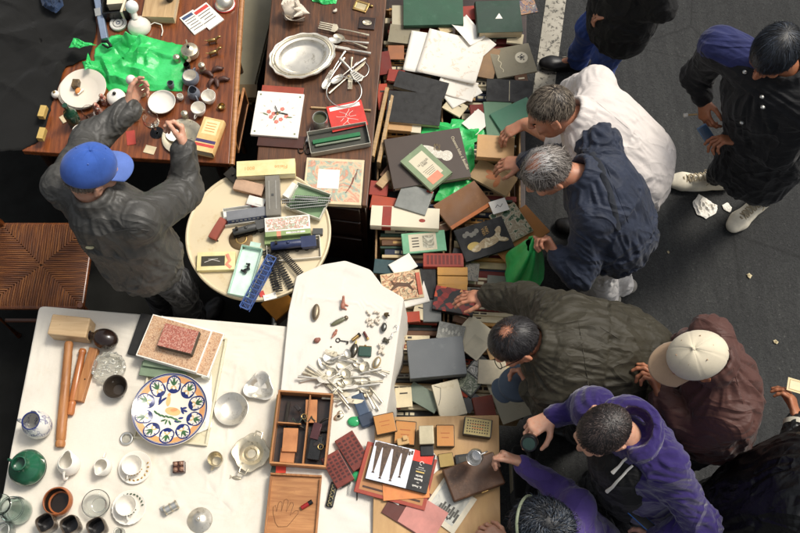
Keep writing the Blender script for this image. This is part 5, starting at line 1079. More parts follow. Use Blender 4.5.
for i in range(16):
    x, y = (.05+.05*rng.random(), b*(.2-.55*rng.random())) if i < 9 else (-.04+.06*rng.random(), b*(.05+.3*rng.random())); q = rng.random()*180
    if i % 3 == 0: bb = B().tube([(.011*math.cos(j*PI/8), .011*math.sin(j*PI/8), .004) for j in range(16)], .0024, 7, True); nm, mt, lb = 'brass_ring', BRASS, 'brass ring jumbled among the contents of the compartment box'
    elif i % 3 == 1: bb = B().tube([(-.025,0,.006),(.0,.004,.009),(.025,-.003,.006)], [.004,.006,.003], 8); nm, mt, lb = 'metal_fitting', IRON, 'dark metal fitting jumbled in the compartment box'
    else: bb = B().box(0,0,0,.03,.016,.012); nm, mt, lb = 'dark_block', C('dark_bakelite', 40,32,30, rough=.3), 'dark little block jumbled in the compartment box'
    inbox(nm, lb, nm.split('_')[1], x, y, .008+.012*(i % 4), q, bb, mt, nm.replace('_', ' ')+'s in the compartment box')
inbox('coil_spring', 'dark curly wire lying over the middle of the compartment box', 'wire', .0, b*.12, .045, 10, B().tube([(-.05+.008*i+.006*math.cos(i*1.3), .012*math.sin(i*1.3), .004+.004*math.cos(i*1.3)) for i in range(14)], .0025, 6), C('dark_green_wire', 44,56,44))
inbox('bakelite_case', 'glossy plum bakelite case in the right compartment', 'case', .06, -b*.02, .03, 80, B().box(0,0,0,.07,.036,.02), C('plum_bakelite', 74,40,42, rough=.2))
inbox('leather_case', 'black ridged leather case at lower right in the compartment box', 'case', .062, -b*.24, .022, 86, B().box(0,0,0,.10,.05,.02), BLACKG)
# lid with a drawn hand
k = at('box_lid', 'shallow wooden box lid with a pencilled hand below the compartment box', 'lid', 293, 508, Z, -2); a, b, r = span(293, 512, 52, 76, -3, Z); k.location = W(293, 512, Z+.002); k.rotation_euler = (0,0,r)
B().box(0,0,0,a,b,.006).build('panel', WOODM, k, bevel=.001)
for (x, y, w_, d_) in ((0,b/2-.004,a,.008),(-a/2+.004,-.005,.008,b-.018),(a/2-.004,-.005,.008,b-.018)): B().box(x,y,.0062,w_,d_,.014).build('rim', WOODMY, k, bevel=.001)
hand = [(-.05,-.03),(-.06,.0),(-.062,.02),(-.055,.026),(-.05,.006),(-.046,.034),(-.04,.04),(-.034,.036),(-.034,.008),(-.028,.044),(-.02,.048),(-.014,.042),(-.018,.006),(-.006,.038),(.002,.038),(.004,.030),(-.004,-.004),(.012,.012),(.022,.012),(.022,.004),(.002,-.024),(-.01,-.04),(-.04,-.042)]
B().tube([(x*1.25-.005, y*1.25-.01, .0066) for x, y in hand], .0011, 5, True).build('pencil_outline', C('pencil_line', 110,74,42), k)
k = at('lipstick', 'dark red lipstick tube lying on the wooden lid', 'lipstick', 307, 505, Z+.007, 32); B().tube([(-.026,0,.009),(.008,0,.009)], .009, 16).build('tube', C('lip_red', 150,36,34, rough=.2), k, smooth=True); B().tube([(.008,0,.009),(.026,0,.009)], .0095, 16).build('cap', BLACKG, k, smooth=True)
flat('red_tag', 'small bright red tag between the compartment box and its lid', 'tag', 281, 469, 10, 8, 0, Z, .006, C('red_tag', 222,66,44)); flat('dark_tag', 'small dark green tag beside the bright red tag', 'tag', 274, 468, 5, 9, -10, Z, .005, C('dgreen_tag', 50,66,52))
k = at('pocket_knife', 'black pocket knife with gilt scrollwork on the white cloth', 'pocket knife', 332, 495, Z, 78); B().box(0,0,0,.105,.032,.014).build('handle', BLACKG, k, bevel=.008, seg=4); m = B()
for i in range(7): m.tube([(-.042+.013*i+.006*math.cos(q)*(1 if i % 2 else -1), .008*math.sin(q), .0142) for q in (0,1,2,3,4,5)], .0012, 5)
m.build('gilt_scrolls', C('gilt', 176,160,112, metal=.4), k); B().box(.054,0,.004,.008,.02,.006).build('bolster', BRASS, k, bevel=.002)
CRIB = M('cribbage_red', L(112,46,34), .3, 0, .2, 20, .05, coat=.2)
for (x, y, w_, h_, q, lb) in ((353,452,21,36,32,'upper of two red brown studded leather cases beside the red book'), (338,470,20,34,30,'lower of two red brown studded leather cases, with a bare end')):
    a, b, r = span(x, y, w_, h_, q, Z); k = thing('studded_case', lb, 'case', W(x, y, Z), r, 'red brown studded cases'); B().box(0,0,0,a,b,.026).build('case', CRIB, k, bevel=.003); m = B()
    for i in range(7):
        for j in range(4): m.box(-a*.36+a*.24*j, -b*.30+b*.11*i, .026, a*.14, b*.06, .0012)
    m.build('studs', C('dark_stud', 66,26,22, rough=.3), k); B().box(0,-b*.49,.004,a*.5,.012,.016).build('clasp', IRON, k, bevel=.002)
k = at('blue_lighter', 'slate blue folded spectacle case above the wooden tins', 'case', 363, 411, Z, -68); a, b, r = span(363, 411, 34, 12, -70, Z); B().box(0,0,0,a,b,.022).build('case', C('slate_blue', 62,78,100, rough=.35), k, bevel=.005); B().box(a*.30,0,.0005,a*.36,b*1.25,.026).build('cap', C('slate_dark', 44,56,74, rough=.35), k, bevel=.005)
GEM = M('green_bottle_glass', (.06,.55,.2,1), .08, 0, .1, 9, 0, trans=.4)
for (x, y, lb) in ((354,422,'green glass lump beside the slate blue spectacle case'), (358,477,'green glass lump touching the red book corner')):
    o = B().ell((0,0,.010),(.028,.022,.011)).ell((.012,.008,.010),(.018,.014,.010)).build('glass_lump', GEM, None, W(x, y, Z), smooth=True); tag(o, lb, 'glass', 'green glass lumps')
k = at('chain_fob', 'tiny steel chain fob lying right of the black pocket knife', 'chain', 349, 488, Z, 85)
for i in range(5): B().tube([(-.024+.012*i+.006*math.cos(j*PI/5), .0035*math.sin(j*PI/5), .003) for j in range(10)], .0013, 6, True).build('link', STEEL, k, smooth=True)
k = at('iron_nail', 'short iron nail lying right of the tiny chain fob', 'nail', 357, 494, Z, 92); B().tube([(-.026,0,.003),(.024,0,.003)], [.002,.0028], 8).build('shank', IRON, k, smooth=True); B().ell((.026,0,.003),(.0015,.004,.003)).build('head', IRON, k, smooth=True)
k = at('silver_brooch', 'silver brooch between compartment box and green glass lump', 'brooch', 339, 417, Z, 30); B().ell((0,0,.007),(.024,.014,.006)).ell((.012,.012,.007),(.012,.010,.006)).build('body', SILVERD, k, smooth=True); B().ell((0,0,.012),(.008,.006,.004)).build('stone', IRON, k, smooth=True)
# ================================================================ plywood board
Z = .802
TINO = C('tin_orange', 206,146,78, rough=.35, metal=.15, col2=L(186,122,58)); TIND = C('tin_edge', 74,58,38, rough=.4, metal=.4)
def tin(px, py, w, h, ang, z, ht, label, top=TINO, edge=TIND, name='tin_box', lines=2):
    a, b, r = span(px, py, w, h, ang, z); k = thing(name, label, 'tin', W(px, py, z), r); B().box(0,0,0,a,b,ht*.6).build('base', edge, k, bevel=.004, seg=3); B().box(0,0,ht*.6+.0002,a*1.02,b*1.02,ht*.4).build('lid', edge, k, bevel=.004, seg=3)
    B().box(0,0,ht+.0003,a*.93,b*.92,.0012).build('lid_label', top, k, bevel=.0005); m = B()
    for i in range(lines): m.box(0, b*(.12-.2*i), ht+.0016, a*(.5-.1*i), b*.04, .0003)
    if lines: m.build('faint_print', C('tin_ink', 170,96,44), k)
    return k, a, b
tin(385, 425, 21, 20, 12, Z+.004, .026, 'tan tin leaning at the top left corner of the plywood board')
k, a, b = tin(405, 434, 21, 24, -5, Z, .024, 'open orange tin holding a small oddment beside the tan tin')
o = B().box(0,0,0,.05,.03,.02).box(.01,.01,.02,.02,.02,.012).build('tin_oddment', C('odd_cream', 196,158,104), None, W(403, 442, Z+.026), .2, bevel=.003); tag(o, 'small dark and cream oddment on the open orange tin', 'oddment')
k, a, b, t = carton(426, 438, 14, 18, 2, Z, .05, C('grey_tin', 150,140,116, metal=.3, rough=.4), 'small grey metal box with hinged lid between the orange tins', 'metal_box'); B().box(0,0,t,a*1.05,b*1.03,.012).build('lid', C('pale_tin', 178,168,140, metal=.3, rough=.4), k, bevel=.003); B().box(0,-b*.55-.02,.006,a*.95,.045,.036).build('dark_drawer', BLACKG, k, bevel=.003)
tin(445, 437, 18, 22, 0, Z, .024, 'upright orange tin in the middle of the plywood board')
k, a, b = tin(477, 429, 28, 18, -8, Z, .036, 'dark tin with a punched gold lid at the board\'s upper right corner', C('gold_grid', 150,136,92, metal=.4), C('tin_black', 44,40,34, rough=.4)); m = B()
for i in range(9):
    for j in range(5): m.box(-a*.36+a*.09*i, -b*.3+b*.15*j, .0376, a*.045, b*.07, .0004)
m.build('punched_holes', IRON, k)
tin(446, 461, 15, 14, 8, Z, .022, 'little square brass tin left of the black slide box', C('brass_top', 160,136,80, metal=.3), TIND, lines=0)
k, a, b, t = carton(464, 460, 18, 10, 8, Z, .026, BLACKG, 'flat black slide box partly under the brown leather case', 'slide_box'); on(k, 'label', C('dark_label', 60,58,50), 0, 0, t, a*.6, b*.5)
LEAB = M('worn_brown_leather', L(88,58,36), .45, 0, .3, 12, .3, 90, wear=L(132,92,58))
a, b, r = span(473, 478, 54, 34, 20, Z+.02); k = thing('leather_case', 'worn brown leather case lying aslant under the raised cup', 'case', W(473, 478, Z+.012), r); B().box(0,0,0,a,b,.02).build('base', C('case_edge', 56,40,28), k, bevel=.006, seg=3); B().box(0,0,.0202,a*1.01,b*1.01,.022).build('lid', LEAB, k, bevel=.007, seg=3); B().box(a*.1,-b*.51,.014,.03,.006,.016).build('clasp', BRASS, k, bevel=.001)
# red book with towers
REDB = C('red_boards', 158,62,44, rough=.5)
k, a, b, t = book(396, 476, 72, 52, -15, Z, .014, REDB, 'big red framed book board lying under the church tower book', 'l')
on(k, 'tan_panel', C('tan_panel', 176,122,76), 0, 0, t, a*.9, b*.86); on(k, 'dark_rule', C('dark_rule', 70,44,30), 0, -b*.36, t+.0006, a*.82, b*.04)
flat('orange_card', 'orange card slipped beneath the church tower book', 'card', 405, 477, 46, 44, 4, Z+.016, .002, C('orange_card', 218,136,76))
COVB = C('tower_book_cover', 30,28,27, rough=.3, coat=.3)
k, a, b, t = book(400, 467, 62, 40, -14, Z+.02, .016, COVB, 'black backed picture book with four inverted church towers on its cover', 'r')
SKYP = M_print('printed_sky', [(.3, L(206,212,226)), (.5, L(226,228,234)), (.65, L(214,204,214)), (.8, L(196,206,226))], 6, .3, 0, .3)
on(k, 'sky_print', SKYP, -a*.16, 0, t, a*.66, b*.985); SPI = M('printed_spire', L(70,50,38), .4, 0, .45, 90, 0, col2=L(104,80,60)); m = B()
for (x, w_, tip) in ((-.40,.055,-.26),(-.27,.075,-.36),(-.10,.075,-.36),(.03,.055,-.22)):
    n = 14
    for s_ in range(n):
        y0, y1 = b*(.47+(tip-.47)*s_/n), b*(.47+(tip-.47)*(s_+1)/n); q0 = a*w_*(1-.75*s_/n); q1 = a*w_*(1-.75*(s_+1)/n)
        m.prism([(a*x-q0, y0), (a*x-q1, y1), (a*x+q1, y1), (a*x+q0, y0)], t+.0006, t+.0010)
    m.lathe([(0,0),(a*.018,0),(a*.018,.0005),(0,.0005)], 10, Matrix.Translation((a*x, b*(tip-.03), t+.0006))); m.box(a*x, b*(tip-.05), t+.0006, a*.05, b*.016, .0005)
for i in range(16): m.box(a*(-.46+.04*i), b*(.40+.03*math.sin(i*2.1)), t+.0007, a*.035, b*.10, .0006)
m.build('printed_towers', SPI, k)
on(k, 'red_corner', C('red_corner', 224,64,44, rough=.3), a*.33, b*.36, t, a*.32, b*.27)
m = B().tube([(a*.33+.008*math.cos(q*.7), b*.20+.008*math.sin(q*.7), t+.0007) for q in range(8)], .0016, 5); m.build('publisher_mark', PAPER, k)
x = a*.335
lettering('Einzeln', .008, PAPER, k, (x, b*.09, t+.0003), 180); lettering('Band der Kunst', .0062, PAPER, k, (x, b*.04, t+.0003), 180); on(k, 'gold_bar', C('gold_bar', 206,176,100), x, -b*.02, t, a*.14, b*.03)
lettering('Berlin', .0125, PAPER, k, (x, -b*.12, t+.0003), 180, bold=.0003); lettering('Bauten', .0125, PAPER, k, (x, -b*.21, t+.0003), 180, bold=.0003); lettering('der', .008, PAPER, k, (x, -b*.29, t+.0003), 180); lettering('K. Frank', .0115, PAPER, k, (x, -b*.38, t+.0003), 180, bold=.0003)
# postcards and cards
flat('paper_strip', 'torn white paper pieces tucked behind the church tower book', 'paper', 432, 465, 18, 16, 40, Z+.002, .001, PAPER, curl=.006)
a, b, r = span(449, 505, 40, 42, -36, Z+.004); k = thing('photo_postcard', 'white bordered street photograph postcard beside the leather case', 'postcard', W(449, 505, Z+.004), r+.0); B().box(0,0,0,a,b,.0016).build('card', C('cream_card', 226,216,192), k)
PHO = M_print('street_photo', [(.3, L(176,178,170)), (.5, L(206,204,192)), (.7, L(150,150,142))], 12, .35); on(k, 'photo', PHO, -.004, .006, .0016, a*.78, b*.80)
m = B()
for i in range(9): m.box(a*(-.26+.07*i)*.9+.01, -b*.12+.01*math.sin(i*3), .0023, a*.055, b*(.12+.14*abs(math.sin(i*1.7))), .0004)
m.build('photo_buildings', C('photo_dark', 84,82,76), k); m = B()
for i in range(14): m.ell((a*(-.2+.03*i), -b*.27+.004*math.sin(i*2), .0024), (.003,.006,.0004), None, 8, 5)
m.build('photo_crowd', C('photo_black', 52,50,46), k)
flat('pink_card', 'dusty pink card lying at the bottom of the plywood board', 'card', 423, 517, 40, 34, -32, Z+.0055, .0016, C('pink_card', 196,132,122)); flat('maroon_folder', 'thin maroon folder sticking out under the dusty pink card', 'folder', 414, 508, 52, 42, -32, Z+.002, .003, C('maroon_folder', 92,44,36)); flat('white_slip', 'white paper slip lying on the thin maroon folder', 'paper', 395, 498, 13, 9, -30, Z+.0058, .0012, PAPER)
# ================================================================ crates of standing books
ZB = .30; HB = .20; ZT = ZB+.003+HB
pal = [('cream', (214,200,166)), ('tan', (176,142,98)), ('brown', (98,66,42)), ('dark red', (112,38,30)), ('black', (34,32,31)), ('ochre', (190,140,72)), ('dark green', (38,64,50)), ('navy', (36,44,64)), ('orange red', (170,66,42)), ('buff', (198,176,134)), ('grey', (120,116,106))]
PALM = {n: M('cloth_board_'+n.replace(' ', '_'), L(*c), rough=.65, var=.16, scale=12, bump=.25, bscale=300) for n, c in pal}
wts = np.array([5, 4, 3, 3, 4, 3, 1.5, 1.5, 2, 4, 1.5]); wts = wts/wts.sum()
GILT = C('gilt_print', 176,140,84, metal=.4, rough=.4); PALE = C('pale_print', 214,202,170); DARKP = C('dark_print', 52,42,34)
marks = [('beside the green album', 12), ('beside the white prints', 58), ('beside the black books', 108), ('beside the gift box', 160), ('beside the white bound book', 222), ('beside the green pamphlet', 246), ('beside the sepia magazine', 285), ('beside the flowered box', 305), ('beside the grey file box', 362), ('beside the string-tied box', 400), ('beside the plywood board', 418)]
marks2 = [('beside the triangle book', 25), ('beside the engraved album', 62), ('beside the open black album', 95), ('beside the sea green book', 120), ('beside the tan box', 150), ('beside the engraved book', 182), ('beside the portrait magazine', 236), ('beside the hanging green bag', 280), ('beside the cream folder', 335), ('beside the cream booklet', 373), ('beside the stamped folder', 400)]
used = {}
def row(x0, y0, x1, y1, Lm, nm, mk, seed):
    r = random.Random(seed); A, Bp = W(x0, y0, ZT), W(x1, y1, ZT); d = (Bp-A); n = d.length; d.normalize(); ang = math.atan2(d.y, d.x)+PI/2
    pos = 0
    while pos < n:
        th = r.choice([.012,.016,.02,.024,.03,.036]); c = r.choices([p[0] for p in pal], list(wts))[0]; hg = HB-r.random()*.035; Lx = Lm*(1-.22*r.random())
        p = A+d*(pos+th/2); 
        py = y0+(y1-y0)*pos/n; near = min(mk, key=lambda q: abs(q[1]-py))[0]
        size = 'thin' if th < .018 else ('medium' if th < .028 else 'thick')
        base = f'{size} {c} book in the {nm} crate row {near}'; used[base] = used.get(base, 0)+1
        lb = base if used[base] == 1 else base.replace('book', ['', '', 'second', 'third', 'fourth', 'fifth', 'sixth', 'seventh'][min(7, used[base])]+' book')
        s = r.uniform(-1, 1)*(Lm-Lx)/2; px = Vector((math.cos(ang), math.sin(ang), 0))
        p = p+px*s; p.z = ZB+.003
        k = stand(p, ang+r.uniform(-.03, .03), Lx, hg, th, PALM[c], lb, 'books standing in the crates')
        if th > .018 and r.random() < .75:
            mm = PALE if c in ('black', 'navy', 'dark green', 'dark red', 'brown') and r.random() < .6 else (GILT if c in ('black', 'navy', 'dark green', 'dark red', 'brown') else DARKP)
            m = B(); x = -Lx*.3; zz = hg+.35*th*.3+.0002
            for w_ in ([.05,.03] if r.random() < .5 else [.022,.03,.014,.02]):
                m.box(x+w_/2, 0, zz-.0008, w_, th*.42, .0012); x += w_+.008
            m.build('spine_print', mm, k)
        pos += th+.0015+(.006 if r.random() < .12 else 0)
row(411, 8, 408, 412, .30, 'inner', marks, 3)
row(489, 14, 483, 412, .31, 'outer', marks2, 11)
# crates
CRW = M_wood('crate_pine', L(120,88,54), L(186,150,102), .6, 5, 0)
def crate(px, y0, y1, w, label):
    A, Bp = W(px[0], y0, ZT), W(px[1], y1, ZT); c = (A+Bp)/2; c.z = ZB-.02; d = Bp-A; L_ = d.length; k = thing('book_crate', label, 'crate', c, math.atan2(d.y, d.x)+PI/2, 'book crates')
    B().box(0,0,.001,w,L_,.012).build('base', CRW, k)
    for s_ in (-1, 1):
        for zz in (.02, .085, .15): B().box(s_*(w/2+.005), 0, zz, .009, L_, .055).build('slat', CRW, k, bevel=.001)
        B().box(0, s_*(L_/2+.004), .014, w+.02, .008, .17).build('end_board', CRW, k, bevel=.001)
crate((411,410.2), 6, 205, .325, 'slatted crate of the inner row at the road end'); crate((410.2,408), 212, 412, .325, 'slatted crate of the inner row beside the cutlery cloth')
crate((489,486), 12, 205, .335, 'slatted crate of the outer row near the white road line'); crate((486,483), 212, 412, .335, 'slatted crate of the outer row near the olive jacket')
k, a, b, t = None, 0, 0, 0
# ================================================================ books lying on top
Z0 = ZT+.014
GREENC = M('green_bookcloth', L(46,86,64), .6, 0, .14, 9, .25, 320, wear=L(64,102,80)); GREEND = M('dark_green_bookcloth', L(30,58,44), .55, 0, .16, 9, .25, 320, wear=L(46,74,58)); GREENL = M('light_green_bookcloth', L(98,130,104), .65, 0, .1, 9, .25, 320); GREENM = M('mid_green_bookcloth', L(70,116,92), .65, 0, .1, 9, .25, 320)
GREYC = M('slate_grey_cloth', L(96,100,103), .7, 0, .07, 5, .3, 340, wear=L(112,116,118)); KHAKI = M('khaki_cover', L(140,132,110), .7, 0, .1, 9, .2, wear=L(120,110,88)); TAN = M('tan_cover', L(190,150,102), .6, 0, .12, 9, .2, 140); BROWN = M('brown_folder', L(118,78,42), .6, 0, .14, 8, .15, wear=L(134,94,56)); KRAFT = M('kraft_card', L(178,120,62), .65, 0, .12, 8, .15); CHOC = M('chocolate_cover', L(70,58,50), .45, 0, .08, 6, .05); CREAMC = M('cream_cover', L(216,206,180), .65, 0, .07, 6, .12, wear=L(196,182,148)); STONE = M('stone_card', L(182,174,150), .7, 0, .08, 6, .12, wear=L(166,154,126)); REDC = M('red_bookcloth', L(146,48,32), .55, 0, .2, 12, .25, 260); TEAL = C('teal_cover', 38,66,70)
k, a, b, t = book(433, 0, 59, 54, 0, Z0+.02, .03, GREENC, 'large plain green album at the top of the book crates', 'b')
k, a, b, t = book(498, 23, 44, 32, 2, Z0+.015, .055, GREEND, 'thick dark green book with a small white triangle on its cover', 'l'); B().add([(-.022,-.016,t+.0004),(.018,-.016,t+.0004),(.002,.022,t+.0004)], [(0,1,2)]).build('white_triangle', PAPER, k)
flat('red_pamphlet', 'narrow orange red pamphlet between the two green albums', 'pamphlet', 471, 14, 18, 14, 4, Z0+.004, .01, REDC); flat('grey_pamphlet', 'grey cream pamphlet peeping out left of the big green album', 'pamphlet', 398, 16, 12, 20, 0, Z0+.004, .006, STONE)
flat('magazine', 'glossy magazine under the road end of the outer row', 'magazine', 525, 8, 22, 14, 10, Z0+.002, .008, M_print('mag_a', [(.35, L(206,190,160)), (.48, L(70,80,110)), (.55, L(196,150,110)), (.65, L(60,56,50))], 26, .3))
flat('grey_folder', 'grey brown folder sticking out left of the white loose prints', 'folder', 404, 35, 30, 18, -6, Z0+.005, .006, KHAKI); flat('rust_pamphlet', 'rust coloured pamphlet below the grey brown folder', 'pamphlet', 396, 53, 16, 14, 0, Z0+.003, .006, C('rust_card', 150,96,62))
SKET = M_print('faint_sketch', [(.0, L(240,234,222)), (.57, L(238,231,218)), (.61, L(216,200,178)), (.65, L(238,231,219))], 18, .85, 0, 1.2)
def sheetp(lb, px, py, w, h, ang, z, mat=PAPER, curl=.008, name='loose_print'): return flat(name, lb, 'print', px, py, w, h, ang, z, .0008, mat, curl=curl, group='loose white prints')
sheetp('loose white print sticking out at the left of its pile', 428, 54, 42, 40, -9, Z0+.018); sheetp('loose white print at the lower end of its pile with a faint sketch', 457, 88, 38, 20, -16, Z0+.020, SKET); sheetp('loose white print hidden mostly at the bottom right of its pile', 462, 94, 34, 18, 28, Z0+.016)
sheetp('topmost large loose white print with a faint brown sketch', 452, 57, 60, 44, -13, Z0+.032, SKET); sheetp('crumpled upright white sheet behind the topmost print', 468, 32, 18, 28, 30, Z0+.03, PAPER, .02); sheetp('torn white corner sheet right of the topmost print', 483, 46, 18, 16, 40, Z0+.022, PAPER, .006)
k, a, b, t = book(513, 62, 40, 30, 10, Z0+.01, .012, KHAKI, 'grey brown album with a round engraving on its cover', 'l'); B().lathe([(0,0),(1,0),(1,.0006),(0,.0006)], 32, Matrix.Translation((a*.22, .01, t)) , .034, .036).build('round_label', CREAMC, k)
m = B(); 
for i in range(12): m.ell((a*.22+.022*math.cos(i*2.4)*(i/12), .01+.022*math.sin(i*2.4)*(i/12), t+.0008), (.006,.004,.0005), None, 8, 5)
m.build('round_engraving', INKM, k); m = B().tube([(-a*.33+.006*math.sin(i*1.1), -b*.32+b*.6*i/14, t+.0006) for i in range(15)], .0022, 5, flat=.3); m.build('script_title', PALE, k)
k, a, b, t = book(488, 64, 18, 30, -12, Z0+.004, .012, C('light_brown_card', 152,120,86), 'light brown book between the white prints and grey brown album', 'l')
k, a, b, t = book(509, 93, 46, 22, -3, Z0+.008, .02, BLACKC, 'flat black album lying open side down by the grey haired man', 't'); on(k, 'pale_edge', PALE, 0, 0, t, .002, b*.9) 
k, a, b, t = book(499, 121, 28, 36, 3, Z0+.004, .02, GREENL, 'pale green book half under the sea green one', 'l'); k, a, b, t = book(516, 119, 40, 28, 24, Z0+.026, .018, GREENM, 'sea green book under the bare forearm', 'l')
k, a, b, t = book(421, 88, 52, 17, -14, Z0+.004, .03, BLACKC, 'black book with a white fore edge below the loose prints', 't'); k, a, b, t = book(396, 78, 16, 12, -8, Z0+.004, .022, REDC, 'small red book at the left edge below the prints', 'l')
k, a, b, t = book(414, 111, 54, 31, -5, Z0+.02, .03, BLACKC, 'big black book lettered along the top near the crate side', 't'); m = B()
for i in range(11): m.box(-a*.46, -b*.4+b*.6*i/11, t, .006, b*.035, .0004)
m.build('white_lettering', PALE, k)
k, a, b, t = carton(399, 129, 26, 9, -5, Z0+.002, .03, TAN, 'narrow tan cardboard box below the big black book'); carton(416, 131, 10, 9, -5, Z0+.002, .028, CREAMC, 'small cream cardboard box right of the narrow tan one')
for i, (x, lb) in enumerate(((380,'pale wooden frame piece standing at the far left of the crates'), (386,'pale wooden frame piece standing beside the brown gift box'))):
    k = at('frame_moulding', lb, 'moulding', x, 128+i*6, Z0-.02, 80, 'wooden frame mouldings'); B().box(0,0,0,.42,.018,.07).build('rail', WOODL, k, bevel=.002); B().box(0,-.0095,.05,.42,.004,.012).build('gilt_bead', GILT, k)
film('plastic_bag', 'crumpled green plastic bag under the brown gift box', 'bag', [(421,134),(424,124),(440,122),(450,124),(452,119),(463,120),(472,126),(484,128),(488,138),(474,142),(475,175),(470,192),(462,206),(434,201),(440,190)], Z0+.004, .03, GREENP, seed=21)
flat('white_card', 'white card corner standing out of the green bag', 'card', 477, 122, 22, 18, 42, Z0+.02, .002, PAPER)
k, a, b, t = book(427, 161, 77, 50, 9, Z0+.042, .032, CHOC, 'large chocolate brown gift box with a reclining white figure on the lid', 'l', name='gift_box', cat='box')
m = B(); IV = M_print('ivory_engraving', [(.3, L(226,220,206)), (.5, L(196,188,172)), (.6, L(232,228,216))], 60, .5)
m.ell((.055,.015,t),(.05,.024,.0012),Matrix.Rotation(-.5,3,'Z')).lathe([(0,0),(.030,0),(.030,.0012),(0,.0014)], 28, Matrix.Translation((.10,-.005,t))).ell((.01,.055,t),(.045,.016,.0011),Matrix.Rotation(-.35,3,'Z')).ell((-.07,.03,t),(.02,.014,.001)).ell((-.05,-.05,t),(.014,.03,.001),Matrix.Rotation(.4,3,'Z')); m.build('printed_figure', IV, k, smooth=True)
m = B()
for cx, cy in ((.06,.05),(-.10,-.0)): m.tube([(cx+.028*math.cos(i*1.9)*(.4+.6*((i*7) % 5)/5), cy+.034*math.sin(i*1.9)*(.4+.6*((i*3) % 5)/5), t+.0008) for i in range(26)], .0012, 5)
m.build('printed_ornament', C('ornament_gold', 140,124,96), k)
lettering('Chansons folles d. Bouillon', .022, PALE, k, (a*.43, .0, t+.0004), -78, 'CENTER', .85)
k, a, b, t = book(426, 169, 42, 27, -43, Z0+.078, .022, C('sage_bookcloth', 128,146,112), 'sage green book with a cream title label on the brown gift box', 't'); on(k, 'title_label', CREAMC, -a*.02, .002, t, a*.70, b*.62); on(k, 'price_label', PINK, a*.33, -b*.05, t+.0007, a*.2, b*.5)
lettering('LA CELULES\nSUBER', .016, DARKP, k, (-a*.10, .004, t+.001), 90, squeeze=.8); m = B()
for i in range(4): m.box(a*.06+.010*i, 0, t+.0008, .002, b*(.46-.05*i), .0003)
m.build('printed_lines', DARKP, k)
a, b, r = span(414, 202, 32, 25, -17, Z0+.03); k = thing('grey_case', 'slightly glossy grey plastic case with a red corner', 'case', W(414, 202, Z0+.03), r); B().box(0,0,0,a,b,.02).build('base', C('grey_plastic', 116,118,112, rough=.3), k, bevel=.002); B().box(0,0,.0203,a,b,.016).build('lid', C('grey_plastic_lid', 132,134,128, rough=.22, coat=.3), k, bevel=.002); B().box(a*.38,b*.44,.0365,a*.2,.012,.002).build('red_corner', REDC, k)
k, a, b, t = book(463, 206, 48, 30, 32, Z0+.03, .014, BROWN, 'plain brown folder with an orange edge strip', 'l'); on(k, 'orange_strip', C('orange_strip', 196,112,54), 0, -b*.44, t, a*.99, b*.12)
k, a, b, t = book(493, 179, 42, 22, -28, Z0+.012, .02, C('worn_tan', 150,120,80, scale=6, col2=L(176,146,100)), 'worn tan book with an engraved orange figure on the cover', 'l'); m = B().ell((.0,.0,t),(.04,.016,.0008),Matrix.Rotation(.5,3,'Z')).ell((.03,-.02,t),(.014,.03,.0008)).ell((-.03,.014,t),(.02,.012,.0008)); m.build('engraved_figure', C('engraved_orange', 172,104,58), k, smooth=True)
k, a, b, t = book(516, 234, 54, 36, 36, Z0+.004, .01, KRAFT, 'tan kraft folder under the portrait magazine', 'l')
k, a, b, t = book(511, 224, 28, 34, 28, Z0+.018, .014, C('mag_cream', 186,172,140), 'picture magazine with green foliage and cream figures', 'l'); on(k, 'cover_photo', M_print('foliage_photo', [(.34, L(196,182,150)), (.44, L(150,132,104)), (.50, L(206,194,166)), (.56, L(44,84,48)), (.66, L(34,66,40))], 20, .35, 0, 1.4), 0, 0, t, a*.97, b*.97)
k, a, b, t = book(484, 240, 50, 34, 17, Z0+.034, .014, BLACKC, 'dark magazine with a sepia portrait of a woman on the cover', 'l')
SEP = M_print('sepia_photo', [(.35, L(206,184,140)), (.5, L(168,140,98)), (.62, L(220,204,168))], 26, .35, 0, .8); m = B()
m.ell((-.055,-.03,t),(.030,.026,.0010)).ell((.02,-.022,t),(.062,.026,.0009),Matrix.Rotation(.18,3,'Z')).ell((.07,.01,t),(.04,.016,.0009),Matrix.Rotation(.9,3,'Z')).ell((.085,-.03,t),(.03,.012,.0009),Matrix.Rotation(-.4,3,'Z')); m.build('portrait', SEP, k, smooth=True)
B().ell((-.062,-.022,t+.0001),(.032,.022,.0009)).build('portrait_hair', C('blond_print', 214,184,104), k, smooth=True); B().ell((.04,.012,t+.0004),(.03,.014,.0010),Matrix.Rotation(.3,3,'Z')).build('dark_dress', BLACKC, k, smooth=True)
lettering('VERA\nTURIN', .022, GILT, k, (.02, .036, t+.0004), 90, squeeze=.8); m = B()
for i in range(5): m.ell((-.085+.016*i, .045+.008*math.sin(i*2), t), (.012,.014,.0008), None, 10, 5)
m.build('small_photo', C('grey_photo', 130,126,114), k, smooth=True)
k, a, b = flat('white_card', 'white card with a small ink sketch on the brown folder', 'card', 499, 206, 17, 13, 17, Z0+.05, .0015, PAPER); B().tube([(-.02,-.004,.0018),(-.006,.008,.0018),(.004,-.008,.0018),(.02,.006,.0018)], .0015, 5).build('ink_sketch', INKM, k)
WHB = M('white_vellum', L(226,216,190), .5, 0, .05, 7, .12)
k, a, b, t = book(405, 221, 68, 20, -3, Z0+.012, .045, WHB, 'thick white bound book with a red spine label, lying crosswise', 'b')
for (x, w_) in ((-.09,.045),): B().box(x, 0, t, w_, b*.96, .0008).build('red_label', REDC, k)
B().box(-.09, -b*.5-.0048, .006, .045, .0016, .034).build('spine_label', REDC, k); B().ell((.085,-b*.15,t),(.016,.010,.0008)).build('red_emblem', REDC, k, smooth=True)
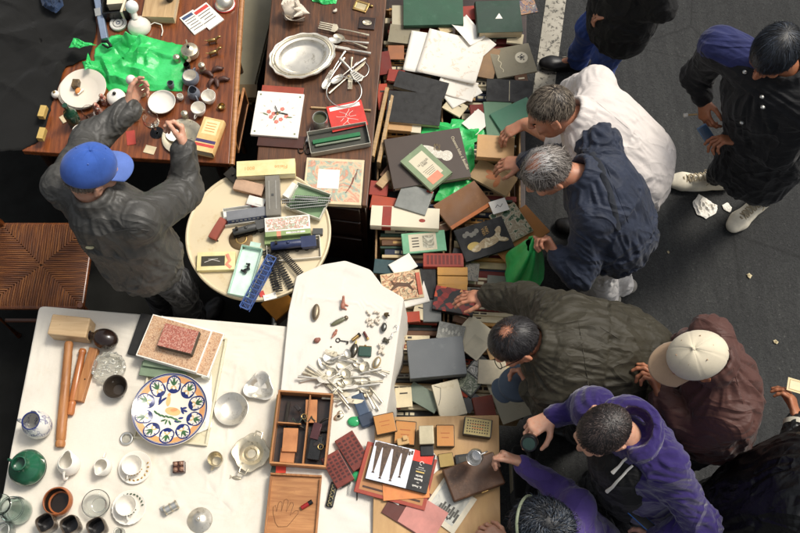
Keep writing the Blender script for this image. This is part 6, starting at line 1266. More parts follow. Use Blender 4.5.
k, a, b, t = book(385, 206, 28, 13, -8, Z0+.004, .03, C('orange_red_cloth', 168,66,36), 'orange red book beside the chocolate gift box corner', 'l'); k, a, b, t = book(379, 190, 18, 14, -6, Z0+.002, .02, REDC, 'small red book at the left crate edge by the wooden block', 'l')
carton(385, 181, 18, 8, 48, Z0+.022, .02, WOODL, 'small pale wooden block lying aslant by the gift box', 'wooden_block', 'block')
k, a, b, t = book(424, 243, 43, 20, 5, Z0+.01, .014, C('sea_green_paper', 118,176,138), 'bright green pamphlet with a pale picture label', 'l'); on(k, 'pale_label', CREAMC, -a*.03, 0, t, a*.64, b*.84); on(k, 'label_picture', M_print('label_pic', [(.42, L(206,202,180)), (.52, L(126,122,104)), (.60, L(190,184,160))], 16, .5, 0, 1.8), a*.10, 0, t+.0006, a*.26, b*.62); m = B()
for i in range(4): m.box(-a*.2, b*(.22-.14*i), t+.0007, a*.16, b*.05, .0003)
m.build('printed_lines', DARKP, k)
k, a, b, t = book(443, 263, 40, 13, 0, Z0+.004, .04, REDC, 'red ornate bound book with a blind stamped spine', 'b'); m = B()
for i in range(9): m.box(-.075+.019*i, 0, t, .012, b*.7, .0008)
m.build('stamped_panels', C('stamped_red', 106,30,22), k)
flat('teal_book', 'dark teal board lying below the standing cream books', 'board', 391, 268, 34, 14, -5, Z0+.002, .012, TEAL)
sheetp('loose white sheet poking up above the dog magazine', 403, 266, 24, 16, 30, Z0+.016); sheetp('loose white sheet under the lower right of the dog magazine', 408, 295, 38, 24, 14, Z0+.018)
DOGM = M_print('dog_magazine', [(.34, L(214,190,150)), (.43, L(96,72,52)), (.49, L(206,150,110)), (.55, L(226,204,164)), (.64, L(120,104,76))], 24, .4, 0, 1.6)
k, a, b = flat('magazine', 'sepia magazine with a running animal on its cover by the white cloth', 'magazine', 402, 286, 40, 28, 8, Z0+.03, .003, C('mag_sepia', 206,184,144)); on(k, 'cover_picture', DOGM, -.01, 0, .003, a*.86, b*.94); m = B().tube([(-.06,-.02,.0042),(-.02,.01,.0042),(.03,.0,.0042),(.05,-.03,.0042)], [.004,.012,.010,.004], 6, flat=.12).tube([(-.03,.0,.0042),(-.05,.035,.0042)], [.008,.004], 6, flat=.12).tube([(.03,0,.0042),(.06,.02,.0042)], [.007,.003], 6, flat=.12); m.build('printed_animal', C('animal_print', 92,64,44), k, smooth=True); on(k, 'red_title', C('mag_red', 190,96,70), a*.42, 0, .003, a*.12, b*.8)
k, a, b, t = book(428, 285, 16, 30, 0, Z0+.004, .02, BLACKC, 'slim black book right of the sepia magazine', 'l')
for i, (y, lb) in enumerate(((274,'uppermost of three ochre bindings by the moving hand'), (283,'middle of three ochre bindings by the moving hand'), (291,'lowest of three ochre bindings by the moving hand'))): book(452, y, 30, 8, 0, Z0+.004, .035, PALM['ochre'], lb, 'b', 'ochre bindings')
flat('photo_card', 'dark photograph card standing near the black bindings', 'photograph', 472, 272, 14, 18, -6, Z0+.02, .002, M_print('dark_photo', [(.4, L(54,52,46)), (.55, L(110,104,90)), (.65, L(60,56,50))], 40, .3))
FLO = M_print('red_floral', [(.0, L(30,24,24)), (.42, L(150,40,30)), (.52, L(214,84,46)), (.60, L(120,30,28)), (.72, L(36,28,30)), (.9, L(226,150,90))], 46, .5, kind='cell')
k, a, b, t = carton(454, 303, 41, 24, -10, Z0+.012, .03, BLACKC, 'black box with a red flowered lid beneath the moving hand', 'flowered_box'); on(k, 'flowered_lid', FLO, 0, 0, t, a*1.0, b*1.0, .006, bevel=.002)
carton(432, 312, 18, 22, 0, Z0+.002, .02, C('grey_box', 108,110,108), 'small slate grey box left of the red flowered box'); 
k, a, b, t = book(474, 338, 34, 34, -38, Z0+.02, .008, CREAMC, 'folded cream folder beside the dark haired man', 'l'); on(k, 'fold_flap', C('cream_flap', 206,196,170), a*.2, -b*.18, t, a*.5, b*.55, .001)
k, a, b = flat('photo_card', 'grey photograph of a group lying on the cream folder', 'photograph', 451, 332, 27, 17, -12, Z0+.034, .0015, M_print('grey_photo_print', [(.35, L(150,150,142)), (.5, L(126,126,118)), (.62, L(166,164,154))], 30, .3)); m = B()
for i in range(6): m.ell((-a*.3+a*.12*i, .006*math.sin(i*2), .0016), (.006,.012,.0006), None, 8, 5)
m.build('group_figures', C('photo_pale', 190,188,176), k, smooth=True)
a, b, r = span(436, 361, 56, 38, 5, Z0+.03); k = thing('file_box', 'large slate grey cloth covered file box among the books', 'box', W(436, 361, Z0+.024), r); B().box(0,0,0,a*.99,b*.985,.02).build('base', C('file_dark', 58,60,62), k, bevel=.001); B().box(0,0,.0203,a,b,.042).build('lid', GREYC, k, bevel=.0025)
k, a, b, t = book(424, 398, 34, 18, -30, Z0+.004, .012, C('grey_green', 110,122,108), 'grey green pamphlet under the white string-tied box', 'l')
a, b, r = span(449, 401, 27, 36, 14, Z0+.02); k = thing('string_box', 'white card box tied with thin dark string', 'box', W(449, 401, Z0+.012), r); B().box(0,0,0,a,b,.034).build('body', CREAMC, k, bevel=.002); B().tube([(-a*.42,b*.46,.0346),(-a*.2,b*.36,.035),(-a*.3,b*.1,.0346),(-a*.44,-b*.1,.0346)], .0012, 5).build('string', INKM, k)
k, a, b, t = book(475, 376, 22, 40, -38, Z0+.008, .012, C('mag_dark', 66,66,62), 'dark picture magazine with torn photographs by the cream square', 'l'); on(k, 'photo', M_print('bw_photo', [(.38, L(60,60,56)), (.47, L(190,188,176)), (.53, L(96,96,90)), (.62, L(210,206,196))], 26, .35), -a*.04, b*.18, t, a*.8, b*.4); on(k, 'green_photo', M_print('green_photo', [(.4, L(150,156,130)), (.5, L(56,74,48)), (.6, L(170,170,150))], 34, .35), 0, -b*.26, t, a*.86, b*.4)
k, a, b, t = book(492, 373, 27, 24, -4, Z0+.018, .016, C('putty_cover', 202,190,164), 'cream square booklet lying above the big stamped sheet', 'l')
k, a, b, t = book(512, 398, 36, 44, 20, Z0+.004, .006, STONE, 'big stone coloured folder with a small ink stamp', 'l'); m = B().box(-.01,.0,t,.034,.002,.0005).box(-.01,.024,t,.034,.002,.0005).box(-.026,.012,t,.002,.024,.0005).box(.006,.012,t,.002,.024,.0005).box(-.01,.012,t,.02,.008,.0005); m.build('ink_stamp', INKM, k)
k, a, b, t = book(484, 408, 20, 22, 10, Z0+.002, .02, C('red_brown_mag', 120,56,40), 'red brown paperback beside the plywood board corner', 'l'); flat('black_photo', 'black photograph envelope above the red brown paperback', 'photograph', 470, 402, 14, 20, -36, Z0+.005, .004, BLACKG)
k, a, b, t = book(495, 150, 37, 22, -4, Z0+.08, .035, TAN, 'small tan wood grained box lifted by the white shirted man', 'b', name='wooden_box', cat='box')
# litter on the road
k = film('paper_litter', 'crumpled white paper tissue on the asphalt by the white sneakers', 'litter', [(692,203),(699,194),(707,199),(718,206),(716,213),(706,219),(697,214)], .006, .016, PAPER, seed=31, n=64)
for i, (x, y, s_, lb) in enumerate(((749,276,5,'pale leaf lying on the open asphalt'), (776,342,4.5,'small yellow leaf on the asphalt near the banknote hand'), (668,252,2.5,'tiny pale leaf on the asphalt behind the navy jacket'), (727,208,9,'flattened white paper beside the left white sneaker'))):
    film('paper_scrap' if i == 3 else 'dry_leaf', lb, 'litter' if i == 3 else 'leaf', [(x-s_*.6,y-s_*.3),(x,y-s_*.6),(x+s_*.6,y),(x+s_*.3,y+s_*.5),(x-s_*.4,y+s_*.2)], .005, .004, PAPER if i == 3 else C('dry_leaf', 190,176,140), seed=40+i, n=20)
film('paper_scrap', 'pale cardboard scrap on the white line by the black shoe', 'litter', [(553,57),(570,57),(569,70),(552,69)], .008, .004, STONE, seed=51)
film('paper_scrap', 'white card scrap on the dark road under the green bag', 'litter', [(538,296),(543,288),(547,296),(543,300)], .02, .004, PAPER, seed=52)

# loose papers and thin books filling the gaps
FILL = [(384,64,14,22,8,'dark red','thin dark red book squeezed between the sideboard and white prints'),(383,98,10,26,4,'orange red','orange red booklet squeezed beside the big black book'),(445,30,12,10,20,'buff','small buff booklet under the big green album'),(455,108,20,14,-30,'cream','cream booklet poking out above the green bag'),(466,98,16,10,12,'tan','tan booklet between the loose prints and open black album'),(478,118,14,24,4,'dark red','dark red book beside the pale green book'),(452,144,10,20,20,'cream','small cream booklet lying in the green bag'),(392,172,14,20,-30,'brown','brown notebook under the left side of the gift box'),(377,205,8,18,0,'tan','slim tan book against the sideboard'),(446,226,22,10,20,'brown','brown notebook under the portrait magazine corner'),(462,256,20,10,-14,'black','black notebook below the portrait magazine'),(520,262,20,12,12,'buff','buff notebook under the kraft folder end'),(500,284,26,14,-4,'grey','grey notebook lying under the hanging bag'),(500,300,28,12,6,'ochre','ochre notebook lying by the outstretched sleeve'),(412,318,16,10,4,'orange red','bright red notebook above the grey file box'),(421,312,14,16,-12,'cream','cream notebook left of the flowered box'),(400,330,10,18,4,'buff','buff notebook left of the grey file box'),(462,320,16,10,-20,'brown','brown notebook under the cream folder'),(498,350,22,16,16,'tan','tan notebook near the dark haired man\'s chin'),(404,398,16,20,4,'cream','cream notebook near the orange tins'),(394,404,14,10,-6,'dark red','dark red notebook at the crate corner by the tan tin'),(466,390,10,14,-30,'orange red','small orange red notebook beside the string-tied box'),(515,40,16,10,-8,'cream','cream booklet under the triangle book corner'),(522,84,12,20,6,'brown','brown notebook beside the open black album'),(522,170,10,20,-8,'black','black notebook right of the worn tan book')]
for i, (x, y, w_, h_, q, c_, lb) in enumerate(FILL):
    k, a, b, t = book(x, y, w_, h_, q, Z0+.001+.0025*(i % 4), .010+.003*(i % 3), PALM[c_], lb, 'l' if i % 2 else 't')
    if i % 2: on(k, 'cover_title', PALE if c_ in ('black', 'brown', 'dark red', 'grey') else DARKP, 0, b*.2, t, a*.5, b*.07)
# ================================================================ people
NV = lambda p: np.array([p[0], p[1], p[2]], float)
def unit(v): v = NV(v); return v/np.linalg.norm(v)
class Field:
    """smooth union of tapered limbs and ellipsoids, turned into one continuous skin"""
    def __init__(s, vox): s.vox = vox; s.p = []
    def cap(s, a, b, ra, rb, k=.02, n=None, fl=1., sub=False, w=1.): s.p.append(('c', NV(a), NV(b), ra, rb, k, None if n is None else unit(n), fl, sub, w)); return s
    def ell(s, c, r, R=None, k=.02, sub=False): s.p.append(('e', NV(c), np.array(r, float), np.eye(3) if R is None else R, k, sub)); return s
    def bb(s, q):
        if q[0] == 'c': m = max(q[3], q[4]); return np.minimum(q[1], q[2])-m, np.maximum(q[1], q[2])+m
        m = max(q[2]); return q[1]-m, q[1]+m
    @staticmethod
    def dist(q, P):
        if q[0] == 'c':
            a, b, ra, rb, n, fl = q[1], q[2], q[3], q[4], q[6], q[7]
            ab = b-a; L2 = max(1e-9, ab @ ab); t = np.clip(((P-a) @ ab)/L2, 0, 1); d = P-a-t[..., None]*ab
            d2 = (d*d).sum(-1)
            if n is not None: d2 = d2+(d @ n)**2*(1/fl**2-1)
            return np.sqrt(d2)-(ra+(rb-ra)*t)
        l = (P-q[1]) @ q[3]; k0 = np.sqrt(((l/q[2])**2).sum(-1)); k1 = np.sqrt(((l/q[2]**2)**2).sum(-1))+1e-9
        return k0*(k0-1)/k1
    def mesh(s):
        v = s.vox; bs = [s.bb(q) for q in s.p if not q[8 if q[0] == 'c' else 5]]
        lo = np.min([b[0] for b in bs], 0)-4*v; hi = np.max([b[1] for b in bs], 0)+4*v
        N = np.ceil((hi-lo)/v).astype(int)+1; D = np.full(N, 1., np.float32)
        for q in s.p:
            kk = q[5] if q[0] == 'c' else q[4]; sub = q[8] if q[0] == 'c' else q[5]; a, b = s.bb(q); mg = kk+4*v
            i0 = np.maximum(0, np.floor((a-mg-lo)/v).astype(int)); i1 = np.minimum(N, np.ceil((b+mg-lo)/v).astype(int)+1)
            if (i1 <= i0).any(): continue
            sl = tuple(slice(x, y) for x, y in zip(i0, i1))
            ax = [lo[i]+v*np.arange(i0[i], i1[i]) for i in range(3)]
            P = np.stack(np.meshgrid(*ax, indexing='ij'), -1); d = Field.dist(q, P); o = D[sl]
            if sub: h = np.maximum(kk-np.abs(o+d), 0)/kk; D[sl] = np.maximum(o, -d)+h*h*kk/4
            else: h = np.maximum(kk-np.abs(o-d), 0)/kk; D[sl] = np.minimum(o, d)-h*h*kk/4
        g = vdb.FloatGrid(); g.background = 4.; g.copyFromArray(np.clip(D/v, -4, 4).astype(np.float32))
        V, Q = g.convertToQuads(isovalue=0.0); return V.astype(float)*v+lo, Q.astype(int)
def normals(V, Q):
    n = np.cross(V[Q[:,2]]-V[Q[:,0]], V[Q[:,3]]-V[Q[:,1]]); N = np.zeros_like(V)
    for i in range(4): np.add.at(N, Q[:,i], n)
    return N/(np.linalg.norm(N, axis=1)[:,None]+1e-12)
def skin_obj(name, V, Q, mat, parent, org):
    me = bpy.data.meshes.new(name); V = V-org
    me.vertices.add(len(V)); me.vertices.foreach_set('co', V.astype(np.float32).ravel()); me.loops.add(len(Q)*4); me.loops.foreach_set('vertex_index', Q.astype(np.int32).ravel())
    me.polygons.add(len(Q)); me.polygons.foreach_set('loop_start', np.arange(0, len(Q)*4, 4, dtype=np.int32)); me.polygons.foreach_set('use_smooth', np.ones(len(Q), bool))
    me.update(calc_edges=True); me.validate(); me.materials.append(mat)
    o = bpy.data.objects.new(name, me); COL.objects.link(o); o.parent = parent; return o
def folds(F, V, Q, amp, seed):
    """cloth folds: ridges that run round sleeves and pull along the trunk, following the nearest limb"""
    n = normals(V, Q); caps = [q for q in F.p if q[0] == 'c' and not q[8]]
    if not caps: return V
    D = np.stack([Field.dist(q, V) for q in caps]); i = D.argmin(0); out = np.zeros(len(V))
    for j, q in enumerate(caps):
        m = i == j
        if not m.any(): continue
        a, b = q[1], q[2]; ab = b-a; L_ = np.linalg.norm(ab)+1e-6; ax = ab/L_; e1 = unit(np.cross(ax, [.3,.5,.8])); e2 = np.cross(ax, e1); d = V[m]-a
        al = d @ ax; th = np.arctan2(d @ e2, d @ e1); r = max(q[3], q[4])
        P = np.c_[al*26+2.2*np.sin(th+j), np.cos(th)*1.1+j*7, np.sin(th)*1.1] if q[9] >= 1 else np.c_[al*6+np.sin(th*2), np.cos(th)*4.2+j*7, np.sin(th)*4.2]
        P = P+.7*np.c_[vnoise(P*.6, seed), vnoise(P*.6, seed+1), vnoise(P*.6, seed+2)]
        rd = (1-np.abs(vnoise(P, seed+j))*1.9).clip(-.6); rd2 = (1-np.abs(vnoise(P*2.1+5, seed+j+3))*1.9).clip(-.6)
        mask = .35+.65*np.clip(.5+fbm(V[m]*7, seed+50, 2), 0, 1)
        out[m] = (rd*.75+rd2*.35-.45)*mask*(min(q[9], 1.)*(.62 if q[9] >= 1 else 1.1)) if q[9] else 0
    # soften jumps between limbs
    for _ in range(2):
        acc = np.zeros(len(V)); c = np.zeros(len(V))
        for k in range(4):
            np.add.at(acc, Q[:,k], out[Q[:,(k+1) % 4]]); np.add.at(c, Q[:,k], 1)
        out = .5*out+.5*acc/np.maximum(c, 1)
    bag = fbm(V*6.5+seed, seed+80, 2)
    mw = np.array([min(1., q[9]) for q in caps])[i]
    for _ in range(2):
        acc = np.zeros(len(V)); c = np.zeros(len(V))
        for k in range(4): np.add.at(acc, Q[:,k], mw[Q[:,(k+1) % 4]]); np.add.at(c, Q[:,k], 1)
        mw = .5*mw+.5*acc/np.maximum(c, 1)
    return V+n*(out*amp*1.55+bag*.011*mw)[:,None]
# ---- materials of people
def skin_mat(name, col):
    t = NT(name); v = t.map(); c = t.ramp(t.noise(v, 18, 5), [(.3, sc4(col, .84)), (.7, sc4(col, 1.12))]); b = t.ramp(t.noise(v, 70, 4), [(.45, (1,1,1,1)), (.75, (1.0,.80,.74,1))]); t.lk(t.mix(1., c, b, 'MULTIPLY'), t.b.inputs['Base Color'])
    t.b.inputs['Roughness'].default_value = .48; t.b.inputs['Subsurface Weight'].default_value = .12; t.b.inputs['Subsurface Radius'].default_value = (.012,.004,.002); t.b.inputs['Subsurface Scale'].default_value = .6
    t.bump(t.noise(v, 240, 3), .12, .001); return t.m
SK_PALE = skin_mat('skin_pale', L(208,160,134)); SK_RUDDY = skin_mat('skin_ruddy', L(190,134,106)); SK_TAN = skin_mat('skin_tan', L(172,114,82)); SK_WARM = skin_mat('skin_warm', L(188,134,106))
def cloth_mat(name, col, rough=.8, var=.14, fine=600, sheen=.15, spec=.3, bump=.2, coat=0, scale=7, crease=1.):
    t = NT(name); v = t.map(); c = t.ramp(t.noise(v, scale, 6, .6), [(.3, sc4(col, 1-var)), (.7, sc4(col, 1+var))]); t.lk(c, t.b.inputs['Base Color'])
    t.b.inputs['Roughness'].default_value = rough; t.b.inputs['Specular IOR Level'].default_value = spec; t.b.inputs['Sheen Weight'].default_value = sheen; t.b.inputs['Coat Weight'].default_value = coat
    nb = t.bump(t.noise(v, 260, 3, .6), bump, .001); nb = t.bump(t.noise(t.map((1,1,2.5), (.3,.2,.6)), 34, 5, .6, .6), .3, .005, nb)
    for sc, st_, di, ro in ((4.2, .42, .018, (.4,.1,.5)), (9, .20, .008, (.1,.7,1.2))):
        f = t.noise(t.map((1,1.9,1), ro), sc, 1.5, .45, .9); cr = t.ramp(f, [(.40, (0,0,0,1)), (.495, (1,1,1,1)), (.515, (.75,.75,.75,1)), (.62, (.05,.05,.05,1))]); nb = t.bump(cr, st_*crease, di, nb)
    return t.m
EYEW = M('eye_dark', L(34,28,24), .1, 0, .05, 9, 0)
def hair_mat(name, dark, light, bal=.5, scale=160):
    t = NT(name); at_ = t.n.new('ShaderNodeAttribute'); at_.attribute_name = 'tone'; n2 = t.noise(t.map(), 16, 3); mth = t.n.new('ShaderNodeMath'); mth.operation = 'MULTIPLY_ADD'
    t.lk(n2, mth.inputs[0]); mth.inputs[1].default_value = .9; mth.inputs[2].default_value = -.45+(.5-bal)*1.2; ad = t.n.new('ShaderNodeMath'); ad.operation = 'ADD'; t.lk(at_.outputs['Fac'], ad.inputs[0]); t.lk(mth.outputs[0], ad.inputs[1])
    t.lk(t.ramp(ad.outputs[0], [(.25, dark), (.85, light)]), t.b.inputs['Base Color']); t.b.inputs['Roughness'].default_value = .45; t.b.inputs['Specular IOR Level'].default_value = .4; return t.m
def frame(f, up=(0,0,1), roll=0):
    f = unit(f); u = unit(NV(up)-f*(NV(up) @ f)); r = np.cross(f, u)
    if roll: a = math.radians(roll); r, u = r*math.cos(a)+u*math.sin(a), u*math.cos(a)-r*math.sin(a)
    return np.stack([r, f, u], 1)       # columns right, forward, up
HR = np.array([.076, .096, .088])       # cranium radii
def head(F, c, R):
    A = lambda x, y, z: c+R @ np.array([x, y, z])
    F.ell(A(0,-.008,.028), HR, R, .01); F.ell(A(0,.028,-.045), (.058,.062,.075), R, .03); F.ell(A(0,.055,-.085), (.030,.026,.022), R, .03)
    F.cap(A(-.034,.083,.026), A(.034,.083,.026), .014, .014, .02)                       # brow
    F.cap(A(0,.094,.018), A(0,.116,-.026), .008, .013, .012); F.ell(A(-.012,.104,-.03), (.008,.010,.007), R, .008); F.ell(A(.012,.104,-.03), (.008,.010,.007), R, .008)
    for s in (-1, 1):
        F.ell(A(s*.031,.096,.006), (.016,.014,.011), R, .012, True); F.ell(A(s*.043,.066,-.028), (.022,.022,.018), R, .02)
        F.ell(A(s*.079,-.006,-.012), (.010,.020,.032), R, .006); F.cap(A(s*.084,-.020,.012), A(s*.084,-.018,-.03), .006, .006, .006); F.ell(A(s*.087,.002,-.012), (.006,.009,.014), R, .004, True)
    F.cap(A(-.022,.092,-.061), A(.022,.092,-.061), .006, .006, .008); F.cap(A(-.018,.091,-.071), A(.018,.091,-.071), .007, .007, .008); F.cap(A(-.024,.099,-.066), A(.024,.099,-.066), .002, .002, .003, sub=True)
def hand(F, w, d, n, right, curl=(25,30,20), spread=6, thumb=(.75,.65,.25), size=1., pinch=None):
    """palm, five separate bent fingers and a thumb from the palm's side; palm faces n"""
    w = NV(w); d = unit(d); n = unit(NV(n)-d*(NV(n) @ d)); t = np.cross(d, n)*(1 if right else -1); S = size
    F.cap(w-d*.03, w+d*.02*S, .025*S, .027*S, .02, n, .72)
    F.cap(w+d*.025*S+t*.012*S, w+d*.082*S+t*.024*S, .024*S, .019*S, .014, n, .6); F.cap(w+d*.025*S-t*.012*S, w+d*.078*S-t*.026*S, .024*S, .018*S, .014, n, .6); F.cap(w+d*.03*S, w+d*.085*S, .026*S, .02*S, .014, n, .6)
    offs = (.031, .0105, -.0105, -.030); lens = (.92, 1.02, .95, .76); nails = []
    for i in range(4):
        c = curl[i] if isinstance(curl[0], (tuple, list)) else curl
        a0 = math.radians(spread*(1.5-i)*.7); dr = unit(d*math.cos(a0)+t*math.sin(a0)); p = w+d*(.088 if i in (1, 2) else .082)*S+t*offs[i]*S
        ang = 0; r = .0092*S*(1 if i < 3 else .88)
        for j, sg in enumerate((.044, .027, .022)):
            ang += math.radians(c[j]); e = unit(dr*math.cos(ang)+n*math.sin(ang)); q = p+e*sg*lens[i]*S; r2 = r*.92
            F.cap(p, q, r, r2, .0045); F.ell(p, (r*1.06,)*3, None, .004); p, r = q, r2
    p = w+d*.022*S+t*.026*S+n*.006*S; e0 = unit(d*thumb[0]+t*thumb[1]+n*thumb[2]); q = p+e0*.046*S; F.cap(p, q, .0145*S, .0115*S, .014)
    e1 = unit(e0*.8+d*.45+n*.25-t*.12); q2 = q+e1*.033*S; F.cap(q, q2, .0112*S, .0098*S, .005); e2 = unit(e1*.8+d*.3-t*.3+n*.2); F.cap(q2, q2+e2*.026*S, .0098*S, .0075*S, .004)
def hair(o, c, R, mat, org, n, length, lift, mask, whorl=(0,-.55,.83), width=.0016, thick=.007, curl=0, seed=0, seg=4, base=True, name='hair'):
    """hair cap with a layer of strands combed away from the whorl"""
    r = np.random.default_rng(seed); cc = c+R @ np.array([0,-.008,.028]); rad = HR+thick
    wh = unit(whorl); vs, fs, tone = [], [], []
    def on_s(u, k=0.): return cc+R @ (u*(rad+k))
    if base:
        NU, NVv = 72, 44; idx = {}
        for j in range(NVv+1):
            for i in range(NU):
                ph = PI*j/NVv; th = 2*PI*i/NU; u = np.array([math.sin(ph)*math.cos(th), math.sin(ph)*math.sin(th), math.cos(ph)])
                e = mask(u); e = e+.05*math.sin(i*7.3+j*2.9)*math.sin(j*5.1-i*1.7); k = -thick*1.7*(1-min(1, max(0, e)*3.2))+.0015*math.sin(i*5.1+j*3.3); idx[(j, i)] = (len(vs), e); vs.append(on_s(u, k)); tone.append(.25)
        for j in range(NVv):
            for i in range(NU):
                q = [idx[(j, i)], idx[(j+1, i)], idx[(j+1, (i+1) % NU)], idx[(j, (i+1) % NU)]]
                if min(x[1] for x in q) > 0: fs.append([x[0] for x in q])
    cnt = 0
    while cnt < n:
        u = unit(r.normal(size=3)); e = mask(u)
        if e <= -.05 or r.random() > min(1, max(0, e)*6+.22): continue
        cnt += 1; hs = r.random(); t = u-wh*(u @ wh); t = t-u*(t @ u)
        if np.linalg.norm(t) < 1e-3: continue
        t = unit(unit(t)+r.normal(size=3)*.26+.3*np.sin(8*u[[1,2,0]]+seed+2*np.sin(5*u[[2,0,1]]+seed))); tn = min(1, max(0, r.normal()*.24+.5+.15*math.sin(13*u[0]+seed)*math.sin(11*u[1]+7*u[2]))); sd = np.cross(u, t); Lh = length*(.6+.7*r.random())*(1 if e > .12 else .6); lf = lift*r.random()*(2.2 if r.random() < .08 else 1); ph = r.random()*6
        b = len(vs)
        for j in range(seg+1):
            s = j/seg; uu = unit(u*1.0+t*(s*Lh/.09)); off = lf*math.sin(min(1, s*1.1)*PI*.62)+.0006
            p = on_s(uu, off)+R @ (sd*(curl*math.sin(s*9+ph)))+R @ (uu*(curl*.7*math.cos(s*9+ph)))
            w_ = width*(1-.75*s); vs.append(p-R @ sd*w_); vs.append(p+R @ sd*w_); tone += [tn, tn]
        for j in range(seg): a = b+2*j; fs.append((a, a+1, a+3, a+2))
    me = bpy.data.meshes.new(name); me.from_pydata([tuple(NV(v)-org) for v in vs], [], fs); me.materials.append(mat); me.polygons.foreach_set('use_smooth', [True]*len(fs))
    me.attributes.new('tone', 'FLOAT', 'POINT').data.foreach_set('value', np.array(tone, np.float32))
    h = bpy.data.objects.new(name, me); COL.objects.link(h); h.parent = o; return h
def std_mask(front=.62, nape=-.62, bald=None, br=.0):
    def f(u):
        x, y, z = u
        lim = front*max(0, y)+(.02 if y > -.2 else 0)-(.0 if y > 0 else 1)*(-nape)*min(1, -y*1.6 if y < 0 else 0)
        if y > .25 and abs(x) > .62: lim -= .18
        e = z-lim
        if bald is not None:
            a = math.acos(max(-1, min(1, float(np.array(u) @ unit(bald))))); e = min(e, (a-br)*.8)
        return e
    return f
def baseball_cap(o, c, R, mat, brimm, org, name='baseball_cap'):
    cc = c+R @ np.array([0,-.006,.036]); rad = HR+np.array([.012,.014,.018]); T = lambda u: tuple(cc+R @ (np.array(u)*rad)-org)
    NU, NP = 96, 26; vs = []; fs = []
    for j in range(NP+1):
        ph = (PI*.5+.12)*j/NP
        for i in range(NU):
            th = 2*PI*i/NU; seam = 1-.012*math.exp(-((((th+PI/6) % (PI/3))-PI/6)/.03)**2); k = 1.02-.02*(j/NP)**4
            u = np.array([math.sin(ph)*math.cos(th), math.sin(ph)*math.sin(th), math.cos(ph)*(1.0+.03*math.sin(th*3))])*seam*k*(1+.010*math.sin(th*2+j*.35)*math.sin(ph)); vs.append(T(u))
    for j in range(NP):
        for i in range(NU): fs.append((j*NU+i, (j+1)*NU+i, (j+1)*NU+(i+1) % NU, j*NU+(i+1) % NU))
    b = B(); b.add(vs, fs); d = b.build(name, mat, o, smooth='all'); s = d.modifiers.new('cloth', 'SOLIDIFY'); s.thickness = .002; s.offset = -1
    br = B(); n = 28; m = 14; vs = []
    for j in range(m+1):
        for i in range(n+1):
            a = math.radians(-62+124*i/n); q = j/m; out = .074*math.cos(a*.78)**.8 if abs(a) < 1.4 else 0
            x = math.sin(a)*(.99+.16*q*math.cos(a)); y = math.cos(a)*.985
            vs.append(tuple(cc+R @ np.array([x*rad[0]*(1+.02*q), y*rad[1]+out*q, -.008-.016*q-.020*(abs(math.sin(a))**2)*(.4+q*.6)])-org))
    fs = [(j*(n+1)+i, (j+1)*(n+1)+i, (j+1)*(n+1)+i+1, j*(n+1)+i+1) for j in range(m) for i in range(n)]
    br.add(vs, fs); bo = br.build('brim', brimm, d, smooth='all'); s = bo.modifiers.new('card', 'SOLIDIFY'); s.thickness = .003; s.offset = 0
    bt = B().ell(tuple(cc+R @ np.array([0,0,rad[2]*1.02])-org), (.007,.007,.005)); bt.build('button', mat, d, smooth=True)
    ev = B()
    for i in range(6):
        th = PI/6+i*PI/3; u = np.array([math.sin(.62)*math.cos(th), math.sin(.62)*math.sin(th), math.cos(.62)])*1.022; p = Vector(T(u)); ev.ell(p, (.0028,.0028,.0028), None, 8, 6)
    ev.build('eyelets', brimm, d, smooth=True); return d
def eyes(o, c, R, org):
    for s in (-1, 1): B().ell(tuple(c+R @ np.array([s*.031,.083,.007])-org), (.0105,.0105,.0105), None, 14, 10).build('eye', EYEW, o, smooth=True)
def shoe(o, ankle, d, mat, sole, org, laces=None, size=1.):
    d = unit((d[0], d[1], 0)); t = np.array([-d[1], d[0], 0]); a = NV(ankle); g = np.array([a[0], a[1], 0]); F = Field(.005); S = size
    F.cap(g-d*.055*S+[0,0,.055], g+d*.02*S+[0,0,.06], .036*S, .040*S, .03); F.cap(g-d*.05*S+[0,0,.04], g+d*.15*S+[0,0,.035], .034*S, .044*S, .03, (0,0,1), .75); F.cap(g+d*.15*S+[0,0,.034], g+d*.19*S+[0,0,.032], .044*S, .036*S, .03, (0,0,1), .72); F.cap(g-d*.01+[0,0,.06], g-d*.01+[0,0,.12], .042, .046, .02)
    F.cap(g-d*.01+[0,0,.10], g-d*.01+[0,0,.16], .036, .04, .006, sub=True)
    V, Q = F.mesh(); so = skin_obj('shoe', V, Q, mat, o, org)
    f = B(); pts = []
    for i in range(40):
        q = 2*PI*i/40; L_ = .062+.13*(.5+.5*math.cos(q)); x = math.cos(q)*.135+.068; y = math.sin(q)*(.040+.012*math.cos(q)); pts.append((x*S, y*S))
    M_ = Matrix(((d[0], t[0], 0, g[0]-org[0]), (d[1], t[1], 0, g[1]-org[1]), (0, 0, 1, -org[2]), (0, 0, 0, 1)))
    f.prism(pts, .003, .030, M_); f.build('sole', sole, so, bevel=.004)
    if laces:
        m = B()
        for i in range(6):
            x = .040+.021*i; z = .122-.0085*i; h = .027-.001*i
            for s in (-1, 1): m.tube([tuple(g+d*x*S+t*s*h+np.array([0,0,z-.014])-org), tuple(g+d*(x+.008)*S+np.array([0,0,z])-org), tuple(g+d*(x+.016)*S-t*s*h+np.array([0,0,z-.018])-org)], .0046, 6)
        for s in (-1, 1): m.tube([tuple(g+d*.04*S+np.array([0,0,.105])-org), tuple(g+d*.03+t*s*.03+np.array([0,0,.115])-org), tuple(g+d*.06+t*s*.05+np.array([0,0,.085])-org)], .003, 6)
        m.build('laces', laces, so, smooth=True)
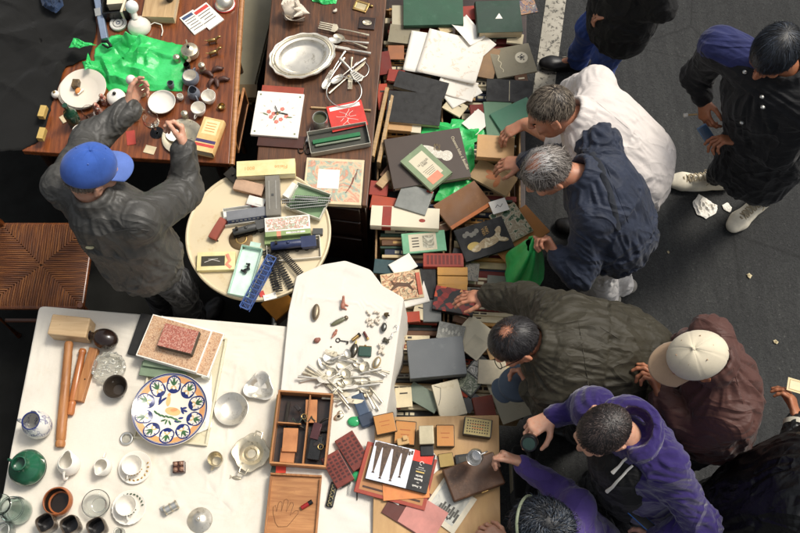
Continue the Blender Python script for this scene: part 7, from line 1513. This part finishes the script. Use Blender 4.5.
def hit(px, py, off=.0):
    """point of whatever is already built that is seen at a photo pixel, lifted a little along its normal"""
    bpy.context.view_layer.update(); dg = bpy.context.evaluated_depsgraph_get(); d = (W(px, py, 0)-Vector((0, 0, CAMH))).normalized()
    ok, p, nn, *_ = SC.ray_cast(dg, Vector((0, 0, CAMH)), d)
    if nn.dot(d) > 0: nn = -nn
    return p+nn*off
def person(label, j, f, skin, top, legs, shoes, roll=0, sleeve=1., topname='jacket', amp=.012, hands=(None, None), toe=None, seed=0, hem=.10, collar=True, waist=.165, hood=False, shoe_sole=None, laces=None, shs=1., ankr=.064, wmul=1., legshow=True, up=(0,0,1), coat=0, armr=1.0):
    """j: joints surveyed in the photo as (px, py, height); h head, n neck base, S/E/W shoulder elbow wrist L/R, pv pelvis, A ankles"""
    J = {k: (NV(W(*v)) if not isinstance(v, np.ndarray) else v) for k, v in j.items()}
    pv = J['pv']; org = np.array([pv[0], pv[1], 0.]); o = thing('person', label, 'person', org)
    R = frame(f, up, roll); c = J['h']; n = J['n']; rt = unit(J['SR']-J['SL']); sp = unit(n-pv); fw = unit(np.cross(sp, rt)*1.); 
    if fw @ R[:,1] < 0: fw = -fw
    hp = unit(np.cross(fw, [0,0,1])) if abs(fw[2]) < .98 else rt
    if hp @ rt < 0: hp = -hp
    HPs = {'R': pv+hp*.09-[0,0,.03], 'L': pv-hp*.09-[0,0,.03]}
    AN = {s: J.get('A'+s, np.array([HPs[s][0], HPs[s][1], .09])) for s in 'RL'}
    KN = {s: (HPs[s]+AN[s])/2+unit([fw[0], fw[1], 0])*.04 for s in 'RL'}
    sh = (J['SR']+J['SL'])/2; chest = sh*.72+pv*.28-fw*.0; belly = sh*.38+pv*.62
    # body
    F = Field(.0045); head(F, c, R)
    F.cap(c+R @ np.array([0,-.025,-.05]), n-sp*.02, .052, .058, .03); F.cap(J['SL'], J['SR'], .05, .05, .05); F.cap(chest, belly, .10, .095, .05, fw, .7); F.cap(belly, pv, .095, .11, .05, fw, .75)
    for s in 'RL':
        F.cap(J['S'+s], J['E'+s], .045, .038, .02); F.cap(J['E'+s], J['W'+s], .038, .027, .02); F.cap(HPs[s], KN[s], .075, .052, .04); F.cap(KN[s], AN[s], .05, .035, .02); tv = toe['RL'.index(s)] if toe else fw; F.cap(AN[s]-[0,0,.02], AN[s]+unit([tv[0], tv[1], 0])*.09-[0,0,.055], .028, .022, .02)
    for s, hd in zip('RL', hands):
        hd = hd or {}; d = NV(hd['d']) if 'd' in hd else J['W'+s]-J['E'+s]
        hand(F, J['W'+s], d, hd.get('n', (0,0,-1)), s == 'R', hd.get('curl', (25,30,20)), hd.get('spread', 6), hd.get('thumb', (.75,.65,.25)), hd.get('size', 1.))
    V, Q = F.mesh(); skin_obj('body', V, Q, skin, o, org); eyes(o, c, R, org)
    # upper garment
    F = Field(.0056); k = .05
    F.cap(J['SL'], J['SR'], .075*wmul, .075*wmul, k, w=.4); F.cap(chest, belly, waist*1.14*wmul, waist*1.1*wmul, k, fw, .76, w=.8); F.cap(belly, pv-[0,0,.02], waist*1.1*wmul, waist*1.16*wmul, k, fw, .86, w=.8); F.cap(pv-[0,0,.02], pv-[0,0,.02]+unit([-.3*sp[0],-.3*sp[1],-1])*hem, waist*1.16*wmul, waist*1.12*wmul, .03, fw, .86, w=.8); F.cap(n-sp*.05, chest, .085, .13*wmul, k, fw, .8, w=.5)
    if coat: F.cap(pv-[0,0,.02], np.array([pv[0], pv[1], .95-coat])+[0,0,0], waist*1.08*wmul, waist*1.2*wmul, k, fw, .8, w=.8)
    for s in 'RL':
        e = J['E'+s]; w_ = J['W'+s]; F.cap(J['S'+s], e, .080*armr, .068*armr, .04, w=1.0)
        if sleeve >= 1: F.cap(e, w_-unit(w_-e)*.012, .067*armr, .050*armr, .03, w=1.2)
    if collar:
        u = unit(unit(c-R[:,1]*.03-n)+.5*sp); a0 = unit(np.cross(u, [0.2,.9,.1])); b0 = np.cross(u, a0)
        for hh, rr in ((.0, .074), (.022, .070), (.042, .067)):
            for i in range(14):
                q0, q1 = 2*PI*i/14, 2*PI*(i+1)/14; F.cap(n+u*hh+a0*rr*math.cos(q0)+b0*rr*math.sin(q0), n+u*hh+a0*rr*math.cos(q1)+b0*rr*math.sin(q1), .013, .013, .012, w=0)
        F.cap(n+u*.0, n+u*.13, .053, .060, .008, sub=True)
    if hood:
        bk = unit(-R[:,1]*np.array([1,1,0])); sd = np.cross(bk, [0,0,1])
        for i in range(12):
            q0, q1 = -1.75+3.5*i/12, -1.75+3.5*(i+1)/12; g = lambda q: n+bk*(.088*math.cos(q)+.004)+sd*.086*math.sin(q)+np.array([0,0,.03+.02*math.cos(q)])
            F.cap(g(q0), g(q1), .030, .030, .03, w=.4)
        F.ell(n+bk*.03+np.array([0,0,.05]), (.068,.072,.05), None, .02, True)
    V, Q = F.mesh(); V = folds(F, V, Q, amp, seed); tg = skin_obj(topname, V, Q, top, o, org)
    # trousers and shoes
    F = Field(.0075)
    F.cap(HPs['R']-[0,0,.05], HPs['L']-[0,0,.05], .09, .09, .05, w=.3)
    for s in 'RL': F.cap(HPs[s]-[0,0,.05], KN[s], .092, .075, .04, w=.8); F.cap(KN[s], AN[s]-[0,0,.01], .074, ankr, .03, w=1.2)
    V, Q = F.mesh(); V = folds(F, V, Q, .014, seed+9); skin_obj('trousers', V, Q, legs, o, org)
    for i, s in enumerate('RL'): shoe(o, AN[s], (toe[i] if toe else fw), shoes, shoe_sole or shoes, org, laces, shs)
    return o, J, R, org, tg
RUB = C('sole_rubber', 196,190,176, rough=.8); BLKS = M('black_shoe_leather', L(24,23,23), .4, 0, .2, 12, .1); JEAN = M_weave('blue_jeans', L(58,82,150), .85, .3, 600, .3, .1, 9); DARKT = cloth_mat('dark_trousers', L(18,18,19), .9, .15); BLKJ = cloth_mat('black_jacket', L(17,17,18), .75, .2, sheen=.05)
# --- vendor in the blue cap
NYL = cloth_mat('charcoal_nylon', L(72,71,68), .50, .14, 600, 0, .4, .08, 0, 7, .8)
o, J, R, org, tg = person('vendor in blue baseball cap and charcoal grey jacket seen from behind, hands raised', dict(h=(90,174,1.52), n=(96,200,1.41), SR=(138,222,1.36), SL=(66,184,1.36), ER=(187,192,1.12), WR=(184,148,1.27), EL=(90,142,1.2), WL=(130,108,1.24), pv=(136,250,1.0)),
    (.74,.56,-.38), SK_PALE, NYL, DARKT, BLKS, amp=.017, seed=3, waist=.165, wmul=1.04, armr=1.1, hem=.04, hands=(dict(d=(-.10,.75,.35), n=(-.85,-.05,.25), curl=((48,50,30),(60,60,40),(62,60,40),(60,60,40)), thumb=(.9,.35,.55)), dict(d=(.22,.85,.25), n=(.75,-.3,.3), curl=((30,35,20),(45,50,30),(60,60,40),(66,60,40)), thumb=(.85,.5,.3))))
BCAP = M_weave('blue_cap_cotton', L(56,92,172), .85, .16, 700, .3, .15, 14); BCAPB = M_weave('faded_blue_brim', L(92,118,186), .85, .12, 700, .3, .15, 14)
hair(o, J['h'], R, hair_mat('grey_short_hair', L(70,62,54), L(150,142,132)), org, 700, .018, .004, lambda u: min(.06-u[2], u[2]+.6, -.1-u[1]), seed=1, base=True)
baseball_cap(o, J['h'], R, BCAP, BCAPB, org)
B().ell(tuple(hit(90,247,.002)-Vector(org)), (.018,.008,.006)).build('chest_logo', C('pale_logo', 196,190,150), o, smooth=True)
lime = B(); nn = J['n']; lime.tube([tuple(nn+np.array([.074*math.cos(q), .074*math.sin(q), .034])-org) for q in [-PI*.98+i*PI*.92/16 for i in range(17)]], .004, 6); lime.build('collar_piping', C('lime_piping', 170,176,90), o, smooth=True)
held = B().ell((0,0,0),(.022,.022,.024)).build('china_piece', PORC, None, Vector(NV(W(131,80,1.30))), smooth=True); tag(held, 'little round white china piece held up in the vendor\'s left hand', 'ornament')
# --- man in white shirt
SHIRT = cloth_mat('white_shirt', L(216,208,202), .85, .03, 600, .1, .2, .12, 0, 7, .6); CHINO = cloth_mat('grey_trousers', L(88,88,90), .85, .1)
o, J, R, org, tg = person('grey haired man in white shirt bending left over the books, forearm bare', dict(h=(552,112,1.28), n=(581,117,1.25), SR=(594,86,1.22), SL=(588,154,1.18), EL=(560,142,.92), WL=(524,124,.74), ER=(572,92,.95), WR=(548,104,.78), pv=(632,160,1.0)),
    (-.82,-.12,-.50), SK_RUDDY, SHIRT, CHINO, BLKS, roll=-20, sleeve=.5, topname='shirt', amp=.009, seed=5, waist=.18, hem=.14, hands=(None, dict(d=(-.75,-.25,-.35), n=(.1,-.35,-.9), curl=(22,28,18), thumb=(.7,.6,.4))))
hair(o, J['h'], R, hair_mat('salt_pepper_hair', L(40,32,26), L(140,128,112), .52), org, 3400, .030, .0035, std_mask(.50), seed=2)
# --- man in navy jacket
NAVJ = cloth_mat('navy_jacket', L(34,42,60), .68, .26, 600, .1, .4, .3, 0, 12); WHT_T = cloth_mat('white_trousers', L(214,210,206), .85, .05)
o, J, R, org, tg = person('balding grey haired man in navy jacket and white trousers with a shoulder strap', dict(h=(548,172,1.30), n=(585,176,1.27), SR=(600,144,1.24), SL=(594,214,1.2), ER=(562,158,.98), WR=(524,162,.74), EL=(580,272,.95), WL=(557,256,1.0), pv=(617,226,.98), AR=(622,284,.1), AL=(606,298,.1)),
    (-.74,-.30,-.62), SK_RUDDY, NAVJ, WHT_T, C('grey_sneaker', 150,146,138), amp=.016, seed=8, waist=.17, wmul=1.03, armr=1.1, hem=.04, roll=-12, toe=((-1,-.2),(-1,-.3)), shoe_sole=RUB, laces=PAPER, hands=(dict(d=(-.9,.1,-.3), n=(.1,-.2,-.95), curl=(20,26,16)), dict(d=(-.45,.72,.30), n=(-.7,-.5,-.1), curl=((70,70,40),(72,70,40),(72,70,40),(70,70,40)), thumb=(.95,.25,.2))))
hair(o, J['h'], R, hair_mat('silver_hair', L(62,55,50), L(168,160,152), .5), org, 3200, .062, .009, std_mask(.30, -.7, (0.05,.0,1), .50), whorl=(0,-.2,.98), seed=4, width=.0013)
hair(o, J['h'], R, MATS.get('thin') or hair_mat('thin_grey_hair', L(150,146,142), L(220,216,212), .46), org, 260, .05, .012, lambda u: .4 if u[2] > .6 else -1, whorl=(0,.9,.4), seed=14, width=.0011, base=False, name='thin_hair')
m = B(); pts = [hit(x, y, .002) for x, y in ((592,153),(600,166),(606,182),(611,198),(615,214),(618,230))]
m.tube([tuple(NV(p)-org) for p in pts], .014, 8, flat=.3); m.build('shoulder_strap', cloth_mat('dark_strap', L(34,38,46), .8), o, smooth=True)
# green carrier bag hanging from his hand
bz = NV(W(534,238,.99)); gb = thing('plastic_bag', 'green plastic carrier bag hanging from the navy jacket man\'s hand', 'bag', (bz[0], bz[1], .46))
b = B(); n1, n2 = 40, 26; vs = []
for jx in range(n2+1):
    v = jx/n2; z = .46*(1-v); wdt = (.035+.085*min(1, v*1.5)**.8)*(1-.35*max(0, v-.75)*2); dp = .012+.045*math.sin(PI*min(1, v*.9))
    for i in range(n1):
        a = 2*PI*i/n1; fold = 1+.16*math.sin(a*5+v*3)*(1-v*.4)+.08*math.sin(a*9+v*7)
        vs.append((wdt*math.cos(a)*fold*.6+dp*math.cos(a)*.3, (wdt*math.sin(a))*fold, z+.012*math.sin(a*3+v*4)))
fs = [(jx*n1+i, (jx+1)*n1+i, (jx+1)*n1+(i+1) % n1, jx*n1+(i+1) % n1) for jx in range(n2) for i in range(n1)]; fs.append(tuple(range(n2*n1, (n2+1)*n1)))
b.add(vs, [tuple(reversed(f)) for f in fs]); b.build('sack', GREENP, gb, smooth='all')
for s in (-1, 1): B().tube([(0, s*.03, .455), (-.005, s*.022, .49), (.0, s*.004, .54)], [.016,.012,.008], 10, flat=.5).build('handle', GREENP, gb, smooth=True)
# --- man in olive jacket
OLV = cloth_mat('olive_jacket', L(50,46,34), .62, .16, 600, .05, .35, .12, 0)
o, J, R, org, tg = person('dark haired man in olive green jacket bent over the books, arm stretched out', dict(h=(516,342,1.22), n=(545,345,1.20), SR=(562,314,1.15), SL=(556,388,1.10), ER=(526,300,.92), WR=(490,297,.76), EL=(552,412,.88), WL=(531,388,.82), pv=(622,364,.98)),
    (-.66,-.34,-.62), SK_RUDDY, OLV, DARKT, BLKS, amp=.015, seed=12, waist=.19, wmul=1.1, armr=1.1, roll=-18, hands=(dict(d=(-.95,.12,-.20), n=(.0,-.45,-.85), curl=(14,18,12), spread=8), dict(d=(-.35,.85,-.1), n=(-.75,-.1,-.5), curl=((40,45,30),(55,55,35),(60,60,35),(60,60,35)))))
hair(o, J['h'], R, hair_mat('dark_brown_hair', L(24,22,22), L(66,64,66), .56), org, 3600, .042, .003, std_mask(.60, -.66, (.0,-.30,.95), .21), whorl=(0,-.35,.93), seed=6)
hair(o, J['h'], R, hair_mat('thin_dark_hair', L(60,40,32), L(90,70,60)), org, 150, .02, .003, lambda u: .4 if u[2] > .7 and u[1] < .1 else -1, seed=16, width=.0010, base=False, name='thin_hair')
g = B(); gl = J['h']
for s in (-1, 1): g.tube([tuple(gl+R @ np.array([s*.036+.024*math.cos(q*PI/8), .108, .004+.019*math.sin(q*PI/8)])-org) for q in range(16)], .0018, 6, True).tube([tuple(gl+R @ np.array([s*.062,.104,.008])-org), tuple(gl+R @ np.array([s*.084,-.01,.008])-org)], .0018, 6)
g.tube([tuple(gl+R @ np.array([-.013,.112,.006])-org), tuple(gl+R @ np.array([.013,.112,.006])-org)], .0018, 6); g.build('glasses', IRON, o, smooth=True)
k = thing('cloth_cap', 'slate blue flat cloth cap beneath the olive jacket man\'s hand', 'cap', W(519,384,.66), .4); B().lathe([(0,.0),(.085,.0),(.095,.012),(.09,.034),(.06,.05),(0,.055)], 40, None, 1.05, .9).build('crown', M_weave('slate_cloth', L(84,96,110), .85, .12), k, smooth=True); B().ell((-.085,0,.010),(.045,.06,.006)).build('brim', MATS['slate_cloth'], k, smooth=True)
# --- man in white cap
BRN = cloth_mat('brown_jacket', L(78,47,40), .62, .14, 600, .1, .4, .15); 
o, J, R, org, tg = person('man in cream white baseball cap and brown jacket waiting behind the purple hoodie', dict(h=(697,358,1.45), n=(716,364,1.40), SR=(712,337,1.33), SL=(734,416,1.29), ER=(690,350,1.08), WR=(668,372,1.02), EL=(694,430,1.10), WL=(661,398,1.20), pv=(712,412,.95)),
    (-.90,-.14,-.40), SK_TAN, BRN, DARKT, BLKS, amp=.016, seed=15, waist=.168, wmul=1.02, armr=1.08, hem=.05, hands=(dict(curl=(40,45,30)), dict(d=(-.30,.85,.35), n=(-.6,-.4,-.5), curl=((20,30,20),(35,40,25),(55,55,35),(60,60,40)), thumb=(.8,.5,.35))))
WCAP = M_weave('cream_cap_cotton', L(222,211,186), .85, .05, 700, .25, .15, 12); WCAPB = M_weave('beige_brim', L(176,148,120), .85, .08, 700, .25, .15, 12)
hair(o, J['h'], R, hair_mat('dark_nape_hair', L(30,26,24), L(70,60,54)), org, 500, .018, .004, lambda u: min(.06-u[2], u[2]+.6, -.1-u[1]), seed=7)
baseball_cap(o, J['h'], R, WCAP, WCAPB, org)
# --- man in purple hoodie
PUR = cloth_mat('purple_hoodie', L(46,34,92), .92, .12, 500, .35, .2, .35)
o, J, R, org, tg = person('man with short dark hair in purple hooded sweatshirt, hands out in front', dict(h=(604,430,1.52), n=(624,434,1.43), SR=(594,410,1.33), SL=(664,464,1.34), ER=(578,404,1.09), WR=(552,417,1.15), EL=(702,524,1.12), WL=(656,540,1.0), pv=(644,476,.95)),
    (-.68,-.42,-.50), SK_PALE, PUR, DARKT, BLKS, amp=.012, seed=18, waist=.165, collar=False, hood=True, topname='hooded_sweatshirt', hands=(dict(d=(-.80,-.42,.0), n=(.2,-.35,-.85), curl=((10,18,10),(34,44,24),(46,50,30),(52,52,30)), spread=9, thumb=(.6,.75,.3)), dict(curl=(40,40,25))))
hair(o, J['h'], R, hair_mat('cropped_dark_hair', L(28,24,24), L(74,62,58), .54), org, 5000, .012, .0025, std_mask(.56, -.62), seed=9, width=.0012, thick=.004)
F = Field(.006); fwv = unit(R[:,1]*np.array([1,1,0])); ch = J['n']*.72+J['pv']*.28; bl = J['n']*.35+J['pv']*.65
F.cap(ch+fwv*.06-[0,0,.03], bl+fwv*.085, .125, .13, .04, fwv, .72, w=.8); F.cap(bl+fwv*.085, J['pv']+fwv*.07-[0,0,.16], .13, .13, .04, fwv, .75, w=.8); V, Q = F.mesh(); V = folds(F, V, Q, .008, 63); skin_obj('black_front_shell', V, Q, BLKJ, o, org)  # black shell added over the hoodie's front to darken it like shade
for i, (p, q) in enumerate((((627,457),(613,472)), ((632,464),(608,491)))): pts = [tuple(hit(p[0]+(q[0]-p[0])*u_/5, p[1]+(q[1]-p[1])*u_/5, .006)-Vector(org)) for u_ in range(6)]; B().tube(pts, [.0045,.0045,.0045,.005,.006,.0075], 8, flat=.6).build('drawstring', PAPER, o, smooth=True)
k = thing('lens_cap', 'round dark camera lens held in the purple hoodie man\'s right hand', 'lens', W(530,441,1.19)); k.rotation_euler = (.5,-.3,0); B().lathe([(0,0),(.03,0),(.033,.004),(.033,.03),(.03,.034),(0,.032)], 32).build('barrel', BLACKG, k, smooth=True); B().lathe([(0,.0335),(.024,.0345),(.024,.036),(0,.037)], 32).build('glass', C('lens_green', 40,60,54, rough=.05), k, smooth=True)
k = thing('phone', 'blue cased phone in the lower hand at the bottom edge', 'phone', W(641,519,.99), .8); B().box(0,0,0,.04,.12,.009).build('case', C('phone_blue', 40,98,172, rough=.3), k, bevel=.004); B().box(0,0,.0092,.034,.108,.0008).build('screen', BLACKG, k, bevel=.0003)
# --- person with dark curly hair
LIL = cloth_mat('lilac_top', L(80,64,128), .85, .1, 500, .3, .2, .25)
o, J, R, org, tg = person('person with dark curly hair and hairband in lilac top reaching over the plywood board', dict(h=(543,526,1.12), n=(562,529,1.03), SR=(577,505,1.01), SL=(556,572,.98), ER=(562,493,.93), WR=(522,463,.95), EL=(530,566,.90), WL=(506,545,.86), pv=(590,552,.60)),
    (-.86,.16,-.50), SK_PALE, LIL, DARKT, BLKS, amp=.010, seed=21, topname='top', wmul=.88, armr=.84, waist=.15, hands=(dict(d=(-.80,.42,.12), n=(-.42,-.7,-.2), curl=((50,52,30),(56,54,30),(60,56,30),(62,56,30)), thumb=(.9,.4,.25), size=.95), dict(d=(-.75,.55,-.1), n=(-.2,-.1,-.95), curl=(34,36,22), size=.95)))
hair(o, J['h'], R, hair_mat('black_curly_hair', L(20,22,26), L(58,68,82), .56), org, 3400, .085, .016, std_mask(.46, -.85), seed=11, curl=.010, thick=.011, width=.0015, seg=12)
m = B(); hb = []
for i in range(21):
    q = -1.5+3.0*i/20; hb.append(tuple(J['h']+R @ np.array([(HR[0]+.024)*math.sin(q), .045, .028+(HR[2]+.024)*math.cos(q)])-org))
m.tube(hb, .0055, 8, flat=.5); m.build('hairband', C('pale_hairband', 128,136,112), o, smooth=True)
SILC = M('shiny_steel_cup', L(226,224,220), .18, .9, .1, 14, .03)
k = thing('metal_cup', 'shiny small steel cup held up by the hand in the purple sleeve', 'cup', W(477,455,.94)); k.rotation_euler = (.35,-.25,0); B().lathe(vessel(.026,.031,.075,.002,.004), 48).build('body', SILC, k, smooth=True); handle(k, SILC, .03, .02, .06, .022, .003, 20)
k = thing('shoulder_bag', 'dark canvas shoulder bag hanging beside the plywood board at the bottom', 'bag', W(520,480,.45)); B().box(0,0,0,.10,.24,.2).build('body', BLACKF, k, bevel=.02, seg=3); B().tube([(0,-.10,.19),(0,-.05,.34),(0,.05,.34),(0,.10,.19)], .010, 8, flat=.4).build('strap', BLACKC, k, smooth=True); B().box(-.052,0,.06,.004,.14,.1).build('pocket', C('bag_beige', 150,142,120), k, bevel=.003)
# --- person at the right edge
LTH = cloth_mat('black_leather', L(17,17,18), .38, .2, 600, 0, .5, .3)
o, J, R, org, tg = person('person in black leather jacket cut off by the right edge, holding a banknote', dict(h=(852,480,1.55), n=(840,496,1.42), SL=(808,512,1.35), SR=(850,440,1.35), EL=(790,476,1.1), WL=(797,420,1.06), ER=(850,420,1.1), WR=(868,398,1.05), pv=(768,508,.95)),
    (-.8,.3,-.5), SK_TAN, LTH, DARKT, BLKS, amp=.014, seed=24, wmul=1.3, coat=.72, hands=(None, dict(d=(-.10,.92,.1), n=(-.7,.0,-.5), curl=((22,34,20),(28,38,22),(34,42,24),(40,44,26)), thumb=(.9,.4,.3))))
hair(o, J['h'], R, MATS.get('q') or hair_mat('black_hair', L(22,20,20), L(50,46,44)), org, 1500, .03, .008, std_mask(), seed=13)
a, b_ = W(795,424,1.06), W(797,430,1.06); e = unit(J['EL']-J['WL']); m = B().tube([tuple(J['WL']+e*.012-org), tuple(J['WL']+e*.034-org)], .050, 20); m.build('shirt_cuff', C('pale_cuff', 196,190,172), o, smooth=True)
k = thing('banknote', 'folded pale banknote held at the right edge of the picture', 'banknote', W(796,386,1.09), -.3); B().box(0,0,0,.07,.055,.002).build('note', C('note_cream', 214,196,150), k, bevel=.0004); B().box(0,0,.0021,.056,.042,.0003).build('printed_border', C('note_tan', 176,150,104), k); B().box(0,0,.0025,.05,.036,.0003).build('inner_print', C('note_pale', 222,206,166), k)
# --- man at the top in black jacket and jeans
V3 = lambda x, y, z: np.array([x, y, z], float)
o, J, R, org, tg = person('man in black jacket and blue jeans standing at the top edge by the road line', dict(h=V3(1.04,3.14,1.62), n=V3(1.12,3.12,1.46), SR=V3(1.12,3.31,1.40), SL=V3(1.12,2.92,1.40), ER=V3(1.2,3.40,1.14), WR=V3(1.02,3.44,1.0), EL=V3(1.24,2.86,1.12), WL=V3(1.06,2.94,.98), pv=V3(1.14,3.06,.93), AR=V3(1.06,3.30,.1), AL=V3(1.18,3.10,.1)),
    (-.9,-.1,-.4), SK_WARM, BLKJ, JEAN, BLKS, amp=.012, seed=27, coat=.16, toe=((-1,.05),(-1,0)), wmul=1.08)
hair(o, J['h'], R, bpy.data.materials['black_hair'], org, 1200, .03, .008, std_mask(), seed=17)
# --- man at the upper right in dark coat
DEN = cloth_mat('dark_denim_coat', L(17,18,21), .75, .22, 600, .1, .3, .25)
o, J, R, org, tg = person('dark haired man in black buttoned coat and white sneakers looking at his hands', dict(h=(775,52,1.60), n=(788,72,1.45), SR=(718,48,1.38), SL=(806,112,1.38), ER=(698,74,1.1), WR=(703,99,1.0), EL=(778,152,1.08), WL=(741,142,.99), pv=(772,140,.9), AR=(717,177,.1), AL=(764,197,.1)),
    (-.56,-.60,-.52), SK_TAN, DEN, DARKT, C('white_canvas', 216,208,188, rough=.8), amp=.014, seed=30, coat=.30, wmul=1.08, shs=1.16, ankr=.052, toe=((-1,.04),(-.72,-.62)), shoe_sole=C('white_sole', 222,216,200, rough=.7), laces=C('cream_lace', 168,154,126), hands=(dict(d=(.12,-.85,-.45), n=(.8,.2,-.2), curl=((25,30,20),(32,36,24),(40,40,26),(45,44,28))), dict(d=(-.88,.12,.05), n=(-.1,-.55,-.8), curl=((22,26,16),(36,40,24),(46,46,28),(50,48,30)), thumb=(.7,.75,.2))))
hair(o, J['h'], R, hair_mat('black_glossy_hair', L(20,21,24), L(60,68,80), .58), org, 3600, .075, .006, std_mask(.5, -.8), seed=19, thick=.012)
for x, y in ((743,60),(745,72),(762,97),(763,107),(742,122)): p = hit(x, y, .003)-Vector(org); B().ell(p, (.010,.010,.007), None, 14, 8).build('button', STEEL, o, smooth=True)
YOKE = cloth_mat('blue_yoke', L(36,42,88), .8, .2)
F = Field(.006); F.cap(J['SR']+[0,0,.012], J['n']+[0,.0,-.03], .088, .080, .04, w=.5); V, Q = F.mesh(); V = folds(F, V, Q, .008, 77); skin_obj('shoulder_yoke', V, Q, YOKE, o, org)
k = thing('phone', 'small pale blue phone between the black coated man\'s hands', 'phone', W(706,134,.93), .5); k.rotation_euler = (.3,-.3,.5); B().box(0,0,0,.05,.09,.010).build('case', C('phone_pale', 96,124,156, rough=.3), k, bevel=.004); B().box(0,0,.0102,.042,.075,.0008).build('screen', C('phone_glass', 60,80,104, rough=.08), k, bevel=.0003)
k = thing('cigarette', 'white rolled cigarette held beside the black coated man\'s hand', 'cigarette', W(690,115,.94), .1); B().tube([(-.03,0,0),(-.012,0,.002)], .010, 12).build('paper_tip', PAPER, k, smooth=True); B().tube([(-.012,0,.002),(.035,0,.0)], .0042, 10).build('stem', C('filter_tan', 200,170,120), k, smooth=True)

def seam(px, mat, o, org, r=.0018, name='seam'):
    return B().tube([tuple(hit(x, y, r*.05)-Vector(org)) for x, y in px], r, 6).build(name, mat, o, smooth=True)
for ob in [x for x in bpy.data.objects if x.get('category') == 'person']:
    lb = ob['label']; og = tuple(ob.location)
    if 'olive' in lb: seam([(578+i*1.4, 318+i*9) for i in range(9)], OLV, ob, og); seam([(600+i*4, 327+i*2.5) for i in range(6)], OLV, ob, og)
    if 'vendor' in lb: seam([(100+i*7, 232-i*.6+((i-4)**2)*.3) for i in range(8)], NYL, ob, og); seam([(120+i*3, 245+i*7) for i in range(7)], NYL, ob, og, .0016)
    if 'navy' in lb: seam([(604+i*3.5, 160+i*9) for i in range(8)], NAVJ, ob, og)
    if 'white shirt' in lb: seam([(592+i*6, 98+i*5) for i in range(9)], SHIRT, ob, og, .0016)
    if 'brown jacket' in lb: seam([(728+i*2.5, 350+i*9) for i in range(7)], BRN, ob, og)
